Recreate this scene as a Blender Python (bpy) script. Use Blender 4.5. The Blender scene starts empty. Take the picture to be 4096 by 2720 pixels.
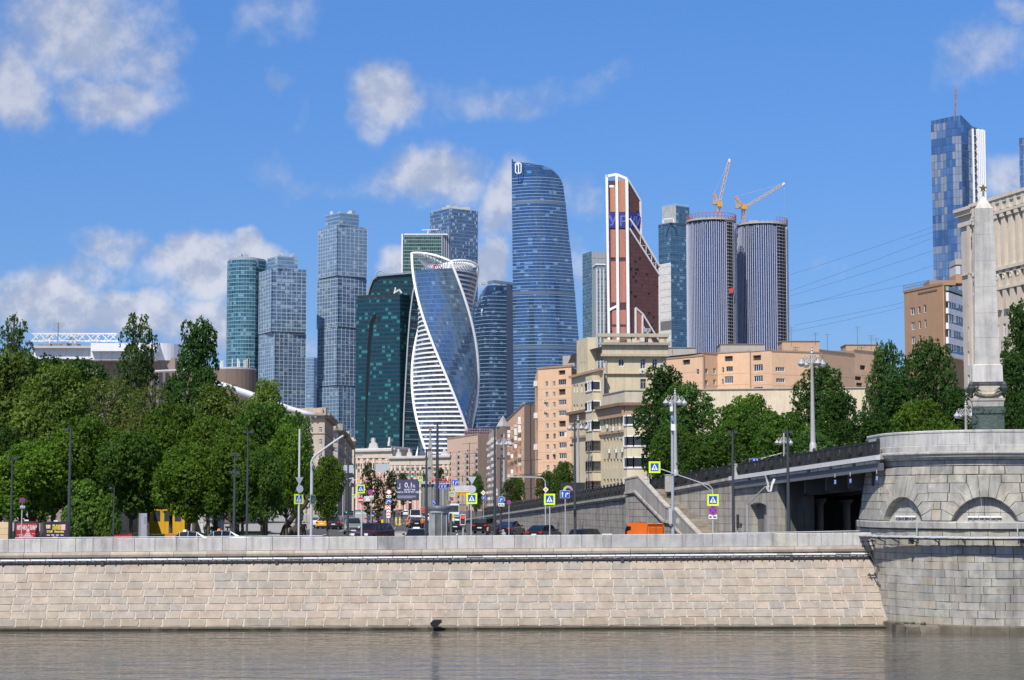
import bpy,math,random
import numpy as np
from mathutils import Vector,Matrix
# ------------------------------------------------------------------ camera, sky, sun, exposure
RN=random.Random(11)
scn=bpy.context.scene
COL=scn.collection
F=7670.0                 # focal length measured in pixels of the 4096 px wide photograph
PITCH=math.atan(655/F)
CZ=3.1                   # eye height above the far street
cam_data=bpy.data.cameras.new('camera')
cam_data.sensor_width=36.0
cam_data.lens=36.0*F/4096
cam_data.clip_start=0.5
cam_data.clip_end=20000
cam=bpy.data.objects.new('camera',cam_data)
COL.objects.link(cam)
cam.location=(0,0,CZ)
cam.rotation_euler=(math.pi/2+PITCH,0,0)
scn.camera=cam
scn.view_settings.view_transform='Standard'
scn.view_settings.look='None'
scn.view_settings.exposure=0.28
scn.view_settings.gamma=1.0
scn.view_settings.use_curve_mapping=False
scn.cycles.max_bounces=6
scn.cycles.diffuse_bounces=3
scn.cycles.glossy_bounces=3
scn.cycles.transmission_bounces=3
scn.cycles.transparent_max_bounces=6
scn.cycles.use_denoising=True
scn.cycles.sample_clamp_indirect=6.0
SUN_EL,SUN_AZ=math.radians(52),math.radians(25)     # az: to the left of straight behind the camera
TOSUN=Vector((-math.sin(SUN_AZ)*math.cos(SUN_EL),-math.cos(SUN_AZ)*math.cos(SUN_EL),math.sin(SUN_EL)))
sd=bpy.data.lights.new('sun','SUN')
sd.energy=4.8
sd.angle=math.radians(0.53)
sd.color=(1.0,0.945,0.86)
sun=bpy.data.objects.new('sun',sd)
COL.objects.link(sun)
sun.rotation_euler=TOSUN.to_track_quat('Z','Y').to_euler()
sun.location=(0,-50,300)
def ray(px,py):
 a,b=(px-2048)/F,(1360-py)/F
 c,s=math.cos(PITCH),math.sin(PITCH)
 return Vector((a,c-s*b,s+c*b))
def at(px,py,d):
 r=ray(px,py)
 k=d/r.y
 return Vector((r.x*k,d,CZ+r.z*k))
def zat(py,d):
 return at(2048,py,d).z
XPY=1900                 # row at which a pixel column is read (upright edges lean a little in the picture)
def xat(px,d,py=None):
 return at(px,py or XPY,d).x
def onplane(px,py,p0,d2):
 """the point a ray meets on the upright plane through p0 that runs along d2"""
 r=ray(px,py)
 n=Vector((-d2[1],d2[0],0))
 k=n.dot(Vector((p0[0],p0[1],0)))/n.dot(r)
 return Vector((0,0,CZ))+r*k
def wnode(nt,t,**kw):
 n=nt.nodes.new(t)
 for k,v in kw.items():
  if k.startswith('i_'):
   key=k[2:]
   n.inputs[int(key) if key.isdigit() else key].default_value=v
  else:
   setattr(n,k,v)
 return n
class NT:
 """tiny helper to wire node trees"""
 def __init__(s,tree):
  s.t=tree
 def n(s,typ,**kw):
  return wnode(s.t,typ,**kw)
 def L(s,a,b):
  s.t.links.new(a,b)
 def put(s,sock,v):
  if hasattr(v,'is_linked'):
   s.t.links.new(v,sock)
  else:
   sock.default_value=v
 def math(s,op,a,b=None,c=None,clamp=False):
  m=s.n('ShaderNodeMath',operation=op)
  m.use_clamp=clamp
  s.put(m.inputs[0],a)
  if b is not None:
   s.put(m.inputs[1],b)
  if c is not None:
   s.put(m.inputs[2],c)
  return m.outputs[0]
 def vec(s,op,a,b=None,out=0):
  m=s.n('ShaderNodeVectorMath',operation=op)
  s.put(m.inputs[0],a)
  if b is not None:
   s.put(m.inputs[1],b)
  return m.outputs[out]
 def noise(s,vec,scale,detail=3,rough=.5,out=0,dim='3D'):
  m=s.n('ShaderNodeTexNoise',noise_dimensions=dim)
  if vec is not None:
   s.L(vec,m.inputs['Vector'])
  m.inputs['Scale'].default_value=scale
  m.inputs['Detail'].default_value=detail
  m.inputs['Roughness'].default_value=rough
  return m.outputs[out]
 def rng(s,v,a,b,c,d,smooth=False):
  m=s.n('ShaderNodeMapRange')
  if smooth:
   m.interpolation_type='SMOOTHSTEP'
  s.put(m.inputs[0],v)
  for i,x in enumerate((a,b,c,d)):
   s.put(m.inputs[i+1],x)
  return m.outputs[0]
 def mix(s,f,a,b,blend='MIX'):
  m=s.n('ShaderNodeMix',data_type='RGBA',blend_type=blend)
  s.put(m.inputs[0],f)
  for i,v in ((6,a),(7,b)):
   if isinstance(v,tuple) and len(v)==3:
    v=(*v,1)
   s.put(m.inputs[i],v)
  return m.outputs[2]
 def comb(s,x,y,z=0.0):
  m=s.n('ShaderNodeCombineXYZ')
  for i,v in enumerate((x,y,z)):
   s.put(m.inputs[i],v)
  return m.outputs[0]
 def sep(s,v):
  m=s.n('ShaderNodeSeparateXYZ')
  s.L(v,m.inputs[0])
  return m.outputs
world=bpy.data.worlds.new('World')
scn.world=world
world.use_nodes=True
W=NT(world.node_tree)
world.node_tree.nodes.clear()
sky=W.n('ShaderNodeTexSky',sky_type='NISHITA')
sky.sun_disc=False
sky.sun_elevation=SUN_EL
sky.sun_rotation=math.pi+SUN_AZ
sky.altitude=200
sky.air_density=1.0
sky.dust_density=0.25
sky.ozone_density=2.6
bg1=W.n('ShaderNodeBackground')
bg1.inputs[1].default_value=0.084
# cloud field: fractal noise on the sky sphere, gathered where clouds stand
tc=W.n('ShaderNodeTexCoord').outputs['Generated']
dx,dy,dz=W.sep(tc)
az=W.math('ARCTAN2',dx,dy)
el=W.math('ARCSINE',dz)
ae=W.comb(az,el)
warp=W.vec('SUBTRACT',W.noise(tc,16,4,.6,out=1),(0.5,0.5,0.5))
sc_=W.n('ShaderNodeVectorMath',operation='SCALE')
W.L(warp,sc_.inputs[0])
sc_.inputs['Scale'].default_value=0.055
aew=W.vec('ADD',ae,sc_.outputs[0])
CLOUDS=[  # px, py, rx, ry, weight
 (330,140,340,240,.86),(470,420,250,140,.82),(60,330,210,230,.84),(620,260,170,170,.62),
 (1090,70,170,140,.50),(1085,370,70,80,.42),(1190,520,60,130,.34),
 (1580,385,200,140,.95),(1500,480,130,90,.6),(2050,350,470,110,.42),(2350,290,300,70,.34),
 (1690,720,270,130,.78),(1250,745,280,60,.36),(2020,800,120,190,.72),(1960,1060,110,130,.95),
 (1590,1060,90,90,.8),(770,1050,260,140,.95),(1000,985,150,75,.9),(440,980,140,120,.68),
 (190,1230,210,160,1.05),(500,1250,300,100,.80),(860,1270,240,130,.74),(360,1110,160,100,.5),
 (3950,210,230,130,.55),(4080,80,110,80,.6),(4010,750,130,130,.6),(3260,1060,130,70,.38),
 (2330,800,120,110,.45),(2300,1080,90,200,.45),(1130,1380,220,160,.6)]
mask=None
for px,py,rx,ry,w in CLOUDS:
 r=ray(px,py).normalized()
 a0,e0=math.atan2(r.x,r.y),math.asin(r.z)
 q=W.vec('MULTIPLY',W.vec('SUBTRACT',aew,(a0,e0,0)),(F/rx,F/ry,0))
 ln=W.vec('LENGTH',q,out=1)
 m=W.rng(ln,0.2,1.5,w,0.0,True)
 mask=m if mask is None else W.math('MAXIMUM',mask,m)
# the rest of the sky carries the same fair weather clouds
r0=ray(2048,1000).normalized()
away=W.math('SUBTRACT',1.0,W.vec('DOT_PRODUCT',tc,tuple(r0),out=1))
big=W.noise(tc,3.2,2,.5)
mask=W.math('MAXIMUM',mask,W.math('MULTIPLY',W.rng(big,.46,.66,0,.95,True),W.rng(away,.05,.11,0,1)))
n1=W.noise(tc,28,10,.60)
n2=W.noise(W.vec('ADD',tc,(-.0035,-.002,.0085)),28,10,.60)
dens=W.math('ADD',mask,W.math('MULTIPLY',W.math('SUBTRACT',n1,.5),.95))
alpha=W.rng(dens,.15,.84,0,.88,True)
lit=W.rng(W.math('SUBTRACT',n1,n2),-.10,.12,0,1,True)
low=W.rng(el,.03,.22,1.0,.55)
ccol=W.mix(W.math('MULTIPLY',W.math('ADD',W.math('MULTIPLY',lit,.75),W.math('MULTIPLY',alpha,.25)),low),
             (.36,.43,.61),(.84,.84,.90))
tint=W.mix(W.rng(el,.05,.30,0,1),(.46,.62,.98),(.56,.94,1.42))
W.L(W.mix(1.0,sky.outputs[0],tint,'MULTIPLY'),bg1.inputs[0])
bg2=W.n('ShaderNodeBackground')
W.L(ccol,bg2.inputs[0])
bg2.inputs[1].default_value=0.80
mx=W.n('ShaderNodeMixShader')
W.L(alpha,mx.inputs[0])
W.L(bg1.outputs[0],mx.inputs[1])
W.L(bg2.outputs[0],mx.inputs[2])
wo=W.n('ShaderNodeOutputWorld')
W.L(mx.outputs[0],wo.inputs[0])
# ------------------------------------------------------------------ mesh helpers
class MB:
 """collects faces with a colour each; build() links them as ONE mesh object"""
 def __init__(s):
  s.v,s.f,s.c,s.uv=[],[],[],None
 def face(s,pts,col):
  i=len(s.v)
  s.v.extend([tuple(p) for p in pts])
  s.f.append(tuple(range(i,i+len(pts))))
  s.c.append(col)
 def mesh(s,vs,fs,col):
  i=len(s.v)
  s.v.extend([tuple(p) for p in vs])
  for f in fs:
   s.f.append(tuple(i+k for k in f))
   s.c.append(col)
 def hexa(s,b,t,col):
  """bottom quad b and top quad t, same winding"""
  n=len(b)
  s.mesh(list(b)+list(t),[tuple(range(n-1,-1,-1)),tuple(range(n,2*n))]+
               [(k,(k+1) % n,n+(k+1) % n,n+k) for k in range(n)],col)
 def box(s,x0,x1,y0,y1,z0,z1,col):
  b=[(x0,y0,z0),(x1,y0,z0),(x1,y1,z0),(x0,y1,z0)]
  s.hexa(b,[(x,y,z1) for x,y,z in b],col)
 def rbox(s,c,size,rot,col):
  ca,sa=math.cos(rot),math.sin(rot)
  hx,hy,hz=size[0]/2,size[1]/2,size[2]/2
  b=[(c[0]+x*ca-y*sa,c[1]+x*sa+y*ca,c[2]-hz) for x,y in ((-hx,-hy),(hx,-hy),(hx,hy),(-hx,hy))]
  s.hexa(b,[(x,y,z+2*hz) for x,y,z in b],col)
 def prism(s,poly,z0,z1,col):
  s.hexa([(x,y,z0) for x,y in poly],[(x,y,z1) for x,y in poly],col)
 def slab(s,poly,vec,col):
  """a polygon in space and its copy shifted by vec"""
  v=Vector(vec)
  p=[Vector(q) for q in poly]
  nrm=Vector((0,0,0))
  for i in range(len(p)):
   nrm+=p[i].cross(p[(i+1) % len(p)])
  if nrm.dot(v)<0:
   p.reverse()
  s.hexa(p,[q+v for q in p],col)
 def beam(s,a,b,w,h,col,up=(0,0,1)):
  """square bar from a to b"""
  a,b=Vector(a),Vector(b)
  d=(b-a).normalized()
  u=Vector(up)
  if abs(d.dot(u))>.98:
   u=Vector((0,1,0))
  r=d.cross(u).normalized()*w/2
  u=r.cross(d).normalized()*h/2
  s.hexa([a-r-u,a+r-u,a+r+u,a-r+u],[b-r-u,b+r-u,b+r+u,b-r+u],col)
 def tube(s,pts,rad,n,col,cap=True):
  pts=[Vector(p) for p in pts]
  if not isinstance(rad,(list,tuple)):
   rad=[rad]*len(pts)
  rings=[]
  ref=None
  for i,p in enumerate(pts):
   d=(pts[min(i+1,len(pts)-1)]-pts[max(i-1,0)])
   d=d.normalized() if d.length>1e-9 else Vector((0,0,1))
   if ref is None:
    ref=Vector((1,0,0)) if abs(d.x)<.9 else Vector((0,1,0))
   x=(ref-d*ref.dot(d)).normalized()
   ref=x
   y=d.cross(x)
   rings.append([p+(x*math.cos(2*math.pi*k/n)+y*math.sin(2*math.pi*k/n))*rad[i] for k in range(n)])
  vs=[q for r in rings for q in r]
  fs=[]
  for i in range(len(pts)-1):
   for k in range(n):
    k2=(k+1) % n
    fs.append((i*n+k,i*n+k2,(i+1)*n+k2,(i+1)*n+k))
  if cap:
   fs.append(tuple(range(n-1,-1,-1)))
   fs.append(tuple((len(pts)-1)*n+k for k in range(n)))
  s.mesh(vs,fs,col)
 def lathe(s,prof,n,col,c=(0,0,0)):
  s.tube([(c[0],c[1],c[2]+z) for r,z in prof],[max(r,1e-4) for r,z in prof],n,col) if _mono(prof) else s._lathe(prof,n,col,c)
 def _lathe(s,prof,n,col,c):
  vs=[(c[0]+r*math.cos(2*math.pi*k/n),c[1]+r*math.sin(2*math.pi*k/n),c[2]+z) for r,z in prof for k in range(n)]
  fs=[(i*n+k,i*n+(k+1) % n,(i+1)*n+(k+1) % n,(i+1)*n+k) for i in range(len(prof)-1) for k in range(n)]
  s.mesh(vs,fs,col)
 def build(s,name,mat,parent=None,loc=(0,0,0),rot=0,smooth=False,data=None):
  me=data or s.data(name,mat,smooth)
  o=bpy.data.objects.new(name,me)
  COL.objects.link(o)
  o.location=loc
  o.rotation_euler=(0,0,rot)
  if parent is not None:
   o.parent=parent
  return o
 def data(s,name,mat,smooth=False):
  me=bpy.data.meshes.new(name)
  me.from_pydata(s.v,[],s.f)
  a=me.attributes.new('Col','FLOAT_COLOR','FACE')
  arr=np.ones((len(s.f),4),np.float32)
  if s.c:
   arr[:,:3]=np.array(s.c,np.float32)[:,:3]
  a.data.foreach_set('color',arr.ravel())
  if s.uv is not None:
   u=me.uv_layers.new(name='UVMap')
   u.data.foreach_set('uv',np.array(s.uv,np.float32).ravel())
  if smooth:
   me.polygons.foreach_set('use_smooth',np.ones(len(s.f),bool))
  me.materials.append(mat)
  me.update()
  return me
def _mono(prof):
 return all(prof[i+1][1]-prof[i][1]>1e-6 for i in range(len(prof)-1)) and False
def inst(name,data,parent=None,loc=(0,0,0),rot=0,scale=None):
 o=bpy.data.objects.new(name,data)
 COL.objects.link(o)
 o.location=loc
 o.rotation_euler=(0,0,rot)
 if scale is not None:
  o.scale=scale
 if parent is not None:
  o.parent=parent
 return o
def tag(o,label=None,cat=None,group=None,kind=None):
 if label:
  o['label']=label
 if cat:
  o['category']=cat
 if group:
  o['group']=group
 if kind:
  o['kind']=kind
 return o
def thing(name,label,cat,loc=(0,0,0),rot=0,group=None):
 o=bpy.data.objects.new(name,None)
 COL.objects.link(o)
 o.empty_display_size=.2
 o.location=loc
 o.rotation_euler=(0,0,rot)
 return tag(o,label,cat,group)
def copy_tree(o,parent=None):
 c=o.copy()
 COL.objects.link(c)
 c.parent=parent
 for ch in o.children:
  copy_tree(ch,c)
 return c
def J(col,a=.08):
 """a slightly different shade of the same colour"""
 k=1+RN.uniform(-a,a)
 return (col[0]*k,col[1]*k*(1+RN.uniform(-a,a)*.2),col[2]*k*(1+RN.uniform(-a,a)*.3))
def lerp(a,b,t):
 return a+(b-a)*t
# ------------------------------------------------------------------ materials
def newmat(name):
 m=bpy.data.materials.new(name)
 m.use_nodes=True
 n=NT(m.node_tree)
 b=m.node_tree.nodes['Principled BSDF']
 return m,n,b
def std(name,rough=.8,metal=0.0,spec=.4,ns=2.0,na=.2,bump=0.0,bs=30.0,streak=0.0,coat=0.0,objcol=False,fine=0.0,emit=0.0,mott=None):
 m,n,b=newmat(name)
 if objcol:
  col=n.n('ShaderNodeObjectInfo').outputs['Color']
 else:
  col=n.n('ShaderNodeAttribute',attribute_name='Col').outputs['Color']
 pos=n.n('ShaderNodeNewGeometry').outputs['Position']
 if na:
  v=n.rng(n.noise(pos,ns,5,.62),.25,.75,1-na,1+na*.7)
  col=n.mix(1.0,col,n.comb(v,v,v),'MULTIPLY')
 if fine:
  v=n.rng(n.noise(pos,22,2,.6),.3,.7,1-fine,1+fine)
  col=n.mix(1.0,col,n.comb(v,v,v),'MULTIPLY')
 if streak:
  sv=n.vec('MULTIPLY',pos,(2.2,2.2,.16))
  k=n.rng(n.noise(sv,1.0,4,.6),.42,.68,1.0,1-streak,True)
  col=n.mix(1.0,col,n.comb(k,k,k),'MULTIPLY')
 if mott:
  k=n.rng(n.noise(pos,mott[0],4,.65),.50,.68,0,mott[2],True)
  col=n.mix(k,col,mott[1])
 n.L(col,b.inputs['Base Color'])
 b.inputs['Roughness'].default_value=rough
 b.inputs['Metallic'].default_value=metal
 b.inputs['Specular IOR Level'].default_value=spec
 if coat:
  b.inputs['Coat Weight'].default_value=coat
  b.inputs['Coat Roughness'].default_value=.05
 if bump:
  bp=n.n('ShaderNodeBump')
  bp.inputs['Strength'].default_value=bump
  bp.inputs['Distance'].default_value=.05
  n.L(n.noise(pos,bs,4,.6),bp.inputs['Height'])
  n.L(bp.outputs[0],b.inputs['Normal'])
 if emit:
  n.L(col,b.inputs['Emission Color'])
  b.inputs['Emission Strength'].default_value=emit
 return m
STONE=std('stone',.88,ns=1.3,na=.22,bump=.4,bs=9,fine=.12,spec=.2,streak=.12,mott=(.45,(.36,.30,.24,1),.22))
GRANITE=std('granite',.8,ns=1.1,na=.22,bump=.25,bs=18,fine=.12,streak=.30,spec=.3,mott=(.8,(.52,.49,.42,1),.5))
RAMPST=std('ramp_stone',.88,ns=.9,na=.18,bump=.2,bs=12,fine=.08,streak=.35,spec=.25)
PLASTER=std('plaster',.9,ns=.5,na=.10,streak=.14,fine=.03,spec=.2)
BRICK=std('brick',.9,ns=.45,na=.08,fine=.08,streak=.06,spec=.2)
METAL=std('painted_metal',.45,metal=.0,ns=2,na=.10,spec=.5)
STEEL=std('steel',.4,metal=.8,ns=3,na=.15)
IRON=std('cast_iron',.55,ns=6,na=.25,spec=.5,bump=.3,bs=20)
PRINT=std('print',.5,ns=1.5,na=.05,spec=.4)
WHITEFR=std('window_frame',.5,ns=3,na=.06)
PAINT=std('car_paint',.28,ns=1,na=.03,coat=1.0,objcol=True)
RUBBER=std('rubber',.8,ns=8,na=.2)
ASPHALT=std('asphalt',.9,ns=.35,na=.22,fine=.12,spec=.2)
PAVING=std('paving',.9,ns=.5,na=.14,fine=.08,spec=.2)
GRASS=std('grass_ground',.95,ns=.7,na=.35,fine=.25,spec=.1)
BARK=std('bark',.95,ns=3,na=.4,bump=.6,bs=9,spec=.1)
BRONZE=std('bronze',.5,metal=.35,ns=2.2,na=.35,bump=.8,bs=7,spec=.5)
GOLD=std('gilt',.35,metal=.9,ns=4,na=.2)
ROOFM=std('roofing',.8,ns=.6,na=.25,spec=.2)
CLOTH=std('cloth',.9,ns=6,na=.12,spec=.1)
LAMPON=std('lamp_lit',.4,emit=2.2,na=0)
PLASTIC=std('plastic',.4,ns=2,na=.06)
def glass_mat(name,col,rough=.08,metal=0.0,ior=1.55,na=.35,ns=.9,rv=.45):
 m,n,b=newmat(name)
 pos=n.n('ShaderNodeNewGeometry').outputs['Position']
 rnd=n.n('ShaderNodeObjectInfo').outputs['Random']
 v=n.math('MULTIPLY',n.rng(n.noise(pos,ns,2,.5),.3,.7,1-na,1+na),n.rng(rnd,0,1,1-rv,1+rv))
 n.L(n.mix(1.0,(*col,1),n.comb(v,v,v),'MULTIPLY'),b.inputs['Base Color'])
 b.inputs['Roughness'].default_value=rough
 b.inputs['Metallic'].default_value=metal
 b.inputs['IOR'].default_value=ior
 return m
GLASS=glass_mat('window_glass',(.035,.042,.05))
CARGLASS=glass_mat('car_glass',(.012,.014,.016),rough=.03)
LAMPGLASS=glass_mat('lamp_glass',(.42,.44,.46),rough=.25,na=.05)
SHELTER=glass_mat('shelter_glass',(.20,.21,.21),rough=.08,na=.2,ns=1.5)
def leaf_mat(name):
 m,n,b=newmat(name)
 col=n.n('ShaderNodeAttribute',attribute_name='Col').outputs['Color']
 rnd=n.n('ShaderNodeObjectInfo').outputs['Random']
 v=n.rng(rnd,0,1,.66,1.10)
 col=n.mix(1.0,col,n.comb(v,v,v),'MULTIPLY')
 n.L(col,b.inputs['Base Color'])
 b.inputs['Roughness'].default_value=.55
 b.inputs['Specular IOR Level'].default_value=.2
 tr=n.n('ShaderNodeBsdfTranslucent')
 n.L(n.mix(1.0,col,(1.4,1.6,.55,1),'MULTIPLY'),tr.inputs[0])
 mxs=n.n('ShaderNodeMixShader')
 mxs.inputs[0].default_value=.42
 n.L(b.outputs[0],mxs.inputs[1])
 n.L(tr.outputs[0],mxs.inputs[2])
 n.L(mxs.outputs[0],m.node_tree.nodes['Material Output'].inputs[0])
 return m
LEAF=leaf_mat('leaf')
def facade(name,pw,fh,ga,gb,frame,mu=.08,sp=.18,light=(.55,.62,.58),lp=.06,metal=.55,rough=.14,tilt=.012,run=1,bigcol=None,frough=.5):
 """curtain wall: panes pw x fh metres, each pane with its own tint and lean, mullions and floor edges"""
 m,n,b=newmat(name)
 uv=n.n('ShaderNodeUVMap').outputs[0]
 u,v,_=n.sep(uv)
 us,vs=n.math('DIVIDE',u,pw),n.math('DIVIDE',v,fh)
 cu,cv=n.math('FLOOR',us),n.math('FLOOR',vs)
 fu,fv=n.math('FRACT',us),n.math('FRACT',vs)
 wn=n.n('ShaderNodeTexWhiteNoise',noise_dimensions='2D')
 n.L(n.comb(cu,cv),wn.inputs['Vector'])
 w2=n.n('ShaderNodeTexWhiteNoise',noise_dimensions='2D')
 n.L(n.comb(n.math('FLOOR',n.math('DIVIDE',us,run)),n.math('ADD',cv,57.3)),w2.inputs['Vector'])
 clump=n.noise(n.comb(n.math('MULTIPLY',cu,.11),n.math('MULTIPLY',cv,.9)),1.0,2,.5,dim='2D')
 t=n.math('ADD',n.math('MULTIPLY',wn.outputs[0],.45),n.math('MULTIPLY',clump,.55))
 col=n.mix(n.rng(t,.25,.75,0,1),(*ga,1),(*gb,1))
 if lp:
  on=n.math('MULTIPLY',n.math('LESS_THAN',w2.outputs[0],n.math('MULTIPLY',n.rng(clump,.35,.7,.2,2.2),lp)),n.math('GREATER_THAN',fv,.35))
  col=n.mix(on,col,(*light,1))
 fm=n.math('MAXIMUM',n.math('LESS_THAN',fu,mu),n.math('LESS_THAN',fv,sp))
 col=n.mix(fm,col,(*frame,1))
 n.L(col,b.inputs['Base Color'])
 n.L(n.rng(fm,0,1,metal,.15),b.inputs['Metallic'])
 n.L(n.rng(fm,0,1,rough,frough),b.inputs['Roughness'])
 g=n.n('ShaderNodeNewGeometry').outputs['Normal']
 s=n.n('ShaderNodeVectorMath',operation='SCALE')
 n.L(n.vec('SUBTRACT',wn.outputs[1],(.5,.5,.5)),s.inputs[0])
 s.inputs['Scale'].default_value=tilt*2
 n.L(n.vec('NORMALIZE',n.vec('ADD',g,s.outputs[0])),b.inputs['Normal'])
 return m
# ------------------------------------------------------------------ setting: ground, river, streets
WATER_Z=zat(2524,125.4)
def gz(y):
 """height of the far bank's ground: the street slopes down to the embankment"""
 return lerp(-.42,0,min(1,max(0,(y-200)/220)))
def sheet(name,mat,strips,lift,col,under=0.0):
 """ground sheet from (y, xl, xr) strips that follows the ground's height"""
 mb=MB()
 for (y0,a0,b0),(y1,a1,b1) in zip(strips,strips[1:]):
  ys=sorted({y0,y1} | {q for q in (200,250,300,350,420) if y0<q<y1})
  for p,q in zip(ys,ys[1:]):
   tp,tq=(p-y0)/(y1-y0),(q-y0)/(y1-y0)
   ap,bp,aq,bq=lerp(a0,a1,tp),lerp(b0,b1,tp),lerp(a0,a1,tq),lerp(b0,b1,tq)
   zp,zq=gz(p)+lift,gz(q)+lift
   mb.face([(ap,p,zp),(bp,p,zp),(bq,q,zq),(aq,q,zq)],col)
   if under:
    mb.face([(ap,p,zp-under),(ap,p,zp),(aq,q,zq),(aq,q,zq-under)],col)
    mb.face([(bp,p,zp),(bp,p,zp-under),(bq,q,zq-under),(bq,q,zq)],col)
  if under and (y0,a0,b0)==strips[0]:
   mb.face([(a0,y0,gz(y0)+lift-under),(b0,y0,gz(y0)+lift-under),(b0,y0,gz(y0)+lift),(a0,y0,gz(y0)+lift)],col)
 o=mb.build(name,mat)
 return tag(o,kind='structure')
sheet('ground',PAVING,[(132.6,-120,60),(200,-160,160),(600,-700,700),(9000,-6000,6000)],-.012,(.28,.265,.24))
mbk=MB()
mbk.face([(-4000,-6000,1.2),(4000,-6000,1.2),(4000,-1.2,1.2),(-4000,-1.2,1.2)],(.2,.2,.18))
mbk.face([(-4000,-1.2,1.2),(4000,-1.2,1.2),(4000,3.0,-6.5),(-4000,3.0,-6.5)],(.36,.33,.29))
tag(mbk.build('unseen_near_bank',PAVING),kind='structure')  # unseen near bank, added so the tower glass mirrors some ground
sheet('embankment_road',ASPHALT,[(136.2,-110,40),(149.5,-110,40)],.012,(.075,.075,.078))
sheet('street',ASPHALT,[(149.5,-24,16),(172,-26,13.5),(200,-24,9.5),(290,-29,-1),(430,-42,-1),(760,-66,-8),(1000,-80,-30)],.008,(.078,.078,.082))
sheet('park_lawn',GRASS,[(151,-110,-25),(185,-110,-24.5),(240,-120,-30)],.06,(.035,.055,.018),.08)
sheet('traffic_island',PAVING,[(203,-17.5,-8.5),(212,-18,-9.5),(232,-18.5,-13)],.14,(.36,.33,.28),.16)
sheet('pavement',PAVING,[(132.6,-110,24),(136.0,-110,24)],.12,(.30,.29,.27),.14)
lm=MB()
def dash(x0,y0,x1,y1,w=.16):
 d=Vector((x1-x0,y1-y0,0)).normalized()
 r=Vector((d.y,-d.x,0))*w/2
 pts=[Vector((x0,y0,0))-r,Vector((x0,y0,0))+r,Vector((x1,y1,0))+r,Vector((x1,y1,0))-r]
 lm.face([(p.x,p.y,gz(p.y)+.022) for p in pts],(.62,.62,.6))
for k in range(9):
 for xa,xb in ((-20.5,-25),(-14,-21),(-5.2,-13),(-1.8,-10)):
  t0=k/9
  ya,yb=lerp(188,420,t0),lerp(188,420,t0)+9
  dash(lerp(xa,xb,t0),ya,lerp(xa,xb,t0+.04),yb)
for x0,y0,x1,y1 in ((-24,171,-9,168),(-22,158,12,158.4),(-14,152.8,10,153),(-12,186,2,179),(-21,194,-12,188),(-7.5,212,-3,190),(-12.5,232,-7.6,212)):
 dash(x0,y0,x1,y1,.2)
for k in range(14):
 dash(-9.4+k*.55,233-k*.9,-9.0+k*.55,232.4-k*.9,.3)
for k in range(9):
 dash(-23+k*1.1,176,-23.2+k*1.1,180,.5)
tag(lm.build('lane_marking',PRINT),kind='structure')
def water_mat():
 m,n,b=newmat('river_water')
 pos=n.n('ShaderNodeNewGeometry').outputs['Position']
 p1=n.vec('MULTIPLY',pos,(.42,1.0,1))
 h=n.math('ADD',n.math('MULTIPLY',n.noise(p1,.55,2,.5),1.0),n.math('MULTIPLY',n.noise(n.vec('MULTIPLY',pos,(.8,1.7,1)),1.5,2,.5),.40))
 calm=n.rng(n.noise(n.vec('MULTIPLY',pos,(.03,.06,1)),1.0,2,.5),.3,.7,.75,1.15)
 dist=n.rng(n.sep(pos)[1],94,122,1.0,.22)
 bp=n.n('ShaderNodeBump')
 n.L(n.math('MULTIPLY',calm,dist),bp.inputs['Strength'])
 bp.inputs['Distance'].default_value=.34
 n.L(h,bp.inputs['Height'])
 n.L(bp.outputs[0],b.inputs['Normal'])
 b.inputs['Base Color'].default_value=(.085,.082,.068,1)
 b.inputs['Roughness'].default_value=.045
 b.inputs['IOR'].default_value=1.33
 b.inputs['Specular IOR Level'].default_value=.5
 return m
wm=MB()
wm.face([(-3000,2.2,WATER_Z),(3000,2.2,WATER_Z),(3000,131,WATER_Z),(-3000,131,WATER_Z)],(.1,.1,.1))
tag(wm.build('river',water_mat()),kind='structure')
# ------------------------------------------------------------------ embankment wall
def wy(x):
 return 128.5+3.0*(x+34.3)/59
def wl(x,left,right):
 """height on the wall face from its row in the photograph at the left and the right end"""
 t=(x+34.3)/59
 return lerp(zat(left,128.5),zat(right,131.5),min(1.3,max(-.5,t)))
BEIGE=[tuple(c*.80 for c in q) for q in [(.50,.42,.34),(.47,.40,.33),(.44,.385,.325),(.52,.43,.34),(.41,.375,.33),(.49,.41,.35),(.54,.445,.36),(.40,.37,.335),(.46,.39,.31),(.49,.385,.31)]]
wall=thing('embankment_wall','long sloping embankment wall of beige granite blocks rising from the river','wall',(-5,wy(-5),0))
WO=Vector(wall.location)
def WP(x,y,z):
 return (x-WO.x,y-WO.y,z-WO.z)
def slope(x,k):
 """point on the sloped face: k 0 at the top, 1 at the foot"""
 zt=wl(x,2240,2214)
 zf=lerp(zat(2508,125.5),zat(2498,128.5),min(1.3,max(-.5,(x+34.3)/59)))
 return Vector((x,wy(x)-3.0*k,lerp(zt,zf,k)))
XL,XR=-52.0,25.6
mb=MB()
for i in range(40):
 a,b=lerp(XL,XR,i/40),lerp(XL,XR,(i+1)/40)
 n_=Vector((0,.012,-.008))
 pa,pb,pc,pd=slope(a,1.03)+n_,slope(b,1.03)+n_,slope(b,-.1)+n_,slope(a,-.1)+n_
 mb.face([WP(*pa),WP(*pb),WP(*pc),WP(*pd)],(.44,.395,.335))
mb.build('mortar_backing',STONE,wall)
rows=[18,31,30,26,25,25,24,26,25]
tot=sum(rows)
blocks,k0=[],0
rb=random.Random(5)
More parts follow.
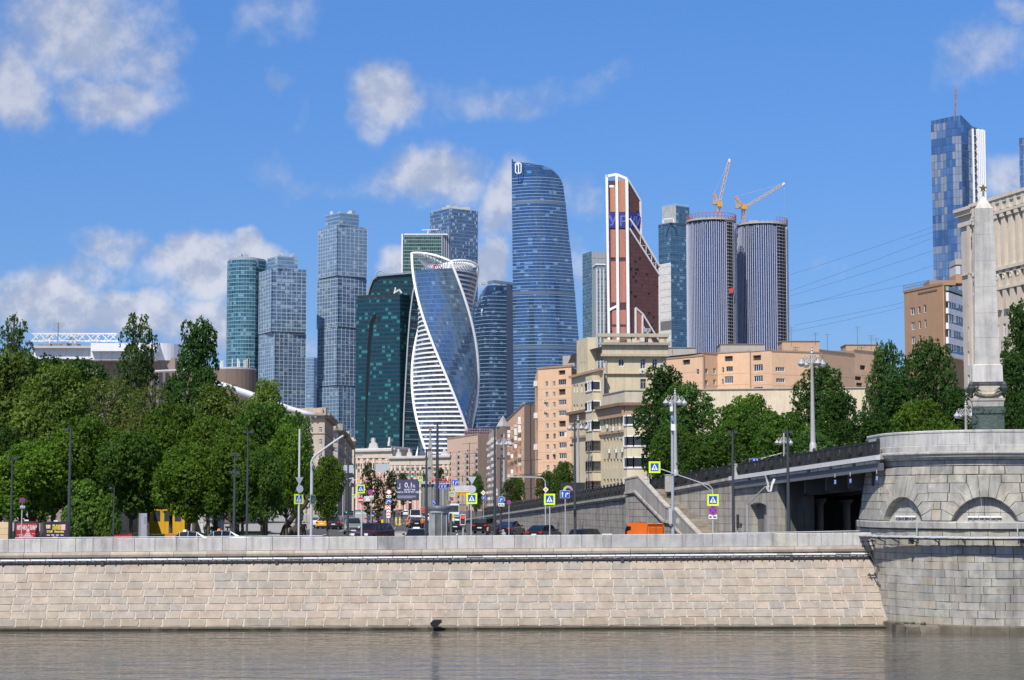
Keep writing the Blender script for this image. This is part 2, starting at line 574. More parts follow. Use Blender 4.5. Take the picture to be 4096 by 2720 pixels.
for ri,h in enumerate(rows):
 k1=k0+h/tot
 x=XL+rb.uniform(0,.9)
 while x<XR-.4:
  w=rb.choice((.78,.95,1.05,1.2,1.35,1.5)) if ri else rb.uniform(.55,.68)
  if ri==len(rows)-1:
   w=rb.uniform(.95,1.75)
  x2=min(XR,x+w)
  blocks.append((x,x2,k0,k1))
  x=x2
 k0=k1
blocks.sort(key=lambda q:-((q[1]-q[0])*(q[3]-q[2]))+(100 if q[0]<-36 else 0))
rest=MB()
for i,(a,b,ka,kb) in enumerate(blocks):
 mb=MB() if i<299 else rest
 g,gk=rb.uniform(.010,.034),rb.uniform(.003,.0065)
 out=Vector((0,-.018-rb.uniform(0,.016),.012))
 jx=lambda:rb.uniform(-.02,.02)
 jk=lambda:rb.uniform(-.003,.003)
 xm=(a+b)/2
 q=[slope(a+g+jx()+.02,kb-gk+jk()),slope(xm,kb-gk+jk()),slope(b-g-.02+jx(),kb-gk+jk()),slope(b-g+jx(),(ka+kb)/2),slope(b-g-.02+jx(),ka+gk+jk()),slope(xm,ka+gk+jk()),slope(a+g+.02+jx(),ka+gk+jk()),slope(a+g+jx(),(ka+kb)/2)]
 c=sum(q,Vector())/8
 top=[p+(c-p)*.035+out for p in q]
 bot=[p+Vector((0,.09,-.04)) for p in q]
 base=rb.choice(BEIGE)
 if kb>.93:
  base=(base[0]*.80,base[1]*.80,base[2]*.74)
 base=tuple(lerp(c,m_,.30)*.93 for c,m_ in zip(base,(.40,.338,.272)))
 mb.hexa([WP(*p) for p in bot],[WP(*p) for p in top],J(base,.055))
 if i<299:
  mb.build('stone_block',STONE,wall)
tag(rest.build('small_stone_blocks',STONE,wall),kind='stuff')
# foot ledge at the water line
for i in range(30):
 a,b=lerp(XL,XR,i/30),lerp(XL,XR,(i+1)/30)
 mb=MB()
 g=.012
 fa,fb=slope(a+g,1.0),slope(b-g,1.0)
 pr=rb.uniform(0,.05)
 t1=[(a+g,fa.y-.34-pr,fa.z-.03),(b-g,fb.y-.34-pr,fb.z-.03),(b-g,fb.y+.3,fb.z-.01),(a+g,fa.y+.3,fa.z-.01)]
 b1=[(p[0],p[1]-.04,WATER_Z-.6) for p in t1]
 mid=lerp(fa.z,WATER_Z,.5)
 m1=[(p[0],p[1]-.02,mid) for p in t1]
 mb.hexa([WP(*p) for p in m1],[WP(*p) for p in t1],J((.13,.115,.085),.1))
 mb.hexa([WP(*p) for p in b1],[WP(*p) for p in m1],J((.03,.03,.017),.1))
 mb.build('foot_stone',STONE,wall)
# cornice roll under the parapet
xs=[XL]
while xs[-1]<XR-.1:
 xs.append(min(XR-.05,xs[-1]+rb.choice((1.6,1.9,2.2,2.6))))
for a,b in zip(xs,xs[1:]):
 mb=MB()
 ring=[]
 for x in (a+.012,b-.012):
  zt,zb=wl(x,2211,2183),wl(x,2236,2209)
  y=wy(x)
  h=zt-zb
  prof=[(.06,zt-.002),(-.10,zt-.01),(-.25,zt-.06),(-.31,lerp(zt,zb,.45)),(-.27,zb+h*.22),(-.15,zb+.02),(.06,zb)]
  ring.append([WP(x,y+p,z) for p,z in prof])
 n=len(ring[0])
 c=J((.40,.35,.29),.14)
 mb.mesh(ring[0]+ring[1],[(k,(k+1) % n,n+(k+1) % n,n+k) for k in range(n)]+[tuple(range(n-1,-1,-1)),tuple(range(n,2*n))],c)
 mb.build('cornice_stone',STONE,wall)
JOINTS=[-35,33,98,163,232,302,372,452,538,620,705,793,890,985,1090,1201,1316,1424,1510,1617,1706,1771,1830,1904,1969,2058,2144,2185,2243,2327,2412,2446,2588,2731,2850,2990,3092,3190,3237,3285,3372,3488]
JOINTS=[-35-72*k for k in range(13,0,-1)]+JOINTS
GREYST=(.50,.485,.465)
for p0,p1 in zip(JOINTS,JOINTS[1:]):
 a,b=[xat(p,128.5+3*p/3490,2180) for p in (p0,p1)]
 mb=MB()
 g=.016
 col=J(GREYST,.07)
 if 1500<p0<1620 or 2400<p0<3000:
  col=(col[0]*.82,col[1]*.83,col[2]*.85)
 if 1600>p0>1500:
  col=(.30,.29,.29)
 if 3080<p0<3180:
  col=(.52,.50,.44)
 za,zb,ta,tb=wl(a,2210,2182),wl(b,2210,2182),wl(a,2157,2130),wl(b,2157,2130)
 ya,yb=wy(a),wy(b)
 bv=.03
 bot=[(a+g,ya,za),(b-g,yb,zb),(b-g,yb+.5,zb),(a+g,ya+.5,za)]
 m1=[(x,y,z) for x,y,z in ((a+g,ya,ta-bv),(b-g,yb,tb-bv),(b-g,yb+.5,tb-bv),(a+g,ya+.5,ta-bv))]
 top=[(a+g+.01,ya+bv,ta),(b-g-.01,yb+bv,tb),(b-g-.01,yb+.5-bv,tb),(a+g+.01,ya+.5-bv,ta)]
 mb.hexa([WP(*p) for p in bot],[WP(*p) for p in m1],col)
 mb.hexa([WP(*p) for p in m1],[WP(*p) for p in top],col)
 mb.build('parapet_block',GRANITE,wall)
mb=MB()
for i in range(20):
 a,b=lerp(XL,XR,i/20),lerp(XL,XR,(i+1)/20)
 mb.hexa([WP(a,wy(a)+.05,-3),WP(b,wy(b)+.05,-3),WP(b,wy(b)+1.2,-3),WP(a,wy(a)+1.2,-3)],
   [WP(a,wy(a)+.05,wl(a,2165,2139)),WP(b,wy(b)+.05,wl(b,2165,2139)),WP(b,wy(b)+.42,wl(b,2165,2139)),WP(a,wy(a)+.42,wl(a,2165,2139))],(.42,.39,.34))
mb.build('parapet_core',STONE,wall)
# light tubes and cable tray under the cornice
tray=thing('lighting_strip','row of white light tubes over black cable tray under the wall cornice','light strip',(-5,wy(-5),0))
x=-50.0
while x<24.2:
 x2=min(x+1.0,24.4)
 mb=MB()
 xm=(x+x2)/2
 z=wl(xm,2241.5,2213)
 hgt=.10 if rb.random()>.12 else .07
 mb.box(x+.02-WO.x,x2-.02-WO.x,wy(xm)-.42-WO.y,wy(xm)-.30-WO.y,z-hgt/2,z+hgt/2,(.82,.83,.84) if hgt>.08 else (.55,.55,.55))
 mb.build('light_tube',PLASTIC,tray)
 x=x2
mb,mb2,mb3=MB(),MB(),MB()
for i in range(60):
 a,b=lerp(-51,24.6,i/60),lerp(-51,24.6,(i+1)/60)
 for (l,r,dy,w,m_,c_) in ((2247.5,2219.5,-.33,.045,mb3,(.36,.36,.36)),(2253.5,2229,-.30,.10,mb,(.035,.037,.042)),(2264,2241,-.26,.02,mb,(.05,.05,.05)),(2259.5,2236,-.28,.022,mb,(.04,.04,.045))):
  sag=rb.uniform(-.012,.012)
  m_.beam(WP(a,wy(a)+dy,wl(a,l,r)),WP(b+.02,wy(b)+dy,wl(b,l,r)+sag*(w<.05)),w,w*1.3,c_)
for i in range(150):
 x=lerp(-50.5,24.4,i/149)+rb.uniform(-.1,.1)
 w=.05 if i % 23 else .20
 mb2.box(x-WO.x,x+w-WO.x,wy(x)-.40-WO.y,wy(x)-.2-WO.y,wl(x,2266 if i % 3==0 or w>.1 else 2255,2242),wl(x,2245,2218),(.05,.055,.06))
mb3.build('conduit',METAL,tray)
mb.build('cable_tray',METAL,tray)
tag(mb2.build('brackets',METAL,tray),kind='stuff')
# drain pipe mouth by the water
p=at(1740,2502,125.6)
p.z+=.12
dr=thing('outfall_pipe','black round outfall pipe mouth poking from the wall foot at the water','pipe',p)
dr.scale=(1.6,1.3,1.35)
mb=MB()
mb.tube([(0,.6,0),(0,-.35,0)],.17,16,(.012,.012,.012))
mb.lathe([(.2,-.03),(.2,.03)],16,(.02,.02,.02))
mb.build('pipe_mouth',RUBBER,dr)
mb=MB()
mb.box(-.04,.26,-.15,.5,.02,.17,(.012,.012,.012))
mb.build('hood',RUBBER,dr)
# guard rails behind the parapet
def guard_rail(label,p0,p1,y0,y1,n,z):
 t=thing('guard_rail',label,'railing',(xat((p0+p1)/2,(y0+y1)/2),(y0+y1)/2,0),group='low steel rails behind the parapet')
 o=t.location
 a,b=Vector((xat(p0,y0,2145),y0,z[0]))-o,Vector((xat(p1,y1,2145),y1,z[1]))-o
 mb=MB()
 mb.tube([a,b],.03,8,(.50,.51,.53))
 mb.build('top_rail',METAL,t)
 for k in range(n):
  q=a.lerp(b,(k+.5)/n)
  mb=MB()
  mb.tube([(q.x,q.y,gz(y0)-.2),q],.022,6,(.46,.47,.49))
  mb.build('post',STEEL,t)
 return t
guard_rail('thin grey steel rail along the park behind the left parapet',60,1290,134.0,134.6,14,(zat(2152,134),zat(2143,134.6)))
guard_rail('thin grey steel rail between the stairs foot and bridge pier',2790,3480,135.0,135.4,7,(zat(2135,135),zat(2123,135.4)))
# ------------------------------------------------------------------ bridge pier with niches
DP=122.6
def zp(py):
 return zat(py,DP)
PC=[Vector((24.5,138)),Vector((24.5,135))]
for k in range(0,31):
 a=math.radians(180+90*k/30)
 PC.append(Vector((31.5+7.0*math.cos(a),132+9.4*math.sin(a))))
PC+=[Vector((36,122.6)),Vector((44,122.6))]
PS=[0.0]
for a,b in zip(PC,PC[1:]):
 PS.append(PS[-1]+(b-a).length)
def pcurve(s):
 s=min(max(s,0),PS[-1]-1e-6)
 for i in range(len(PS)-1):
  if PS[i+1]>=s:
   t=(s-PS[i])/(PS[i+1]-PS[i])
   d=(PC[i+1]-PC[i]).normalized()
   # smooth normal
   d0=(PC[i]-PC[max(i-1,0)]) if i else d
   d2=(PC[min(i+2,len(PC)-1)]-PC[i+1]) if i+2<len(PC) else d
   dd=((d0.normalized()+d)*(1-t)+(d+d2.normalized())*t).normalized()
   return PC[i].lerp(PC[i+1],t),Vector((dd.y,-dd.x))
ZS,ZF=zp(2087),zp(1860)        # sill top, frieze
def poff(z):
 if z<=ZS:
  return 0.0
 if z>=ZF:
  return-.55
 return-.55*(z-ZS)/(ZF-ZS)
pier=thing('bridge_pier','grey granite bridge pier with two arched niches and curved parapet','bridge pier',(27,124,0))
PO=Vector(pier.location)
def PP(s,z,t):
 p,n=pcurve(s)
 q=p-n*0+Vector((n.x,n.y))*(-1)*0
 o=poff(z)+t
 return Vector((p.x+n.x*o-PO.x,p.y+n.y*o-PO.y,z-PO.z))
# the outward normal must point to the river and the left
_p,_n=pcurve(14)
SGN=1 if _n.y<0 else-1
def PQ(s,z,t):
 p,n=pcurve(s)
 o=(poff(z)+t)*SGN
 return Vector((p.x+n.x*o-PO.x,p.y+n.y*o-PO.y,z-PO.z))
def pier_poly(mb,poly,t0,t1,col,inset=.018):
 cx,cz=sum(p[0] for p in poly)/len(poly),sum(p[1] for p in poly)/len(poly)
 fr=[]
 for s,z in poly:
  L_=math.hypot(s-cx,z-cz)
  k=inset/max(L_,.05)
  fr.append((s+(cx-s)*k,z+(cz-z)*k))
 back=[PQ(s,z,t0) for s,z in fr]
 mid=[PQ(s,z,t1-.03) for s,z in fr]
 fr2=[(s+(cx-s)*.03,z+(cz-z)*.05) for s,z in fr]
 front=[PQ(s,z,t1) for s,z in fr2]
 n=len(fr)
 mb.mesh(back+mid+front,[(k,(k+1) % n,n+(k+1) % n,n+k) for k in range(n)]+
   [(n+k,n+(k+1) % n,2*n+(k+1) % n,2*n+k) for k in range(n)]+[tuple(range(2*n,3*n))],col)
def band(name,s0,s1,prof,step,col,mat,ja=.06):
 """moulding that follows the curve: prof is a list of (offset, z)"""
 s=s0
 while s<s1-.05:
  e=min(s1,s+step*rb.uniform(.85,1.15))
  if s1-e<.3:
   e=s1
  k=max(2,int((e-s)/.45)+1)
  mb=MB()
  vs=[]
  for i in range(k):
   ss=lerp(s+.012,e-.012,i/(k-1))
   vs+=[PQ(ss,z,o) for o,z in prof]
  n=len(prof)
  fs=[(i*n+j,i*n+(j+1) % n,(i+1)*n+(j+1) % n,(i+1)*n+j) for i in range(k-1) for j in range(n)]
  fs+=[tuple(range(n-1,-1,-1)),tuple((k-1)*n+j for j in range(n))]
  mb.mesh(vs,fs,J(col,ja))
  mb.build(name,mat,pier)
  s=e
S0,S1=2.0,PS[-1]-1.0
# core behind the facing stones
mb=MB()
for i in range(60):
 a,b=lerp(S0-1.9,S1,i/60),lerp(S0-1.9,S1,(i+1)/60)
 for z0,z1,t in ((WATER_Z-.6,ZS,-.10),):
  mb.face([PQ(a,z0,t),PQ(b,z0,t),PQ(b,z1,t),PQ(a,z1,t)],(.20,.195,.185))
 mb.face([PQ(a,ZF,-.33),PQ(b,ZF,-.33),PQ(b,zp(1735),-.33),PQ(a,zp(1735),-.33)],(.2,.195,.18))
mb.build('core',STONE,pier)
PG=[(.345,.33,.295),(.325,.315,.285),(.37,.345,.295),(.335,.325,.30),(.355,.335,.29),(.39,.35,.28),(.31,.305,.285),(.335,.32,.285)]
# lower courses
zr=[zp(2508)]
while zr[-1]<zp(2128):
 zr.append(zr[-1]+(zp(2122)-zp(2508))/12)
for r_,(za,zb) in enumerate(zip(zr,zr[1:])):
 s=S0+rb.uniform(0,.8)
 while s<S1:
  e=min(S1,s+rb.choice((.75,.95,1.1,1.35,1.6,1.85)))
  mb=MB()
  pier_poly(mb,[(s,za),(e,za),(e,zb),(s,zb)],-.11,rb.uniform(-.006,.014),J(rb.choice(PG),.09),.013)
  mb.build('stone_block',GRANITE,pier)
  s=e
band('foot_stone',S0+2,S1,[(.34,WATER_Z-.6),(.32,zp(2509)),(.02,zp(2504)),(-.1,zp(2512))],2.2,(.13,.115,.085),STONE)
# sill
band('sill_stone',S0,S1,[(-.08,zp(2117)),(.16,zp(2115)),(.17,zp(2092)),(.12,zp(2087)),(-.6,zp(2086))],1.75,(.37,.36,.335),GRANITE)
# niche zone
YC=[2085,2038,2006,1971,1931,1897]          # course lines
ZC=[zp(y) for y in YC]
HW,RISE=2.12,zp(1989)-zp(2085)
RAD=(HW*HW+RISE*RISE)/(2*RISE)
ZA=ZC[0]+RISE-RAD
def s_at(px):
 best=min((abs((lambda p:2048+F*p.x/p.y)(pcurve(q/50)[0])-px),q/50) for q in range(100,int(S1*50)))
 return best[1]
sA,sB=s_at(3591),s_at(3930)
A0=math.asin((ZC[0]-ZA)/RAD)
ANG=[A0,A0+.30,A0+.56,A0+.80,A0+1.02,math.pi/2-.11]
# angles for five rays, evenly spread between the springing and the key stone
ANG=[lerp(A0,math.pi/2-.115,k/5) for k in range(6)]
ANG[1]=A0+.15
def arcpt(c,a):
 return (c+RAD*math.cos(a),ZA+RAD*math.sin(a))
def niche(c):
 for sg in (1,-1):
  prev=(c+sg*HW,ZC[0])
  for k in range(5):
   a0,a1=ANG[k],ANG[k+1]
   arc=[arcpt(0,lerp(a0,a1,q/4)) for q in range(5)]
   # radial joint ends on its course line
   ext=.55+.16*k
   x1,z1=arc[-1]
   zt=ZC[k+1]
   if k<4:
    tt=max((zt-z1),.02)
    rr=tt/max(math.sin(a1),.3)
    xe=x1+rr*math.cos(a1)
   else:
    xe=x1+.17
   xv=max(HW+.55-.10*k,xe+.35,(pend[0] if k else 0)+.12)
   poly=[]
   if k==0:
    poly=[(HW+.75,ZC[0]),(HW+.75,zt),(xe,zt)]+list(reversed(arc))
   else:
    xv=xv if k<4 else pend[0]+.06
    poly=[pend,(xv,ZC[k]),(xv,zt),(xe,zt)]+list(reversed(arc))
   pend=(xe,zt)
   pp=[(c+sg*x,z) for x,z in poly]
   # three dimensional stone, subdivided where the wall curves
   mb=MB()
   pier_poly(mb,pp,-.6,rb.uniform(.0,.02),J(rb.choice(PG[:4]),.05),.030)
   mb.build('voussoir',GRANITE,pier)
   EXT.setdefault((round(c,2),sg,k),max(q[0] for q in poly))
 mb=MB()
 a1=ANG[5]
 x1,z1=arcpt(0,a1)
 arc=[arcpt(c,lerp(a1,math.pi-a1,q/4)) for q in range(5)]
 pier_poly(mb,arc+[(c-x1-.17,ZC[5]),(c+x1+.17,ZC[5])],-.6,.03,J(PG[0],.05),.016)
 mb.build('keystone',GRANITE,pier)
 # recessed back of the niche
 zz=[ZC[0]-.05,lerp(ZC[0],ZC[0]+RISE,.36),ZC[0]+RISE*1.04]
 for z0,z1 in zip(zz,zz[1:]):
  for k in range(4):
   mb=MB()
   a,b=lerp(c-HW-.1,c+HW+.1,k/4),lerp(c-HW-.1,c+HW+.1,(k+1)/4)
   pier_poly(mb,[(a,z0),(b,z0),(b,z1),(a,z1)],-.8,-.5,J((.37,.355,.325),.06),.01)
   mb.build('infill_stone',GRANITE,pier)
EXT={}
niche(sA)
niche(sB)
for c in (sA,sB):
 t=thing('niche_light','white tube lights on the sill of the '+('left, narrower looking' if c==sA else 'wide right')+' pier niche','light',(0,0,0))
 for k in range(3):
  mb=MB()
  a=c-1.15+k*.78
  p0_,p1_=PQ(a,ZC[0]+.28,-.38),PQ(a+.72,ZC[0]+.28,-.38)
  mb.beam(p0_+PO,p1_+PO,.08,.10,(.85,.86,.87))
  mb.build('light_tube',PLASTIC,t)
  mb=MB()
  mb.beam(PQ(a+.36,ZC[0]+.02,-.38)+PO,PQ(a+.36,ZC[0]+.24,-.38)+PO,.05,.05,(.25,.25,.25))
  mb.build('bracket',METAL,t)
# courses between the arches
for k in range(5):
 za,zb=ZC[k],ZC[k+1]
 def e_(c,sg):
  return EXT[(round(c,2),sg,k)]
 gaps=[(S0,sA-e_(sA,-1)),(sA+e_(sA,1),sB-e_(sB,-1)),(sB+e_(sB,1),S1)]
 for a,b in gaps:
  if b-a<.12:
   continue
  nblk=max(1,round((b-a)/1.25))
  for q in range(nblk):
   mb=MB()
   pier_poly(mb,[(lerp(a,b,q/nblk),za),(lerp(a,b,(q+1)/nblk),za),(lerp(a,b,(q+1)/nblk),zb),(lerp(a,b,q/nblk),zb)],-.5,rb.uniform(.0,.03),J(rb.choice(PG),.05),.028)
   mb.build('stone_block',GRANITE,pier)
# course above the arches, frieze, cornice, parapet
for za,zb,w in ((zp(1896),zp(1862),1.75),):
 s=S0
 while s<S1:
  e=min(S1,s+w*rb.uniform(.8,1.15))
  mb=MB()
  pier_poly(mb,[(s,za),(e,za),(e,zb),(s,zb)],-.5,rb.uniform(.0,.03),J(rb.choice(PG),.05),.028)
  mb.build('stone_block',GRANITE,pier)
  s=e
band('frieze_stone',S0,S1,[(-.3,zp(1860)),(-.04,zp(1859)),(-.04,zp(1838)),(-.3,zp(1837))],2.0,(.36,.355,.335),GRANITE)
band('cornice_stone',S0,S1,[(-.3,zp(1837)),(.10,zp(1836)),(.14,zp(1828)),(.34,zp(1824)),(.36,zp(1815)),(.46,zp(1812)),(.46,zp(1806)),(.10,zp(1801)),(-.3,zp(1800))],3.2,(.41,.40,.37),GRANITE)
band('plinth_stone',S0,S1,[(-.5,zp(1801)),(-.02,zp(1800)),(-.02,zp(1779)),(-.10,zp(1776)),(-.5,zp(1776))],2.35,(.45,.44,.41),GRANITE)
band('parapet_slab',S0,S1,[(-.5,zp(1775.5)),(-.12,zp(1775)),(-.12,zp(1727)),(-.5,zp(1727))],2.35,(.47,.465,.45),GRANITE)
band('coping_stone',S0,S1,[(-.52,zp(1726.5)),(-.09,zp(1726)),(-.08,zp(1719)),(-.14,zp(1716)),(-.52,zp(1716))],2.35,(.49,.485,.465),GRANITE)
mb=MB()
tp=[PQ(s,zp(1776),-.4) for s in [lerp(.1,S1,k/24) for k in range(25)]]
mb.face(tp+[(44-PO.x,140-PO.y,zp(1776)),(24-PO.x+.5,140-PO.y,zp(1776))],(.3,.29,.28))
mb.build('deck',PAVING,pier)
# cable walkway round the pier
cw=thing('cable_walkway','grey cable tray on brackets running round the bridge pier above water','cable tray',tuple(PO))
m1,m2=MB(),MB()
prev=None
for i in range(70):
 s=lerp(4.0,S1,i/69)
 q=PQ(s,zp(2152),.62)
 if prev is not None:
  jj=rb.uniform(-.03,.03)
  m1.beam(prev,q+Vector((0,0,jj)),.5,.05,(.42,.43,.44))
  m1.beam(prev+Vector((0,0,.05)),q+Vector((0,0,.07+jj)),.07,.07,(.5,.51,.52))
  m1.beam(prev-Vector((0,0,.10)),q-Vector((0,0,.09)),.35,.09,(.05,.055,.06))
 prev=q
for i in range(16):
 s=lerp(4.2,S1-.3,i/15)
 a=PQ(s,zp(2160),.0)
 mb=MB()
 mb.beam(PQ(s,zp(2155),.85),PQ(s,zp(2155),0),.08,.08,(.06,.06,.065))
 mb.beam(PQ(s,zp(2157),.75),PQ(s,zp(2176),0),.06,.06,(.06,.06,.065))
 if i % 4==1:
  mb.beam(PQ(s,zp(2152),.62),PQ(s,zp(2180),.62),.35,.1,(.07,.07,.07))
 mb.build('bracket',METAL,cw)
m1.build('tray',METAL,cw)
mb=MB()
for s_,y0,y1 in ((sA+1.9,2150,2085),(sB+2.0,2150,2085)):
 mb.tube([PQ(s_,zp(y0),.25),PQ(s_,zp(2120),.25),PQ(s_,zp(2112),.22),PQ(s_,zp(y1),.2)],.04,6,(.42,.43,.44))
mb.build('riser_pipe',METAL,cw)
# end frame of the tray
mb=MB()
q=at(3462,2175,128.9)-PO
for dx_,dz_ in ((-.25,0),(.1,.1),(.4,-.05)):
 mb.beam(q+Vector((dx_,0,.35+dz_)),q+Vector((dx_+.25,0,-.45+dz_)),.09,.09,(.05,.05,.055))
mb.beam(q+Vector((-.35,0,.12)),q+Vector((.6,0,.2)),.09,.09,(.05,.05,.055))
mb.beam(q+Vector((-.25,0,-.2)),q+Vector((.6,0,-.12)),.09,.09,(.05,.05,.055))
mb.beam(q+Vector((.15,0,-.3)),q+Vector((.65,-.3,-1.5)),.06,.06,(.05,.05,.055))
mb.build('end_frame',METAL,cw)
# broken masonry ledge with weeds at the pier foot
lg=thing('broken_ledge','broken dark masonry ledge with weeds at the pier foot','ledge',at(3612,2512,123.6))
lg.scale=(.72,.72,.72)
for a,b,h,dy,c in ((-.75,.1,.30,0,(.10,.085,.07)),(.0,1.45,.34,.15,(.22,.19,.15)),(.1,.9,.16,-.25,(.12,.1,.08)),(.75,1.4,.14,-.2,(.09,.08,.06)),(1.4,3.2,.16,.2,(.20,.175,.14))):
 mb=MB()
 mb.hexa([(a,-.5+dy,-.5),(b,-.45+dy,-.5),(b,1.2+dy,-.5),(a,1.2+dy,-.5)],[(a+.05,-.45+dy,h),(b-.03,-.5+dy,h-.05),(b,1.2+dy,h+.03),(a,1.2+dy,h)],c)
 mb.build('slab',STONE,lg)
mb=MB()
for k in range(260):
 cx=rb.choice((.25,.3,.95,1.0,1.9,-.5,.6))
 x_,y_=cx+rb.gauss(0,.13),rb.uniform(-.2,.5)
 h=rb.uniform(.08,.36)
 w=.025
 lx=rb.uniform(-.15,.15)
 mb.face([(x_-w,y_,.25),(x_+w,y_,.25),(x_+lx,y_-.05,.25+h)],J((.09,.15,.03),.3))
tag(mb.build('weeds',LEAF,lg),kind='stuff')
# ------------------------------------------------------------------ ramp, bridge deck, railing
RL=[Vector((24.8,130)),Vector((18.2,157)),Vector((13.9,168)),Vector((10.5,178)),Vector((-4.5,292)),Vector((-9.5,350))]
RZ=[zat(1765,130),zat(1858,157),zat(1908,168),zat(1936,178),zat(2038,292),1.1]   # top of the railing
RAILH=1.22
def lamp_z(i,t):
 return lerp(RZ[i],RZ[i+1],t)
ramp=thing('ramp_wall','grey stone faced ramp wall climbing from the street to the bridge','ramp wall',(10.5,178,0))
RO=Vector(ramp.location)
body=MB()
stones=[]
for i in range(1,5):
 a,b=RL[i],RL[i+1]
 d=(b-a).normalized()
 n=Vector((-d.y,d.x))
 if n.x>0:
  n=-n
 L_=(b-a).length
 A,B=Vector((a.x,a.y,0)),Vector((b.x,b.y,0))
 za,zb=RZ[i]-RAILH,RZ[i+1]-RAILH
 off=Vector((-n.x,-n.y,0))
 back=off*(7.0 if i<3 else 5)
 body.hexa([A-RO+off*.12+Vector((0,0,-.6)),B-RO+off*.12+Vector((0,0,-.6)),B+back-RO+Vector((0,0,-.6)),A+back-RO+Vector((0,0,-.6))],
              [A-RO+off*.12+Vector((0,0,za)),B-RO+off*.12+Vector((0,0,zb)),B+back-RO+Vector((0,0,zb)),A+back-RO+Vector((0,0,za))],(.17,.165,.155))
 # coping
 ns=max(1,int(L_/3))
 for q in range(ns):
  p,e=A.lerp(B,q/ns),A.lerp(B,(q+1)/ns)
  z0,z1=lerp(za,zb,q/ns),lerp(za,zb,(q+1)/ns)
  mb=MB()
  o1=Vector((n.x,n.y,0))*.28
  o2=off*.5
  gp=(e-p).normalized()*.01
  for zl,zh,o in ((-.02,.20,o1),(-.2,-.02,o1*.55)):
   mb.hexa([p+gp+o-RO+Vector((0,0,z0+zl)),e-gp+o-RO+Vector((0,0,z1+zl)),e-gp+o2-RO+Vector((0,0,z1+zl)),p+gp+o2-RO+Vector((0,0,z0+zl))],
     [p+gp+o-RO+Vector((0,0,z0+zh)),e-gp+o-RO+Vector((0,0,z1+zh)),e-gp+o2-RO+Vector((0,0,z1+zh)),p+gp+o2-RO+Vector((0,0,z0+zh))],J((.36,.345,.31),.07))
  mb.build('coping_stone',GRANITE,ramp)
 # facing stones in level courses
 hgt=.62
 zc=-.4
 r_=0
 while zc<max(za,zb)-.1:
  s=-rb.uniform(0,.8)
  while s<L_:
   e=s+rb.uniform(.95,1.35)
   s0,s1=max(s,.0),min(e,L_)
   if s1-s0>.1:
    t0,t1=lerp(za,zb,s0/L_)-.2,lerp(za,zb,s1/L_)-.2
    if zc<min(t0,t1)-.08:
     dist=(a.lerp(b,s0/L_)).y
     stones.append((dist,i,A,d,n,s0,s1,zc,min(zc+hgt,t0),min(zc+hgt,t1)))
   s=e
  zc+=hgt
  r_+=1
stones.sort(key=lambda q:q[0])
rest=MB()
for k,(dist,i,A,d,n,s0,s1,z0,ta,tb) in enumerate(stones):
 mb=MB() if k<295 else rest
 g=.012
 D=Vector((d.x,d.y,0))
 N=Vector((n.x,n.y,0))*rb.uniform(.0,.02)
 q0,q1=A+D*(s0+g),A+D*(s1-g)
 I=Vector((-n.x,-n.y,0))*.2
 f=[q0+Vector((0,0,z0+g)),q1+Vector((0,0,z0+g)),q1+Vector((0,0,tb-g)),q0+Vector((0,0,ta-g))]
 mb.hexa([p+I-RO for p in f],[p+N-RO for p in f],J((.325,.30,.265),.10))
 if k<295:
  mb.build('facing_stone',RAMPST,ramp)
tag(rest.build('far_facing_stones',RAMPST,ramp),kind='stuff')
body.build('core',RAMPST,ramp)
# railing
rail=thing('iron_railing','black cast iron railing with shield medallions along the ramp and bridge','railing',(10.5,178,0))
def rail_panel_data(w):
 mb=MB()
 c=(.022,.023,.026)
 mb.box(0,w,-.03,.03,.06,.12,c)
 mb.box(0,w,-.04,.04,.98,1.05,c)
 mb.box(0,w,-.02,.02,.80,.84,c)
 mb.box(0,w,-.015,.015,.30,.33,c)
 nb=int(w/.125)
 for k in range(nb+1):
  x=(k+.5)*w/(nb+1)
  mb.box(x-.022,x+.022,-.018,.018,.1,1.0,c)
 for k in range(nb):
  x=(k+1)*w/(nb+1)
  mb.box(x-.025,x+.025,-.012,.012,.82,1.0,c)
  mb.box(x-.02,x+.02,-.010,.010,.42,.80,c)
 return mb.data('panel',IRON)
PANW=1.85
panel_data=rail_panel_data(PANW)
mb=MB()
hexp=[(0,.30),(.24,.44),(.24,.76),(0,.90),(-.24,.76),(-.24,.44)]
mb.slab([(x,0,z) for x,z in hexp],(0,-.08,0),(.03,.03,.034))
mb.slab([(x*.7,-.08,.6+(z-.6)*.7) for x,z in hexp],(0,-.04,0),(.038,.038,.042))
mb.slab([(x*.3,-.12,.6+(z-.6)*.3) for x,z in hexp],(0,-.03,0),(.03,.03,.034))
shield=mb.data('medallion',IRON)
mb=MB()
mb.tube([(.13*math.cos(a),0,.6+.24*math.sin(a)) for a in [2*math.pi*k/14 for k in range(15)]],.035,6,(.03,.03,.034))
mb.box(-.02,.02,-.05,.02,.38,.82,(.03,.03,.034))
oval=mb.data('medallion',IRON)
mb=MB()
mb.box(-.09,.09,-.09,.09,0,1.12,(.026,.027,.03))
mb.box(-.12,.12,-.12,.12,0,.16,(.026,.027,.03))
mb.box(-.115,.115,-.115,.115,.92,1.0,(.026,.027,.03))
mb.lathe([(.0,1.12),(.11,1.13),(.13,1.18),(.09,1.25),(.05,1.28),(.0,1.31)],8,(.026,.027,.03))
postd=mb.data('post',IRON)
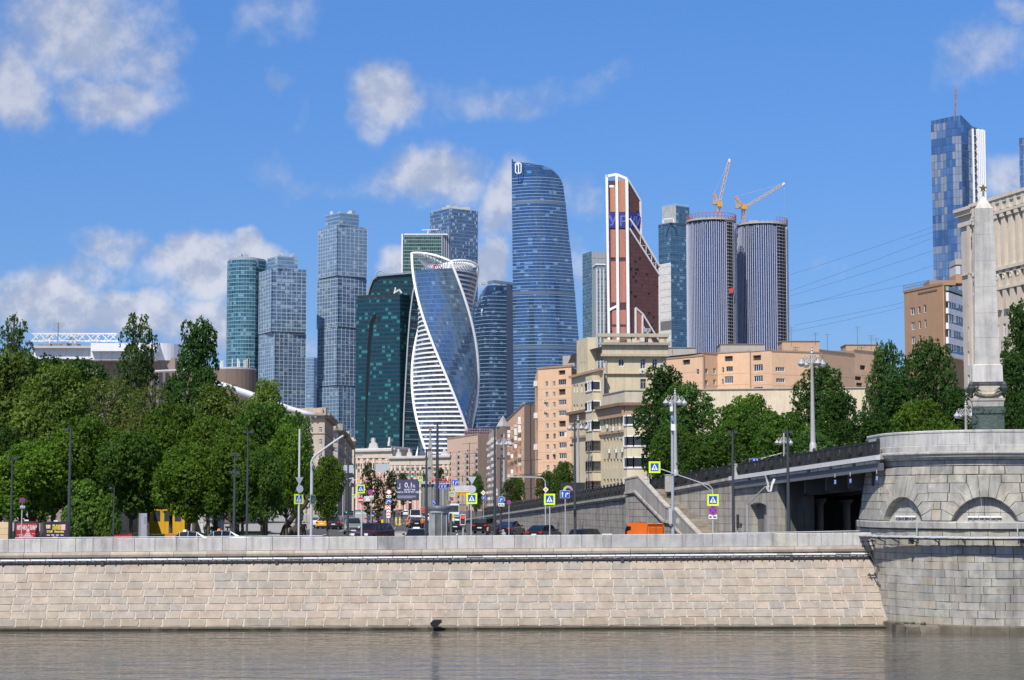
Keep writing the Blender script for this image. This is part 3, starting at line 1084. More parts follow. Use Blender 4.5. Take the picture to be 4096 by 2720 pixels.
for i in range(0,5):
 a,b=RL[i],RL[i+1]
 L_=(b-a).length
 za,zb=RZ[i]-RAILH+.20,RZ[i+1]-RAILH+.20
 s_a=0.0
 rng_=(0.0,L_)
 if i==2:
  rng_=(0,L_*.42)          # the stair opens here
 if i==4:
  continue
 npn=max(1,round((rng_[1]-rng_[0])/PANW))
 w=(rng_[1]-rng_[0])/npn
 ang=math.atan2(b.y-a.y,b.x-a.x)
 # run so that the local -y side faces the street (left)
 for k in range(npn):
  s=rng_[0]+k*w
  p=a.lerp(b,s/L_)
  q=a.lerp(b,(s+w)/L_)
  z0,z1=lerp(za,zb,s/L_),lerp(za,zb,(s+w)/L_)
  sc=(w/PANW,1,1)
  o=inst('panel',panel_data,rail,(q.x-RO.x,q.y-RO.y,z1),ang+math.pi,sc)
  o.rotation_euler=(0,math.atan2(z1-z0,w)*1.0,ang+math.pi)
  mid=(p+q)/2
  md=inst('medallion',shield if k % 3 else oval,o,(PANW/2,-.02,0))
  inst('post',postd,rail,(p.x-RO.x,p.y-RO.y,z0),ang)
# bridge deck over the embankment road
br=thing('bridge_deck','pale bridge deck edge with dark steel beams spanning the embankment road','bridge',(21,145,0))
BO=Vector(br.location)
a,b=RL[0],RL[1]
d=(b-a).normalized()
n=Vector((-d.y,d.x))
if n.x>0:
 n=-n
N3,D3=Vector((n.x,n.y,0)),Vector((d.x,d.y,0))
A,B=Vector((a.x,a.y,0)),Vector((b.x,b.y,0))
za,zb=RZ[0]-RAILH+.18,RZ[1]-RAILH+.18
def along(t,out,dz):
 return A.lerp(B,t)+N3*out+Vector((0,0,lerp(za,zb,t)+dz))-BO
def deckbar(name,o0,o1,d0,d1,col,mat,t0=-.03,t1=1.0):
 mb=MB()
 mb.hexa([along(t0,o0,d0),along(t1,o0,d0),along(t1,o1,d0),along(t0,o1,d0)],[along(t0,o0,d1),along(t1,o0,d1),along(t1,o1,d1),along(t0,o1,d1)],col)
 return mb.build(name,mat,br)
deckbar('deck_slab',.25,-60,-.22,-.0,(.3,.29,.28),PAVING,-.03,1.9)  # slab stretched wide and past the abutment to shade the underpass
ns=7
for k in range(ns):
 deckbar('fascia_panel',.55,.2,-.26,.05,J((.58,.57,.57),.03),METAL,lerp(-.03,1,k/ns)+.0006,lerp(-.03,1,(k+1)/ns)-.0006)
ns=14
for k in range(ns):
 t0,t1=lerp(-.02,1,k/ns),lerp(-.02,1,(k+(.66 if k % 2 else .92))/ns)
 deckbar('soffit_plate',.42,.15,-.47,-.29,J((.44,.44,.43),.06),METAL,t0,t1)
deckbar('edge_beam',.30,.0,-.98,-.47,(.115,.13,.155),METAL)
for k in range(6):
 o0=-2.2-3.2*k
 deckbar('girder',o0,o0-.3,-1.9,-.22,(.07,.075,.085),METAL)
for k in range(7):
 t=(k+.5)/7
 mb=MB()
 c0=along(t,-.2,-.9)
 for o0 in (-.4,):
  prof=[(0,-.3),(0,-1.9),(-1.9,-1.9),(-1.9,-.6)]
  p=[along(t,o0+x,z) for x,z in prof]
  mb.slab(p,D3*.12,(.08,.085,.09))
 mb.build('cross_frame',METAL,br)
# abutment face under the deck
ab=thing('bridge_abutment','stone bridge abutment with arched doorway beneath the deck','abutment',(19,158,0))
AO=Vector(ab.location)
W0=Vector((RL[1].x,RL[1].y,0))
wd=Vector((.2375,-.9714,0)).normalized()
wn_=Vector((wd.y,-wd.x,0))
top=RZ[1]-RAILH-.1
pl=lambda px,py:onplane(px,py,W0,(wd.x,wd.y))
u_of=lambda p:(p-W0).dot(wd)
du0,du1=u_of(pl(3003,2100)),u_of(pl(3066,2100))
zar,zsp=pl(3030,2010).z,pl(3003,2020).z
uend=u_of(pl(3112,2100))
def aw(u,z,o=0):
 return W0+wd*u+wn_*o+Vector((0,0,z))-AO
mb=MB()
mb.hexa([aw(0,-.6,-.6),aw(uend,-.6,-.6),aw(uend,-.6,-3),aw(0,-.6,-3)],[aw(0,top,-.6),aw(uend,top,-.6),aw(uend,top,-3),aw(0,top,-3)],(.16,.155,.15))
mb.build('core',RAMPST,ab)
zc=-.4
while zc<top-.1:
 z1=min(zc+.62,top)
 u=.02
 while u<uend:
  e=min(uend,u+rb.uniform(.8,1.3))
  segs=[(u,e)]
  if zc<zar-.15:
   segs=[]
   if u<du0:
    segs.append((u,min(e,du0)))
   if e>du1:
    segs.append((max(u,du1),e))
  for s0,s1 in segs:
   if s1-s0<.06:
    continue
   mb=MB()
   o=rb.uniform(0,.015)
   mb.hexa([aw(s0+.01,zc+.01,-.6),aw(s1-.01,zc+.01,-.6),aw(s1-.01,zc+.01,o),aw(s0+.01,zc+.01,o)],
     [aw(s0+.01,z1-.01,-.6),aw(s1-.01,z1-.01,-.6),aw(s1-.01,z1-.01,o),aw(s0+.01,z1-.01,o)],J((.36,.335,.295),.10))
   mb.build('facing_stone',RAMPST,ab)
  u=e
 zc+=.62
mb=MB()
arc=[(lerp(du0,du1,k/8),zsp+(zar-zsp)*math.sin(math.pi*k/8)) for k in range(9)]
for (u0,z0),(u1,z1) in zip(arc,arc[1:]):
 zz=max(zar+.05,z1,z0)
 mb.hexa([aw(u0,z0,-.5),aw(u1,z1,-.5),aw(u1,z1,.03),aw(u0,z0,.03)],[aw(u0,zz+.3,-.5),aw(u1,zz+.3,-.5),aw(u1,zz+.3,.03),aw(u0,zz+.3,.03)],(.34,.32,.285))
mb.build('door_arch',RAMPST,ab)
mb=MB()
mb.hexa([aw(lerp(du0,du1,.55),-.4,-.58),aw(du1,-.4,-.58),aw(du1,-.4,-.4),aw(lerp(du0,du1,.55),-.4,-.4)],[aw(lerp(du0,du1,.55),zar,-.58),aw(du1,zar,-.58),aw(du1,zar,-.4),aw(lerp(du0,du1,.55),zar,-.4)],(.25,.25,.25))
mb.build('inner_jamb',RAMPST,ab)
# side wall, columns and back wall below the bridge
mb=MB()
e0=aw(uend,0,0)+AO
fdir,fnr=Vector((.97,.24,0)),Vector((.24,-.97,0))
zc=-.4
while zc<top+.2:
 u=0
 while u<1.5:
  e=min(1.6,u+rb.uniform(.8,1.3))
  q=e0+fdir*(u+.01)+Vector((0,0,zc))
  r_=e0+fdir*(e-.01)+Vector((0,0,zc))
  m2=MB()
  m2.slab([p-AO for p in (q,r_,r_+Vector((0,0,.6)),q+Vector((0,0,.6)))],fnr*-.5,J((.36,.335,.295),.10))
  m2.build('facing_stone',RAMPST,ab)
  u=e
 zc+=.62
e0=e0+fdir*1.6
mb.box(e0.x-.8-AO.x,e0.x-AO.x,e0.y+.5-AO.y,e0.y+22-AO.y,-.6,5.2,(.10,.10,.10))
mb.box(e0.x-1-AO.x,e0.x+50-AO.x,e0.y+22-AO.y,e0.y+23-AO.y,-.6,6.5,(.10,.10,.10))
mb.build('back_wall',RAMPST,ab)
for px in (3276,3383,3487):
 d_=166
 p=Vector((xat(px,d_),d_,0))
 zt=zat(1990,d_)
 t=thing('bridge_column','round concrete column under the bridge, '+{3276:'nearest the abutment',3383:'in the middle of three',3487:'half hidden behind the pier'}[px],'column',p,group='columns under the bridge')
 mb=MB()
 mb.lathe([(.36,-.4),(.34,zt-.75)],20,(.74,.74,.74))
 mb.build('shaft',PLASTER,t,smooth=True)
 mb=MB()
 mb.lathe([(.34,zt-.76),(.42,zt-.5),(.6,zt-.3),(.62,zt-.05),(0,zt)],20,(.74,.74,.74))
 mb.build('capital',PLASTER,t)
mb=MB()
d_=166
mb.hexa([(xat(3190,d_)-AO.x,d_-.5-AO.y,zat(1990,d_)),(xat(3560,d_)-AO.x,d_-.5-AO.y,zat(1990,d_)),(xat(3560,d_)-AO.x,d_+.5-AO.y,zat(1990,d_)),(xat(3190,d_)-AO.x,d_+.5-AO.y,zat(1990,d_))],
  [(xat(3190,d_)-AO.x,d_-.5-AO.y,zat(1974,d_)),(xat(3560,d_)-AO.x,d_-.5-AO.y,zat(1974,d_)),(xat(3560,d_)-AO.x,d_+.5-AO.y,zat(1974,d_)),(xat(3190,d_)-AO.x,d_+.5-AO.y,zat(1974,d_))],(.6,.6,.6))
mb.build('crosshead',RAMPST,ab)
# stone gate posts in the railing
for px,y0,y1,d_,lab in ((2672,1898,1962,167.3,'short stone post where the stair meets the ramp railing'),(2951,1855,1915,156.6,'short stone post where the railing meets the bridge deck')):
 p=at(px,y1,d_)
 mb=MB()
 h=zat(y0,d_)-p.z
 mb.box(-.26,.26,-.3,.3,-.1,h-.08,(.42,.405,.37))
 mb.box(-.30,.30,-.34,.34,h-.08,h,(.45,.43,.39))
 tag(mb.build('stone_post',GRANITE,None,p),lab,'stone post')
# stairs with a stepped balustrade in front of the ramp wall
st=thing('stone_stairs','stone stairs with sloping balustrade climbing the ramp wall','stairs',(11,165,0))
SO=Vector(st.location)
sdir=Vector((3.9,-12.5,0)).normalized()
P0=Vector((xat(2500,172.5),172.5,0))
sp_=lambda px,py:onplane(px,py,P0,(sdir.x,sdir.y))
sn=Vector((-sdir.y,sdir.x,0))
if sn.x<0:
 sn=-sn
mb=MB()
up=[(2500,1916),(2552,1905),(2664,2029),(2690,2031),(2790,2136)]
lo=[(2500,1972),(2540,1966),(2655,2085),(2678,2088),(2748,2162)]
for k in range(4):
 q=[sp_(*lo[k]),sp_(*lo[k+1]),sp_(*up[k+1]),sp_(*up[k])]
 mb=MB()
 mb.slab([p-SO for p in q],sn*.35,J((.33,.31,.285),.04))
 mb.build('balustrade_panel',RAMPST,st)
 mb=MB()
 a_,b_=sp_(*up[k]),sp_(*up[k+1])
 mb.beam(a_+sn*.18-SO,b_+sn*.18-SO,.46,.14,(.40,.37,.325))
 mb.build('coping_stone',RAMPST,st)
 mb=MB()
 a_,b_=sp_(*lo[k]),sp_(*lo[k+1])
 mb.beam(a_+sn*.1-SO,b_+sn*.1-SO,.44,.2,(.40,.37,.32))
 mb.build('string_course',RAMPST,st)
# wall below the balustrade in coursed stones
wallp=[sp_(*lo[0])]+[sp_(*q) for q in lo[1:]]
zc=-.5
while zc<wallp[0].z:
 L_=(wallp[-1]-wallp[0]).dot(sdir)
 s=0.0
 while s<L_:
  e=min(L_,s+rb.uniform(.95,1.3))
  ztop=[]
  for q in (s,e):
   for p,r in zip(wallp,wallp[1:]):
    sa,sb=(p-wallp[0]).dot(sdir),(r-wallp[0]).dot(sdir)
    if sa-1e-6<=q<=sb+1e-6:
     ztop.append(lerp(p.z,r.z,(q-sa)/(sb-sa)))
     break
  if len(ztop)==2 and zc<min(ztop)-.05:
   b0=wallp[0].copy()
   b0.z=0
   q0,q1=b0+sdir*(s+.01),b0+sdir*(e-.01)
   o=sn*rb.uniform(.05,.07)
   f=[q0+o+Vector((0,0,zc+.01)),q1+o+Vector((0,0,zc+.01)),q1+o+Vector((0,0,min(zc+.6,ztop[1]))),q0+o+Vector((0,0,min(zc+.6,ztop[0])))]
   mb=MB()
   mb.slab([p-SO for p in f],sn*.3,J((.325,.30,.265),.09))
   mb.build('facing_stone',RAMPST,st)
  s=e
 zc+=.62
# the flight of steps
s_top,s_bot=sp_(2560,1955),sp_(2800,2150)
n_st=26
for k in range(n_st):
 t=k/n_st
 if .46<t<.52:
  continue
 p=s_top.lerp(s_bot,t)
 q=s_top.lerp(s_bot,(k+1)/n_st)
 mb=MB()
 z=lerp(s_top.z-.1,-.3,t)
 z2=lerp(s_top.z-.1,-.3,(k+1)/n_st)
 f=[p+sn*.36,q+sn*.36+sdir*.04,q+sn*3.2+sdir*.04,p+sn*3.2]
 mb.hexa([Vector((v.x,v.y,-.5))-SO for v in f],[Vector((v.x,v.y,z))-SO for v in f],J((.33,.29,.235),.09))
 mb.build('step',RAMPST,st)
mb=MB()
f=[sp_(2497,1940),sp_(2560,1940)]
q=[f[0]+sn*.36,f[1]+sn*.36,f[1]+sn*3.4,f[0]+sn*3.4]
mb.hexa([Vector((v.x,v.y,-.5))-SO for v in q],[Vector((v.x,v.y,s_top.z-.02))-SO for v in q],(.3,.28,.25))
mb.build('landing',RAMPST,st)
mb=MB()
q=[sp_(2612,1915),sp_(2640,1915)]
mb.slab([Vector((v.x,v.y,z))+sn*3.0-SO for v,z in ((q[0],s_top.z-.1),(q[1],s_top.z-.1),(q[1],s_top.z+1.1),(q[0],s_top.z+1.1))],sn*.5,(.42,.4,.37))
mb.build('end_post',RAMPST,st)
XPY=1150
# ------------------------------------------------------------------ skyline towers
def loft(rings,zs,closed=True):
 """skin through rings of (x, y); uv runs in metres"""
 mb=MB()
 mb.uv=[]
 n=len(rings[0])
 for i in range(len(rings)-1):
  r0,r1,z0,z1=rings[i],rings[i+1],zs[i],zs[i+1]
  u=0.0
  for k in range(n if closed else n-1):
   k2=(k+1) % n
   w=math.hypot(r0[k2][0]-r0[k][0],r0[k2][1]-r0[k][1])
   zz=lambda z,j:z[j] if isinstance(z,(list,tuple)) else z
   mb.face([(*r0[k],zz(z0,k)),(*r0[k2],zz(z0,k2)),(*r1[k2],zz(z1,k2)),(*r1[k],zz(z1,k))],(.5,.5,.5))
   mb.uv+=[(u,zz(z0,k)),(u+w,zz(z0,k2)),(u+w,zz(z1,k2)),(u,zz(z1,k))]
   u+=w
 z=zs[-1]
 top=[(*rings[-1][k],z[k] if isinstance(z,(list,tuple)) else z) for k in range(n)]
 if closed:
  mb.face(top,(.5,.5,.5))
  mb.uv+=[(0,0.0)]*n
 return mb
def quadplan(pxl,pxc,pxr,d,py=None):
 """four sided plan whose nearest corner stands at pxc"""
 sc=d/F
 wl_,wr_=(pxc-pxl)*sc,(pxr-pxc)*sc
 a=math.hypot(wl_,wr_)
 c=Vector((xat(pxc,d,py),d))
 l,r=Vector((-wl_,wr_*.98)),Vector((wr_,wl_*.98))
 # the corner that is farther away looks narrower: stretch it a little
 l *= 1+l.y/d
 r *= 1+r.y/d
 k=c.x/d
 l.x+=k*l.y
 r.x+=k*r.y
 return [tuple(c+l),tuple(c),tuple(c+r),tuple(c+l+r)]
def offset_plan(pl_,o):
 c=Vector((sum(p[0] for p in pl_)/len(pl_),sum(p[1] for p in pl_)/len(pl_)))
 out=[]
 for p in pl_:
  v=Vector(p)-c
  out.append(tuple(c+v*(1+o/v.length)))
 return out
def bands(root,O,planf,zs,h,out,col,mat,name='floor_band',openring=None):
 for z in zs:
  pl_=offset_plan(planf(z),out)
  mb=MB()
  if openring:
   pl_=pl_[openring[0]:openring[1]]
   for a,b in zip(pl_,pl_[1:]):
    mb.beam((a[0]-O.x,a[1]-O.y,z-O.z+h/2),(b[0]-O.x,b[1]-O.y,z-O.z+h/2),h*1.2,h,col)
  else:
   mb.prism([(x-O.x,y-O.y) for x,y in pl_],z-O.z,z-O.z+h,J(col,.05))
  mb.build(name,mat,root)
def shift(mb,O):
 mb.v=[(x-O.x,y-O.y,z-O.z) for x,y,z in mb.v]
 return mb
def frange(a,b,s):
 out=[]
 while a<b-1e-6:
  out.append(a)
  a+=s
 return out
def block(root,O,name,plan,z0,z1,mat,fh=None,bcol=None,bmat=METAL,bh=.55,out=.25,mull=None):
 b=shift(loft([plan,plan],[z0,z1]),O).build(name,mat,root)
 if fh:
  bands(root,O,lambda z:plan,frange(z0+fh,z1-.3,fh),bh,out,bcol,bmat)
 if mull:
  step,w,c=mull
  for a,e in zip(plan[:2],plan[1:3]):
   L_=math.hypot(e[0]-a[0],e[1]-a[1])
   n=int(L_/step)
   for k in range(n+1):
    t=k/n
    x,y=lerp(a[0],e[0],t)-O.x,lerp(a[1],e[1],t)-O.y
    mb=MB()
    mb.rbox((x,y,(z0+z1)/2-O.z),(w,w*1.4,z1-z0),0,c)
    mb.build('mullion',bmat,root)
 return b
def rooftop(root,O,plan,z,n,seed=1):
 r=random.Random(seed)
 c=Vector((sum(p[0] for p in plan)/len(plan),sum(p[1] for p in plan)/len(plan)))
 for k in range(n):
  p=c.lerp(Vector(plan[r.randrange(len(plan))]),r.uniform(.1,.75))
  h=r.uniform(1.5,5)
  mb=MB()
  mb.rbox((p.x-O.x,p.y-O.y,z-O.z+h/2),(r.uniform(2,6),r.uniform(2,6),h),r.uniform(0,1),J((.4,.42,.44),.2))
  mb.build('roof_unit',METAL,root)
# --- T1 round teal tower at the left of the group
D1=2100
FT1=facade('glass_teal',3.0,4.2,(.03,.10,.13),(.10,.24,.30),(.16,.27,.31),.10,.24,(.28,.42,.46),.08,.58,.14,.012)
cx=(xat(909,D1)+xat(1062,D1))/2
rr=xat(1062,D1)-cx
t1=thing('glass_tower','round fronted teal glass tower, leftmost of the skyline','tower',(cx,D1,0),group='skyscrapers of the business district')
O=Vector((cx,D1,0))
pl1=[(cx+rr*math.cos(a),D1+rr*math.sin(a)) for a in [math.pi*1.0+math.pi*k/20 for k in range(15)]]+[(xat(1014,D1) ,D1-rr*.80),(xat(1036,D1),D1-rr*.55),(cx+rr,D1),(cx+rr,D1+20),(cx-rr,D1+20)]
zt=zat(1047,D1)
block(t1,O,'body',pl1,0,zt,FT1,4.2,(.18,.33,.38),METAL,.5,.3)
mb=MB()
mb.prism([((x-cx)*.93,(y-D1)*.93) for x,y in pl1],zt,zat(1037,D1),(.30,.33,.36))
mb.build('crown_ring',METAL,t1)
rooftop(t1,O,pl1,zat(1037,D1),3,3)
# --- T2 and T3: stacked, shifted glass boxes with pale grids
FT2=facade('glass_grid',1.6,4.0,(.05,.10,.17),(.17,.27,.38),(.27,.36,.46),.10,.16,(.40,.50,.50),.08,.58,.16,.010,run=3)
FT2B=facade('glass_grid_sky_sheen',1.6,4.0,(.13,.23,.36),(.22,.34,.48),(.30,.40,.51),.10,.16,(.46,.56,.60),.08,.55,.18,.010,run=3)  # paler copy of the grid glass, its tone standing for mirrored sky
def two_tone(root,O,name,plan,z0,z1,ma,mb_):
 """left face and right face of a box get their own curtain wall"""
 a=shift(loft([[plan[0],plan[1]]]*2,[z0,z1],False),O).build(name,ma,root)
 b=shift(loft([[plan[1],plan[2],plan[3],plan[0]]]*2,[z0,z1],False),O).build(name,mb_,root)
 mb=MB()
 mb.face([(x-O.x,y-O.y,z1-O.z) for x,y in plan],(.4,.42,.44))
 mb.build('flat_roof',METAL,root)
def stacked(label,d,blocks,seed,grp='skyscrapers of the business district'):
 O=Vector((xat(blocks[0][1],d),d,0))
 t=thing('glass_tower',label,'tower',O,group=grp)
 for nm,pxl,pxc,pxr,y1,y0,mats in blocks:
  plan=quadplan(pxl,pxc,pxr,d)
  z0,z1=(zat(y0,d) if y0<1990 else 0),zat(y1,d)
  two_tone(t,O,nm,plan,z0,z1,*mats)
  if nm != 'cap':
   bands(t,O,lambda z:plan,frange(z0+4,z1-1,8.0),.4,.2,(.33,.40,.48),METAL)
   for a,e in zip(plan[:2],plan[1:3]):
    L_=math.hypot(e[0]-a[0],e[1]-a[1])
    n=max(2,int(L_/4.8))
    for k in range(n+1):
     x,y=lerp(a[0],e[0],k/n)-O.x,lerp(a[1],e[1],k/n)-O.y
     mb=MB()
     mb.rbox((x,y,(z0+z1)/2),(.34,.6,z1-z0),0,(.36,.42,.49))
     mb.build('mullion',METAL,t)
   ins=offset_plan(plan,-1.2)
   mb=MB()
   mb.prism([(x-O.x,y-O.y) for x,y in ins],z0-2.4,z0+.1,(.10,.12,.15))
   mb.build('shadow_gap',METAL,t)
  else:
   rooftop(t,O,plan,z1,4,seed)
 return t
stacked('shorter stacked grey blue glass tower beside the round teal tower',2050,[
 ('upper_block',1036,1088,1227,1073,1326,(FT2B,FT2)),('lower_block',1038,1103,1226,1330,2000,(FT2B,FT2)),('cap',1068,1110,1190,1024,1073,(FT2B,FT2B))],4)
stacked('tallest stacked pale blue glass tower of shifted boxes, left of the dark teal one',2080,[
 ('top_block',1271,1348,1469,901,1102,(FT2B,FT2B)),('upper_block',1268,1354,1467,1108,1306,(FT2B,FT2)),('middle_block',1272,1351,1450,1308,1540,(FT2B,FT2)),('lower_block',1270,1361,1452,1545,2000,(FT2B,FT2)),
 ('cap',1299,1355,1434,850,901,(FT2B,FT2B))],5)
# small far tower between them
D=2500
O=Vector((xat(1250,D),D,0))
t=thing('glass_tower','small pale tower in the gap between the two stacked towers','tower',O)
pl_=[(xat(1226,D),D+2),(xat(1258,D),D),(xat(1275,D),D+10),(xat(1275,D),D+40),(xat(1226,D),D+40)]
block(t,O,'body',pl_,0,zat(1430,D),facade('glass_far',2.5,4,(.12,.2,.3),(.22,.30,.40),(.22,.3,.38),.1,.2,lp=.02),8,(.30,.37,.45),METAL,.6,.2)
# --- T4 dark teal tower with a step, an arched groove and a curved rib
D4=1850
FT4=facade('glass_dark_teal',1.5,4.1,(.008,.042,.066),(.015,.066,.088),(.008,.036,.05),.07,.40,(.045,.24,.23),.12,.45,.12,.006,run=2)
FT4B=facade('glass_dark_side',1.5,4.1,(.012,.034,.052),(.02,.05,.068),(.12,.19,.22),.05,.10,(.05,.26,.25),.05,.35,.12,.006,run=3)
O=Vector((xat(1520,D4),D4,0))
t4=thing('glass_tower','dark teal stepped glass tower with an arched black groove, behind the twisted one','tower',O,group='skyscrapers of the business district')
fp=[(xat(1421,D4),D4+12),(xat(1600,D4),D4),(xat(1640,D4),D4+12),(xat(1640,D4),D4+55),(xat(1421,D4),D4+55)]
block(t4,O,'front_block',fp,0,zat(1188,D4),FT4)
mb=MB()
mb.prism([(x-O.x,y-O.y) for x,y in offset_plan(fp,-.6)],zat(1188,D4),zat(1176,D4),(.012,.02,.03))
mb.build('parapet',METAL,t4)
# set back slab whose left top corner curves
prof=[(1466,1195),(1478,1150),(1490,1120),(1508,1104),(1663,1090),(1668,2010),(1466,2010)]
d5=D4+58
pts=[at(px,py,d5) for px,py in prof]
mb=MB()
mb.uv=[]
vec=Vector((3,38,0))
n=len(pts)
mb.face([p-O for p in reversed(pts)],(.5,.5,.5))
mb.uv+=[(p.x,p.z) for p in reversed(pts)]
for k in range(n):
 a,b=pts[k],pts[(k+1) % n]
 mb.face([a-O,b-O,b+vec-O,a+vec-O],(.5,.5,.5))
 mb.uv+=[(0,a.z),(0.1,b.z),(38,b.z),(38,a.z)]
mb.build('back_slab',FT4,t4)
mb=MB()
for a,b in zip(pts[:4],pts[1:5]):
 mb.beam(a-O-Vector((0,1,0)),b-O-Vector((0,1,0)),2,1.6,(.22,.26,.28))
mb.build('roof_edge',METAL,t4)
# right flank with curved grey rib
rib=[(1664,1120),(1652,1170),(1640,1260),(1631,1380),(1623,1520),(1616,1660),(1612,1810),(1611,2010)]
d6=D4+2
side=[at(px,py,d6) for px,py in rib]
poly=side+[at(1720,2010,d6+25),at(1720,1110,d6+25)]
mb=MB()
mb.uv=[]
for a,b in zip(side,side[1:]):
 a2,b2=Vector((xat(1735,d6+22),d6+22,a.z)),Vector((xat(1735,d6+22),d6+22,b.z))
 mb.face([b-O,b2-O,a2-O,a-O],(.5,.5,.5))
 mb.uv+=[(b.x,b.z),(b.x+30,b.z),(b.x+30,a.z),(b.x,a.z)]
 mb.face([a-O,a2-O,a2+Vector((0,30,0))-O,a+Vector((0,30,0))-O],(.3,.3,.3))
 mb.uv+=[(0,0)]*4
mb.build('flank',FT4B,t4)
mb=MB()
mb.tube([p-O+Vector((0,-.8,0)) for p in side],.75,6,(.38,.40,.40))
mb.build('curved_rib',METAL,t4)
for z in frange(20,zat(1200,d6),9.0):
 xx=np.interp(-z,[-p.z for p in side],[p.x for p in side])
 mb=MB()
 a=Vector((xx,d6,z))-O
 b=Vector((xat(1735,d6+22),d6+22,z))-O
 mb.beam(a+Vector((.6,-.3,0)),b+Vector((0,-.3,0)),.4,.45,(.25,.31,.33))
 mb.build('floor_band',METAL,t4)
# groove: a recessed looking dark arch, built as a proud dark channel
gr=[(1460,2010),(1462,1800),(1465,1640),(1471,1500),(1478,1380),(1487,1300),(1497,1268),(1506,1261),(1514,1268),(1519,1285)]
yf=lambda px:lerp(D4+12,D4,(px-1421)/179)
cl=[at(px,py,yf(px)-.35) for px,py in gr]
wd_=[.9,1.0,1.2,1.5,1.9,2.3,2.3,2.0,1.3,.3]
mb=MB()
for k in range(len(cl)-1):
 a,b=cl[k],cl[k+1]
 d_=(b-a).normalized()
 r_=Vector((d_.z,0,-d_.x))
 mb.slab([a-r_*wd_[k]-O,a+r_*wd_[k]-O,b+r_*wd_[k+1]-O,b-r_*wd_[k+1]-O],(0,.5,0),(.004,.008,.012))
mb.build('arched_groove',PLASTIC,t4)
mb=MB()
mb.beam(at(1575,1172,D4+3)-O,at(1600,1158,D4+3)-O,1.5,1.2,(.6,.6,.6))
mb.beam(at(1577,1175,D4+3)-O,at(1582,1150,D4+3)-O,1.2,1.2,(.6,.6,.6))
mb.beam(at(1598,1160,D4+3)-O,at(1607,1172,D4+3)-O,1.5,1.5,(.62,.62,.62))
mb.build('cleaning_crane',METAL,t4)
mb=MB()
c0=at(1521,1100,d5+6)-O
mb.tube([c0+Vector((5.0*math.cos(a),0,5.0*math.sin(a)-1)) for a in [math.pi*k/10 for k in range(11)]],.6,6,(.35,.38,.38))
for a in (.5,1.2,1.9,2.6):
 mb.beam(c0+Vector((0,0,-1)),c0+Vector((5*math.cos(a),0,5*math.sin(a)-1)),.4,.4,(.35,.38,.38))
mb.build('roof_wheel',METAL,t4)
# --- T5 the twisted tower
D5=1760
C5=Vector((xat(1781,D5,1400),D5))
R5=130*D5/F
O5=Vector((C5.x,C5.y,0))
t5=thing('twisted_tower','spiral twisted glass tower with white ribbons and white floor bands','tower',O5,group='skyscrapers of the business district')
def ang5(py):
 return math.radians(180+(py-1003)*.1835)
def corner(k,py):
 """k 0: the ribbon that starts top left; angles grow towards the viewer, then to the right"""
 a=ang5(py)+k*math.pi/2
 rad=R5*(1.0 if py>1200 else lerp(1.02,1.0,(py-1000)/200))
 return Vector((C5.x+rad*math.cos(a),C5.y+rad*math.sin(a),zat(py,D5)))
TOPY=[1013,1062,1064,1040]          # row where every corner ends
FT5=facade('glass_twist',1.5,4.1,(.11,.18,.28),(.17,.26,.38),(.11,.18,.27),.07,.10,(.36,.46,.48),.035,.72,.07,.008,run=2)
FT5W=facade('glass_twist_banded',1.5,4.1,(.05,.06,.08),(.16,.19,.23),(.05,.06,.08),.07,.10,(.36,.42,.44),.05,.45,.12,.008,run=2)
PY5=[2010]+list(range(2000,1075,-12))+[1075]
ROOF5=1088
def face_pt(k,py,t):
 """point on face between corner k and k+1; faces bow out slightly"""
 a,b=corner(k,py),corner(k+1,py)
 m=a.lerp(b,t)
 c=Vector((C5.x,C5.y,m.z))
 bow=math.sin(math.pi*t)*.16
 return m+(m-c)*bow
NT5=10
for k in range(4):
 mb=MB()
 mb.uv=[]
 for p0,p1 in zip(PY5,PY5[1:]):
  if p1<ROOF5:
   p1=ROOF5
  if p0<=p1:
   continue
  for q in range(NT5):
   t0_,t1_=q/NT5,(q+1)/NT5
   P_=[face_pt(k,p0,t0_),face_pt(k,p0,t1_),face_pt(k,p1,t1_),face_pt(k,p1,t0_)]
   mb.face([p-O5 for p in P_],(.5,.5,.5))
   W_=R5*1.45
   mb.uv+=[(k*60+t0_*W_,P_[0].z),(k*60+t1_*W_,P_[1].z),(k*60+t1_*W_,P_[2].z),(k*60+t0_*W_,P_[3].z)]
 mb.build('glass_face',FT5 if k in (0,2) else FT5W,t5,smooth=True)
mb=MB()
mb.face([corner(k,ROOF5)-O5 for k in range(4)],(.35,.36,.37))
mb.build('roof',METAL,t5)
# white ribbons
for k in range(4):
 pts=[corner(k,py) for py in list(range(2010,TOPY[k]+8,-14))+[TOPY[k]]]
 mb=MB()
 pts2=[]
 for p in pts:
  c=Vector((C5.x,C5.y,p.z))
  pts2.append(c+(p-c)*1.025-O5)
 mb.tube(pts2,1.25,6,(.84,.84,.85))
 mb.build('ribbon',METAL,t5,smooth=True)
# crown beams between the ribbon tops
for k in range(4):
 n=14
 pts=[]
 for q in range(n+1):
  t_=q/n
  py=lerp(TOPY[k],TOPY[(k+1) % 4],t_)
  p=face_pt(k,py,t_)
  c=Vector((C5.x,C5.y,p.z))
  pts.append(c+(p-c)*1.02-O5+Vector((0,0,2.6*math.sin(math.pi*t_))))
 mb=MB()
 mb.tube(pts,1.15,6,(.84,.84,.85))
 mb.build('crown_beam',METAL,t5,smooth=True)
 for q in range(1,n):
  if k in (0,1):
   mb=MB()
   c=Vector((0,0,zat(1082,D5)))
   mb.beam(pts[q],c.lerp(Vector((pts[q].x,pts[q].y,c.z)),.55),.55,.8,(.55,.56,.58))
   mb.build('crown_strut',METAL,t5)
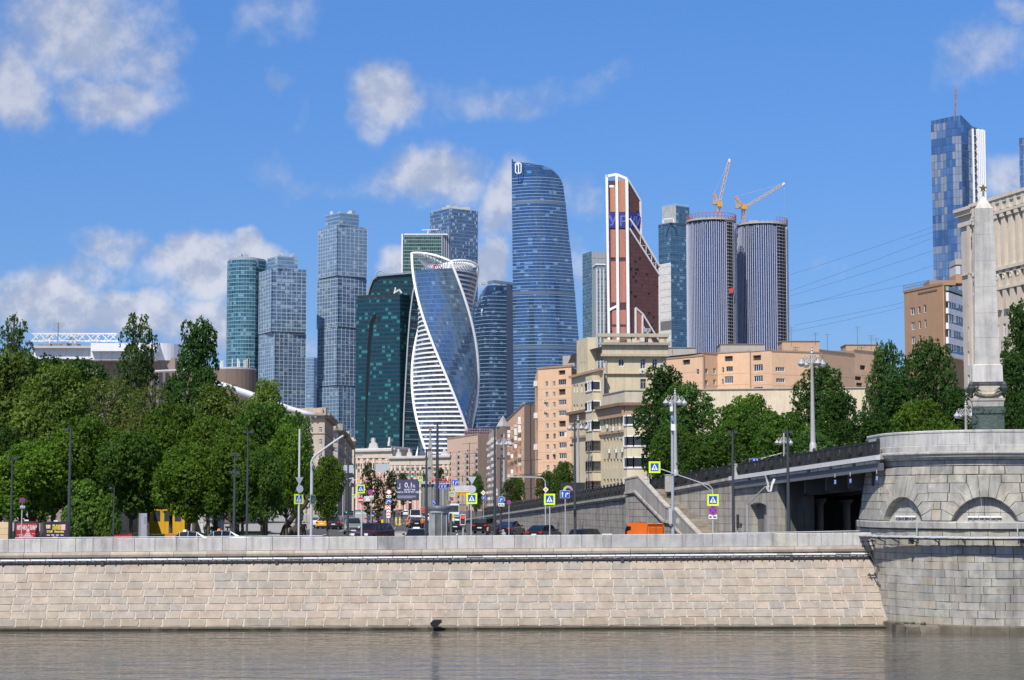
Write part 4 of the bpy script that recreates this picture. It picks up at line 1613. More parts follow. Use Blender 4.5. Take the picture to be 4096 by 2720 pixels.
# white floor bands on the two banded faces
for k in (1,3):
 for py in range(1094,2006,18):
  mb=MB()
  for q in range(8):
   a,b=face_pt(k,py,q/8),face_pt(k,py,(q+1)/8)
   c=Vector((C5.x,C5.y,a.z))
   mb.beam(a+(a-c)*.012-O5,b+(b-c)*.012-O5,.9,1.5,(.78,.79,.81) if k==3 or py>1300 else (.5,.52,.55))
  mb.build('floor_band',METAL,t5)
# roof drum with company lettering
def text_mesh(s,size,name,mat,col,parent,loc,rot,extrude=.02,align='LEFT',bold=0.0,scale=(1,1,1)):
 cu=bpy.data.curves.new('t','FONT')
 cu.body=s
 cu.size=size
 cu.extrude=extrude
 cu.align_x=align
 cu.offset=bold
 cu.resolution_u=3
 o=bpy.data.objects.new('t',cu)
 COL.objects.link(o)
 dg=bpy.context.evaluated_depsgraph_get()
 me=bpy.data.meshes.new_from_object(o.evaluated_get(dg))
 bpy.data.objects.remove(o)
 me.name=name
 at_=me.attributes.new('Col','FLOAT_COLOR','FACE')
 arr=np.ones((len(me.polygons),4),np.float32)
 arr[:,:3]=col
 at_.data.foreach_set('color',arr.ravel())
 me.materials.clear()
 me.materials.append(mat)
 r=inst(name,me,parent,loc)
 r.rotation_euler=rot
 r.scale=scale
 return r
mb=MB()
zr0,zr1=zat(1090,D5),zat(1064,D5)
cxd=C5.x+3
for k in range(16):
 a0,a1=math.pi+math.pi*k/16,math.pi+math.pi*(k+1)/16
 mb.face([(3+22*math.cos(a),18*math.sin(a)+4,z) for a,z in ((a0,zr0),(a1,zr0),(a1,zr1),(a0,zr1))],(.72,.72,.74))
mb.face([(3+22*math.cos(math.pi+math.pi*k/16),18*math.sin(math.pi+math.pi*k/16)+4,zr1) for k in range(17)],(.6,.6,.6))
mb.build('roof_drum',METAL,t5)
dfrac=D5-16
text_mesh('ТРАНСНЕФТЬ',2.9,'lettering',PRINT,(.10,.08,.35),t5,(at(1762,1076,dfrac-2).x-O5.x,-13.6,zat(1076,dfrac)),(math.pi/2,0,.25),.2,bold=.12)
mb=MB()
c0=at(1747,1071,dfrac-2)-O5
c0.y=-15.2
mb.tube([c0+Vector((3*math.cos(a),0,3*math.sin(a))) for a in [.6+5.0*k/12 for k in range(13)]],.7,6,(.6,.1,.3))
mb.build('emblem',PRINT,t5)
# --- T6 green glass slab with striped end, T7 tall blue tower behind
D=2150
O=Vector((xat(1700,D),D,0))
t6=thing('glass_tower','green glass slab tower with a grey striped end behind the twisted tower','tower',O,group='skyscrapers of the business district')
FT6=facade('glass_green',2.2,4.0,(.02,.055,.055),(.06,.13,.12),(.22,.32,.31),.10,.20,(.3,.4,.36),.05,.4,.16,.008)
FT6B=facade('striped_end',3.2,40,(.06,.075,.10),(.08,.09,.12),(.55,.57,.60),.55,.004,lp=0,metal=.2,rough=.4)
plA=[(xat(1608,D),D),(xat(1765,D),D),(xat(1765,D),D+30),(xat(1608,D),D+30)]
plB=[(xat(1765,D),D-.5),(xat(1800,D),D+8),(xat(1800,D),D+40),(xat(1765,D),D+30)]
block(t6,O,'body',plA,0,zat(940,D),FT6,4.0,(.22,.34,.33),METAL,.45,.25)
block(t6,O,'striped_end',plB,0,zat(931,D),FT6B)
mb=MB()
mb.box(xat(1605,D)-O.x,xat(1611,D)-O.x,-1,30,0,zat(936,D),(.72,.74,.75))
mb.build('edge_fin',METAL,t6)
mb=MB()
mb.box(xat(1615,D)-O.x,xat(1790,D)-O.x,0,3,zat(940,D),zat(934,D),(.6,.62,.62))
mb.beam((xat(1685,D)-O.x,2,zat(919,D)),(xat(1755,D)-O.x,2,zat(917,D)),1,1,(.6,.6,.6))
mb.beam((xat(1710,D)-O.x,2,zat(934,D)),(xat(1712,D)-O.x,2,zat(915,D)),1.2,1.2,(.6,.6,.6))
mb.build('roof_crane',METAL,t6)
D=2230
pl_=quadplan(1719,1798,1912,D)
O=Vector((xat(1800,D),D,0))
t7=thing('glass_tower','tall blue tower with white window dashes and machinery on its flat roof','tower',O,group='skyscrapers of the business district')
FT7=facade('glass_blue_dashes',2.1,4.2,(.05,.11,.22),(.10,.19,.33),(.16,.24,.35),.22,.24,(.46,.53,.62),.20,.5,.14,.010,run=1)
block(t7,O,'body',pl_,0,zat(832,D),FT7,8.4,(.16,.23,.33),METAL,.5,.2)
mb=MB()
for a,e in zip(pl_[:2],pl_[1:3]):
 for k in range(18):
  x,y=lerp(a[0],e[0],k/18)-O.x,lerp(a[1],e[1],k/18)-O.y
  mb.rbox((x,y,zat(830,D)),(.5,.5,zat(826,D)-zat(836,D)),0,(.3,.36,.42))
mb.build('roof_screen',METAL,t7)
mb=MB()
mb.box(xat(1765,D)-O.x,xat(1878,D)-O.x,25,45,zat(834,D),zat(816,D),(.42,.42,.38))
mb.build('plant_room',METAL,t7)
rooftop(t7,O,pl_,zat(822,D),7,9)
# --- T8 dark blue tower right of the twisted one
D8=1950
O=Vector((xat(1970,D8),D8,0))
t8=thing('glass_tower','dark blue banded tower with a small white three bar logo','tower',O,group='skyscrapers of the business district')
FT8=facade('glass_navy',1.5,4.0,(.025,.055,.12),(.06,.12,.23),(.03,.06,.11),.08,.1,(.22,.36,.48),.10,.55,.10,.008,run=2)
FT8B=facade('glass_navy_side',3,4.0,(.10,.15,.24),(.12,.18,.28),(.08,.12,.2),.2,.05,lp=0,metal=.4,rough=.25)
def plan8(z):
 py=2015-(z-CZ)/D8*F
 l=np.interp(py,[1130,1170,1250,1400,1700,2010],[1948,1918,1897,1893,1883,1870])
 return [(xat(l,D8),D8+18),(xat(lerp(l,1956,.5),D8),D8+6),(xat(1956,D8),D8),(xat(2026,D8),D8+4),(xat(2026,D8),D8+40),(xat(l,D8)+3,D8+40)]
zs=[0]+[zat(y,D8) for y in (1700,1400,1250,1170,1140)]
shift(loft([plan8(z) for z in zs],zs),O).build('body',FT8,t8)
bands(t8,O,plan8,frange(8,zat(1180,D8),4.05),.55,.3,(.24,.36,.50),METAL)
block(t8,O,'side_fin',[(xat(2026,D8),D8+3),(xat(2056,D8),D8+10),(xat(2056,D8),D8+40),(xat(2026,D8),D8+40)],0,zat(1133,D8),FT8B)
mb=MB()
a,b,c=at(1950,1132,D8+1),at(1975,1126,D8+1),at(2050,1136,D8+8)
mb.beam(a-O,b-O,2,3,(.12,.17,.25))
mb.beam(b-O,c-O,2,3,(.12,.17,.25))
mb.build('crown',METAL,t8)
rooftop(t8,O,plan8(100),zat(1134,D8),4,6)
for k in range(3):
 mb=MB()
 a=at(1923,1236+k*8,D8-4)-O
 a.y=6.5
 mb.slab([a+Vector((0,0,-.7)),a+Vector((3.4,-2.4,-.5)),a+Vector((3.8,-2.6,.8)),a+Vector((.6,0,.7))],(0,.5,0),(.8,.82,.84))
 mb.build('logo_bar',METAL,t8)
# --- T9 tall tower with the Q shaped logo
D9=1900
O=Vector((xat(2170,D9),D9,0))
t9=thing('glass_tower','tallest blue tower, curved top, white floor lines and white outlined logo','tower',O,group='skyscrapers of the business district')
FT9=facade('glass_blue_bands',1.5,4.0,(.055,.12,.23),(.095,.185,.34),(.06,.12,.2),.07,.08,(.26,.42,.58),.06,.72,.08,.007,run=3)
RE=[(629,2052),(636,2090),(643,2143),(659,2203),(680,2230),(704,2248),(722,2254.5),(792,2263),(914,2276),(1022,2288),(1156,2300),(1337,2315),(1640,2336),(2010,2350)]
LE=[(629,2046.5),(1337,2053),(2010,2058)]
def plan9(z):
 py=2015-(z-CZ)/D9*F
 py+=(2015-py)*.0
 xr_=np.interp(py,[a for a,b in RE],[b for a,b in RE])
 xl_=np.interp(py,[a for a,b in LE],[b for a,b in LE])
 fx=np.interp(py,[629,722,2010],[2254,2254.5,2350])
 pts=[]
 for k in range(13):
  t_=k/12
  px=lerp(xl_,xr_,t_)
  tt=(px-xl_)/max(fx-xl_,1)
  pts.append((xat(px,D9,1000),D9+16-15*math.sin(math.pi*min(1,.12+tt*.82))))
 return pts+[(pts[-1][0]+1.0,D9+45),(pts[0][0]+1,D9+45)]
pys=[2010,1640,1337,1156,1022,914,792,722,704,690,680,668,659,650,643,639,636,632,629.5]
zs=[zat(p,D9) for p in pys]
zs[0]=0
shift(loft([plan9(z) for z in zs],zs),O).build('body',FT9,t9)
bands(t9,O,plan9,frange(9,zat(700,D9),3.3),.42,.22,(.30,.41,.55),METAL)
for py in (812,1175,1395):
 bands(t9,O,plan9,[zat(py,D9)],3.0,.3,(.10,.14,.20),METAL,'service_floor')
mb=MB()
c=at(2073,671,D9-3)
c.y=D9-1
lw=.9
def lb(x0,z0,x1,z1):
 mb.beam(c-O+Vector((x0,0,z0)),c-O+Vector((x1,0,z1)),lw,lw,(.82,.84,.87))
lb(-2.8,4.2,-2.8,-4.2)
lb(2.8,4.2,2.8,-4.2)
lb(-2.8,4.2,-1.2,5.6)
lb(-2.8,-4.2,-.9,-5.4)
lb(2.8,4.2,.9,5.4)
lb(2.8,-4.2,.7,-5.6)
lb(-1.2,5.6,.4,5.6)
lb(.3,5.6,.3,-5.6)
lb(.3,-5.6,-1.2,-5.4)
lb(-.9,5.6,-.9,3)
mb.v=[(x*1.0,y,z) for x,y,z in mb.v]
mb.build('logo',METAL,t9)
# --- T10 teal and grey pair left of the copper tower
D=2200
O=Vector((xat(2380,D),D,0))
t10=thing('glass_tower','short teal tower with pale striped lower block, left of the copper tower','tower',O,group='skyscrapers of the business district')
FT10=facade('glass_teal_pale',2.0,4,(.05,.11,.15),(.12,.22,.27),(.16,.24,.28),.1,.2,(.3,.42,.46),.08,.5,.15,.008)
FT10B=facade('louvred',1.8,50,(.20,.23,.25),(.26,.29,.3),(.45,.47,.47),.5,.004,lp=0,metal=.1,rough=.5)
FT10C=facade('striped_pale',4.0,4,(.10,.16,.22),(.2,.28,.34),(.60,.61,.58),.45,.06,lp=.0,metal=.3,rough=.25)
pl_=quadplan(2330,2368,2460,D)
two_tone(t10,O,'body',pl_,0,zat(1005,D),FT10,FT10B)
bands(t10,O,lambda z:pl_,frange(6,zat(1010,D),8),.4,.2,(.17,.25,.29),METAL)
pl2=quadplan(2369,2384,2470,D-30)
two_tone(t10,O,'lower_block',pl2,0,zat(1074,D-30),FT10B,FT10C)
mb=MB()
p=[(x-O.x,y-O.y) for x,y in offset_plan(pl2,.3)]
mb.prism(p,zat(1060,D-30),zat(1054,D-30),(.7,.7,.68))
mb.build('cornice',METAL,t10)
mb=MB()
p=[(x-O.x,y-O.y) for x,y in offset_plan(pl2,-1)]
mb.prism(p,zat(1074,D-30),zat(1060,D-30),(.2,.26,.32))
mb.build('glass_storey',FT10,t10) if False else mb.build('glass_storey',METAL,t10)
# --- T11 copper tower in a white frame
D11=1950
O=Vector((xat(2515,D11),D11,0))
t11=thing('copper_tower','copper glass tower in a white slanting frame with a blue screen','tower',O,group='skyscrapers of the business district')
FT11=facade('glass_brown',1.5,4.0,(.13,.056,.052),(.17,.074,.066),(.07,.034,.034),.06,.12,(.035,.016,.016),.05,.45,.22,.006,run=2)
LD=Vector((-.97,.24,0))
RD=Vector((.80,.60,0))
C0=Vector((xat(2512,D11),D11,0))
rp=lambda px,py:onplane(px,py,C0,(RD.x,RD.y))
lp_=lambda px,py:onplane(px,py,C0,(LD.x,LD.y))
rpoly=[(2512,720),(2560,801),(2562,938),(2636,1064),(2641,2010),(2512,2010)]
rpts=[rp(*q) for q in rpoly]
wlft=(lp_(2424,1200)-lp_(2512,1200)).length
mb=MB()
mb.uv=[]
v=LD*wlft
n=len(rpts)
mb.face([p-O for p in reversed(rpts)],(.5,)*3)
mb.uv+=[((p-C0).dot(RD),p.z) for p in reversed(rpts)]
for k in range(n):
 a,b=rpts[k],rpts[(k+1) % n]
 mb.face([a-O,b-O,b+v-O,a+v-O],(.5,)*3)
 mb.uv+=[(0,a.z),(.001 if k != n-1 else 0,b.z),(wlft,b.z),(wlft,a.z)]
mb.build('body',FT11,t11)
NR,NL=Vector((RD.y,-RD.x,0)),Vector((-LD.y,LD.x,0))
NR=NR if NR.y<0 else-NR
NL=NL if NL.y<0 else-NL
WH=(.74,.72,.72)
def fbar(name,f,nrm,pts,w,dep=1.2,col=WH,mat=METAL):
 for a,b in zip(pts,pts[1:]):
  A_,B_=f(*a)+nrm*dep*.5,f(*b)+nrm*dep*.5
  mb=MB()
  mb.beam(A_-O,B_-O,dep if False else w,w,col,up=nrm)
  mb.build(name,mat,t11)
fbar('frame_bar',lp_,NL,[(2428,700),(2437,1370),(2445,2010)],2.6)
fbar('frame_bar',lp_,NL,[(2468,698),(2474,1370),(2480,2010)],2.9)
fbar('frame_bar',lp_,NL,[(2508,716),(2515,1370),(2522,2010)],3.0)
fbar('frame_bar',lp_,NL,[(2426,706),(2468,698),(2509,716)],2.6)
fbar('frame_bar',rp,NR,[(2512,722),(2560,803),(2563,944)],1.6)
fbar('frame_bar',rp,NR,[(2517,876),(2563,944),(2635,1064)],1.9)
fbar('frame_bar',rp,NR,[(2516,915),(2634,1098)],1.6)
fbar('frame_bar',rp,NR,[(2636,1064),(2640,2010)],1.2)
for px,py in ((2560,1),(2583,1),(2605,1),(2622,1)):
 y0=lerp(876,1064,(px-2517)/118)
 y1=lerp(915,1098,(px-2516)/118)
 fbar('frame_rung',rp,NR,[(px,y0+2),(px,y1)],.5)
 fbar('frame_rung',rp,NR,[(px,y1-1),(min(px+20,2630),y1-1)],.45)
fbar('portal_bar',rp,NR,[(2541,1440),(2541,1232),(2568,1255),(2568,1440)],1.6)
fbar('portal_bar',rp,NR,[(2568,1255),(2650,1390)],1.7)
fbar('portal_bar',rp,NR,[(2568,1300),(2610,1375)],1.2)
fbar('portal_bar',lp_,NL,[(2438,1240),(2474,1222)],2.4)
mb=MB()
q=[(2544,1440),(2544,1240),(2565,1258),(2565,1440)]
mb.slab([rp(*p)-O+NR*.3 for p in q],NR*.3,(.42,.17,.115))
mb.build('portal_panel',METAL,t11)
# copper strips on the left faces
for a,b,y0,n_ in ((2441,2460,742,5),(2476,2500,716,7)):
 for k in range(n_):
  for yy0,yy1,cc in ((y0+(k if a>2470 else 0),848,(.66,.28,.16)),(918,1030,(.58,.25,.17)),(1046,1210,(.56,.24,.17)),(1240,1298,(.56,.24,.17)),(1308,2010,(.54,.23,.17))):
   mb=MB()
   px=lerp(a,b,(k+.5)/n_)
   px2=px+8 if yy0>1200 and a<2470 else px+6*(yy0-700)/700
   w=(b-a)/n_*.68*D11/F
   A_,B_=lp_(px2,yy0),lp_(px2+5*(yy1-yy0)/600,yy1)
   mb.beam(A_+NL*.3-O,B_+NL*.3-O,w,.8,J(cc,.08),up=NL)
   mb.build('copper_strip',METAL,t11)
mb=MB()
mb.slab([lp_(x,y)-O+NL*.4 for x,y in ((2438,750),(2455,750),(2455,741),(2438,741))],NL*.6,(.8,.8,.8))
mb.build('white_panel',METAL,t11)
# blue screen with its word split over three fields
BLUE=(.028,.032,.22)
for f,nrm,x0,x1,off in ((lp_,NL,2433,2463,1.0),(lp_,NL,2475,2502,1.0),(rp,NR,2515,2560,.35)):
 mb=MB()
 mb.slab([f(x,y)-O+nrm*.1 for x,y in ((x0,912),(x1,912),(x1,850),(x0,850))],nrm*off,BLUE)
 mb.build('screen',PRINT,t11)
for s_,f,nrm,px,D_,w in (('У',lp_,NL,2436,LD,1.0),('Р',lp_,NL,2478,LD,1.0),('ИЙ',rp,NR,2518,RD,.72)):
 p=f(px,903)+nrm*1.3-O
 dd=D_ if D_.x>0 else-D_
 text_mesh(s_,14,'screen_lettering',PRINT,(.12,.15,.42),t11,p,(math.pi/2,0,math.atan2(dd.y,dd.x)),.1,scale=(w,1,1),bold=.2)
# --- T12 tower with white lower flank
D=2120
O=Vector((xat(2700,D),D,0))
t12=thing('glass_tower','teal tower with blank white lower flank, right of the copper tower','tower',O,group='skyscrapers of the business district')
FT12=facade('glass_teal_lit',2.0,4.2,(.05,.12,.20),(.10,.21,.31),(.11,.2,.28),.10,.12,(.28,.45,.52),.08,.62,.10,.008,run=2)
FW12=facade('white_panels',3.0,4.2,(.62,.61,.57),(.68,.66,.61),(.50,.50,.47),.04,.05,(.55,.56,.52),.10,.0,.6,.0,frough=.6)
FG12=facade('grey_panels',1.2,3,(.30,.31,.31),(.42,.42,.41),(.36,.36,.36),.1,.1,lp=0,metal=0,rough=.6,tilt=0)
pl_=quadplan(2635,2684,2755,D)
zsplit,ztop=zat(1050,D),zat(898,D)
two_tone(t12,O,'upper_body',pl_,zsplit,ztop,FT12,FT12)
two_tone(t12,O,'lower_body',pl_,0,zsplit,FW12,FT12)
bands(t12,O,lambda z:pl_,frange(6,zat(905,D),8.4),.35,.12,(.20,.30,.36),METAL)
mb=MB()
mb.prism([(x-O.x,y-O.y) for x,y in offset_plan(pl_,.3)],ztop,zat(890,D),(.05,.075,.12))
mb.build('dark_storey',METAL,t12)
pl3=quadplan(2650,2706,2760,D+6)
two_tone(t12,O,'top_block',pl3,zat(892,D),zat(816,D),FG12,FT12)
mb=MB()
for a,e in zip(pl3[:2],pl3[1:3]):
 for k in range(14):
  mb.rbox((lerp(a[0],e[0],k/14)-O.x,lerp(a[1],e[1],k/14)-O.y,zat(815,D)),(.4,.4,3),0,(.3,.4,.48))
mb.build('roof_screen',METAL,t12)
mb=MB()
for a,b in (((2652,892),(2652,878)),((2652,878),(2692,873)),((2692,873),(2696,890))):
 mb.beam(at(*a,D-4)-O,at(*b,D-4)-O,1.4,1.4,(.7,.72,.72))
mb.build('portal_frame',METAL,t12)
mb=MB()
plw=[pl_[0],pl_[1]]
for k in range(14):
 t_=(k+.5)/14
 x,y=lerp(pl_[0][0],pl_[1][0],t_)-O.x,lerp(pl_[0][1],pl_[1][1],t_)-O.y
 mb.rbox((x-.2,y-.4,(zat(1316,D)+zat(1281,D))/2),(.9,.8,zat(1281,D)-zat(1316,D)),0,(.16,.16,.17))
mb.build('slit_windows',PLASTIC,t12)
# --- T13 and T14: two round towers under construction with white fins
FT13=facade('glass_navy_plain',2.0,3.6,(.04,.065,.15),(.07,.10,.21),(.05,.07,.14),.08,.1,(.06,.09,.15),.05,.5,.14,.006)
def round_tower(label,d,pxl,pxr,ytop,px_open,seed,ring):
 x0,x1=xat(pxl,d),xat(pxr,d)
 cx_,r_=(x0+x1)/2,(x1-x0)/2
 O=Vector((cx_,d,0))
 t=thing('unfinished_tower',label,'tower',O,group='towers under construction')
 rnd=random.Random(seed)
 N=72
 zt_=zat(ytop,d)
 oa=[math.acos((xat(p,d)-cx_)/r_) for p in px_open]      # opening on the front half
 pl_=[]
 for k in range(N):
  a=2*math.pi*k/N
  pl_.append((cx_+r_*math.cos(a),d+r_*math.sin(a)))
 isopen=lambda a:-oa[0]<-abs(a)<-oa[1] if a<0 else False
 mb=MB()
 mb.uv=[]
 for k in range(N):
  a=-math.pi+2*math.pi*(k+.5)/N
  if isopen(a):
   continue
  p0=(r_*math.cos(a-math.pi/N),r_*math.sin(a-math.pi/N))
  p1=(r_*math.cos(a+math.pi/N),r_*math.sin(a+math.pi/N))
  zz=zt_-(rnd.choice((0,3.6,3.6,7.2)) if rnd.random()<.4 else 0)
  mb.face([(*p0,0),(*p1,0),(*p1,zz),(*p0,zz)],(.5,)*3)
  w=2*math.pi*r_/N
  mb.uv+=[(k*w,0),(k*w+w,0),(k*w+w,zz),(k*w,zz)]
 mb.build('glazing',FT13,t)
 for k in range(N):
  for h_ in (0,):
   a=-math.pi+2*math.pi*(k+h_)/N
   if math.sin(a)>.25 or isopen(a) or (h_ and False):
    continue
   mb=MB()
   mb.rbox((math.cos(a)*(r_+.25),math.sin(a)*(r_+.25),(zt_-rnd.choice((0,0,2,4)))/2),(.55,.5,zt_),a,J((.50,.53,.62),.04))
   mb.build('white_fin',METAL,t)
 core=MB()
 core.tube([(0,0,0),(0,0,zt_+3)],r_*.93,40,(.06,.06,.065))
 core.build('core',PLASTER,t)
 for z in frange(8,zt_+1,3.6):
  mb=MB()
  nn=7
  ar=[lerp(-oa[0]-.02,-oa[1]+.02,q/nn) for q in range(nn+1)]
  mb.prism([(math.cos(a)*(r_+.1),math.sin(a)*(r_+.1)) for a in ar]+[(math.cos(a)*r_*.85,math.sin(a)*r_*.85) for a in reversed(ar)],z,z+.5,(.34,.35,.36))
  mb.build('bare_slab',PLASTER,t)
 for q in (.25,.6,.9):
  a=lerp(-oa[0],-oa[1],q)
  mb=MB()
  mb.rbox((math.cos(a)*r_*.96,math.sin(a)*r_*.96,zt_/2),(.7,.7,zt_),a,(.3,.3,.31))
  mb.build('bare_column',PLASTER,t)
 for q in range(30):
  a=2*math.pi*q/30
  mb=MB()
  mb.rbox((math.cos(a)*r_*.92,math.sin(a)*r_*.92,zt_+2),(.8,.8,8),a,(.36,.36,.36))
  mb.build('bare_column',PLASTER,t)
 mb=MB()
 zr=zat(ring,d)
 mb.tube([(0,0,zr-1.2),(0,0,zr+.6)],r_*1.01,40,(.40,.39,.37))
 mb.tube([(0,0,zt_+2.0),(0,0,zt_+2.8)],r_*.95,40,(.36,.36,.35))
 mb.build('top_slab',PLASTER,t)
 for q in range(40):
  a0,a1=2*math.pi*q/40,2*math.pi*(q+1)/40
  if pxl>2900 and not (-1.2<(a0-2*math.pi if a0>math.pi else a0)<.2):
   continue
  mb=MB()
  A_,B_=Vector((math.cos(a0)*r_,math.sin(a0)*r_,zr)),Vector((math.cos(a1)*r_,math.sin(a1)*r_,zr))
  mb.beam(A_,A_+Vector((0,0,6.2)),.6,.6,(.34,.10,.10))
  mb.beam(A_+Vector((0,0,5.8)),B_+Vector((0,0,5.8)),.4,.4,(.34,.10,.10))
  mb.beam(A_+Vector((0,0,2.8)),B_+Vector((0,0,2.8)),.35,.35,(.34,.10,.10))
  mb.build('safety_fence',METAL,t)
 for py,pxx in ((1163,px_open[1]-8),) if pxl<2900 else ((1350,px_open[0]+12),):
  mb=MB()
  p=at(pxx,py,d-r_*.75)-O
  mb.rbox((p.x,p.y,p.z),(4.2,3,4.8),0,(.45,.06,.07))
  mb.build('hoist_cage',METAL,t)
  mb=MB()
  mb.rbox((p.x+2.6,p.y+.5,zt_/2),(.8,.8,zt_),0,(.2,.2,.22))
  mb.build('hoist_mast',METAL,t)
 return t,O,r_
tA,OA,rA=round_tower('left round tower under construction, white fins, red fence round its top',2000,2749,2946,900,(2897,2932),1,886)
tB,OB,rB=round_tower('right round tower under construction, white fins, bare concrete core on top',2040,2950,3152,914,(3098,3138),2,902)
mb=MB()
for px0,px1,y0,y1 in ((2998,3033,914,881),(3033,3078,914,897),(2952,2998,914,899)):
 a,b=at(px0,y0,2035)-OB,at(px1,y1,2035)-OB
 mb.box(a.x,b.x,-4,8,min(a.z,b.z),max(a.z,b.z),J((.42,.41,.39),.1))
mb.build('concrete_core',PLASTER,tB)
def lattice(mb,a,b,w,seg,col,th=.28):
 a,b=Vector(a),Vector(b)
 d=(b-a).normalized()
 up=Vector((0,0,1)) if abs(d.z)<.95 else Vector((0,1,0))
 r=d.cross(up).normalized()*w/2
 u=r.cross(d).normalized()*w/2
 cs=[r+u,r-u,-r-u,-r+u]
 for c in cs:
  mb.beam(a+c,b+c,th,th,col)
 n=max(1,int((b-a).length/seg))
 for k in range(n):
  p,q=a.lerp(b,k/n),a.lerp(b,(k+1)/n)
  for i in range(4):
   c0,c1=cs[i],cs[(i+1) % 4]
   mb.beam(p+(c0 if k % 2 else c1),q+(c1 if k % 2 else c0),th*.8,th*.8,col)
def tower_crane(label,d,base,pivot,tip,back,cw_,hook):
 O=at(*base,d)
 t=thing('tower_crane',label,'crane',O,group='luffing tower cranes on the unfinished towers')
 g=lambda p:at(*p,d)-O
 mb=MB()
 lattice(mb,g(base)-Vector((0,0,6)),g(pivot),3.2,4,(.50,.27,.10),.7)
 mb.build('mast',METAL,t)
 mb=MB()
 lattice(mb,g(pivot),g(tip),2.2,4,(.46,.36,.27),.6)
 mb.build('jib',METAL,t)
 mb=MB()
 lattice(mb,g(pivot),g(back),1.6,4,(.62,.28,.05),.75)
 mb.build('back_mast',METAL,t)
 mb=MB()
 mb.beam(g(back),g(cw_),.35,.35,(.5,.33,.2))
 mb.beam(g(cw_) ,g(pivot),2.4,1.2,(.55,.3,.1))
 mb.build('counter_jib',METAL,t)
 mb=MB()
 c=g(cw_)
 mb.rbox((c.x+2,c.y,c.z+2),(6,4,5),0,(.32,.30,.26))
 mb.build('counterweight',METAL,t)
 mb=MB()
 c=g(pivot)
 mb.rbox((c.x+1,c.y-1.5,c.z+1),(5,4,5),0,(.60,.28,.05))
 mb.build('cab',METAL,t)
 mb=MB()
 mb.beam(g(back),g(tip),.22,.22,(.4,.38,.36))
 mb.beam(g(tip),g(hook),.2,.2,(.3,.3,.3))
 mb.build('cable',METAL,t)
 mb=MB()
 m=g(pivot).lerp(g(tip),.93)
 e=g(tip)
 mb.beam(m,e,2.6,2.6,(.80,.80,.80))
 mb.build('tip_panel',METAL,t)
tower_crane('steep orange luffing crane on the left unfinished tower',2000,(2875,866),(2875,822),(2918,636),(2856,774),(2854,816),(2918,650))
tower_crane('orange luffing crane with low jib on the right unfinished tower',2036,(2973,910),(2974,832),(3138,733),(2942,786),(2944,832),(3136,880))
# --- T15 and T16 at the right
XPY=650
D=1500
O=Vector((xat(3830,D),D,0))
t15=thing('glass_tower','tall paned glass tower with a red mast, at the far right','tower',O)
KX=[Vector((xat(p,D+q),D+q,0)) for p,q in ((3726,14),(3786,5),(3847,0),(3890,22),(3943,30))]
TOP=[470,466,459,482,494]
FT15=facade('glass_right',4.0,6.2,(.08,.15,.27),(.12,.21,.36),(.2,.27,.36),.06,.05,lp=0,metal=.6,rough=.08)
pl_=[(p.x,p.y) for p in KX]+[(KX[4].x+8,D+60),(KX[0].x+14,D+60)]
ztops=[zat(y,D) for y in TOP]+[zat(494,D),zat(470,D)]
shift(loft([pl_,pl_],[0,ztops]),O).build('body',FT15,t15)
PGL=glass_mat('pane_mirror',(.30,.38,.48),rough=.05,metal=.8,na=.1,ns=.02,rv=.12)
PGD=glass_mat('pane_blue',(.10,.18,.32),rough=.05,metal=.55,na=.1,ns=.02,rv=.2)
PGW=glass_mat('pane_cloud_tone',(.22,.25,.31),rough=.3,metal=.2,na=.1,ns=.02,rv=.15)  # pale panes stand for clouds mirrored in the left face
rnd=random.Random(31)
for f,cols,prob in ((0,5,.62),(1,5,.45),(2,4,.12)):
 a,b=KX[f],KX[f+1]
 dd=(b-a)
 L_=dd.length
 ang=math.atan2(dd.y,dd.x)
 w=L_/cols
 fh=6.15
 z1=min(ztops[f],ztops[f+1])-3
 nrow=int((z1-zat(1340,D))/fh)+6
 me={}
 for kk,m_ in (('l',PGL),('d',PGD),('w',PGW)):
  mb=MB()
  mb.box(.12,w-.12,-.25,0,.1,fh-.15,(.5,)*3)
  me[kk]=mb.data('pane',m_)
 for r in range(nrow):
  for c in range(cols):
   z=z1-(r+1)*fh
   edge=(f==1 and c<2)
   calm=math.sin(r*.55+f*1.3)>.82
   k_=('d' if calm or rnd.random()<.07 else ('w' if rnd.random()<.5 else 'l')) if f==0 else (('d' if c<2 or calm or rnd.random()<.14 else 'w') if f==1 else ('d' if rnd.random()>.12 else 'l'))
   p=a+dd*(c/cols)
   o=inst('pane',me[k_],t15,(p.x-O.x,p.y-O.y,z),ang+rnd.uniform(-.006,.006))
   o.rotation_euler.x=rnd.uniform(-.008,.008)
for k in range(7):
 p=KX[3].lerp(KX[4],(k+.3)/7)
 mb=MB()
 zt_=zat(494-3*(k % 2),D)
 mb.box(p.x-O.x-.8,p.x-O.x+.8,p.y-O.y-1.4,p.y-O.y,0,zt_,(.70,.72,.74) if k != 1 else (.05,.05,.06))
 mb.build('white_fin',METAL,t15)
for k in range(40):
 mb=MB()
 p=KX[3].lerp(KX[4],.16)
 z=zt_-6-k*6.15
 mb.box(p.x-O.x-1.4,p.x-O.x+1.4,p.y-O.y-2.2,p.y-O.y,z,z+.8,(.3,.3,.3))
 mb.build('bare_slab',PLASTER,t15)
mb=MB()
lattice(mb,at(3820,470,D+10)-O,at(3823,352,D+10)-O,1.0,3,(.30,.17,.14),.3)
mb.build('mast',METAL,t15)
XPY=600
D=1560
O=Vector((xat(4086,D),D,0))
t16=thing('glass_tower','second paned glass tower cut off by the right edge of the view','tower',O)
pl_=[(xat(4076,D),D),(xat(4140,D),D-5),(xat(4200,D),D+30),(xat(4080,D+40),D+40)]
block(t16,O,'body',pl_,0,zat(552,D),FT15)
w=(pl_[1][0]-pl_[0][0])/5
mb=MB()
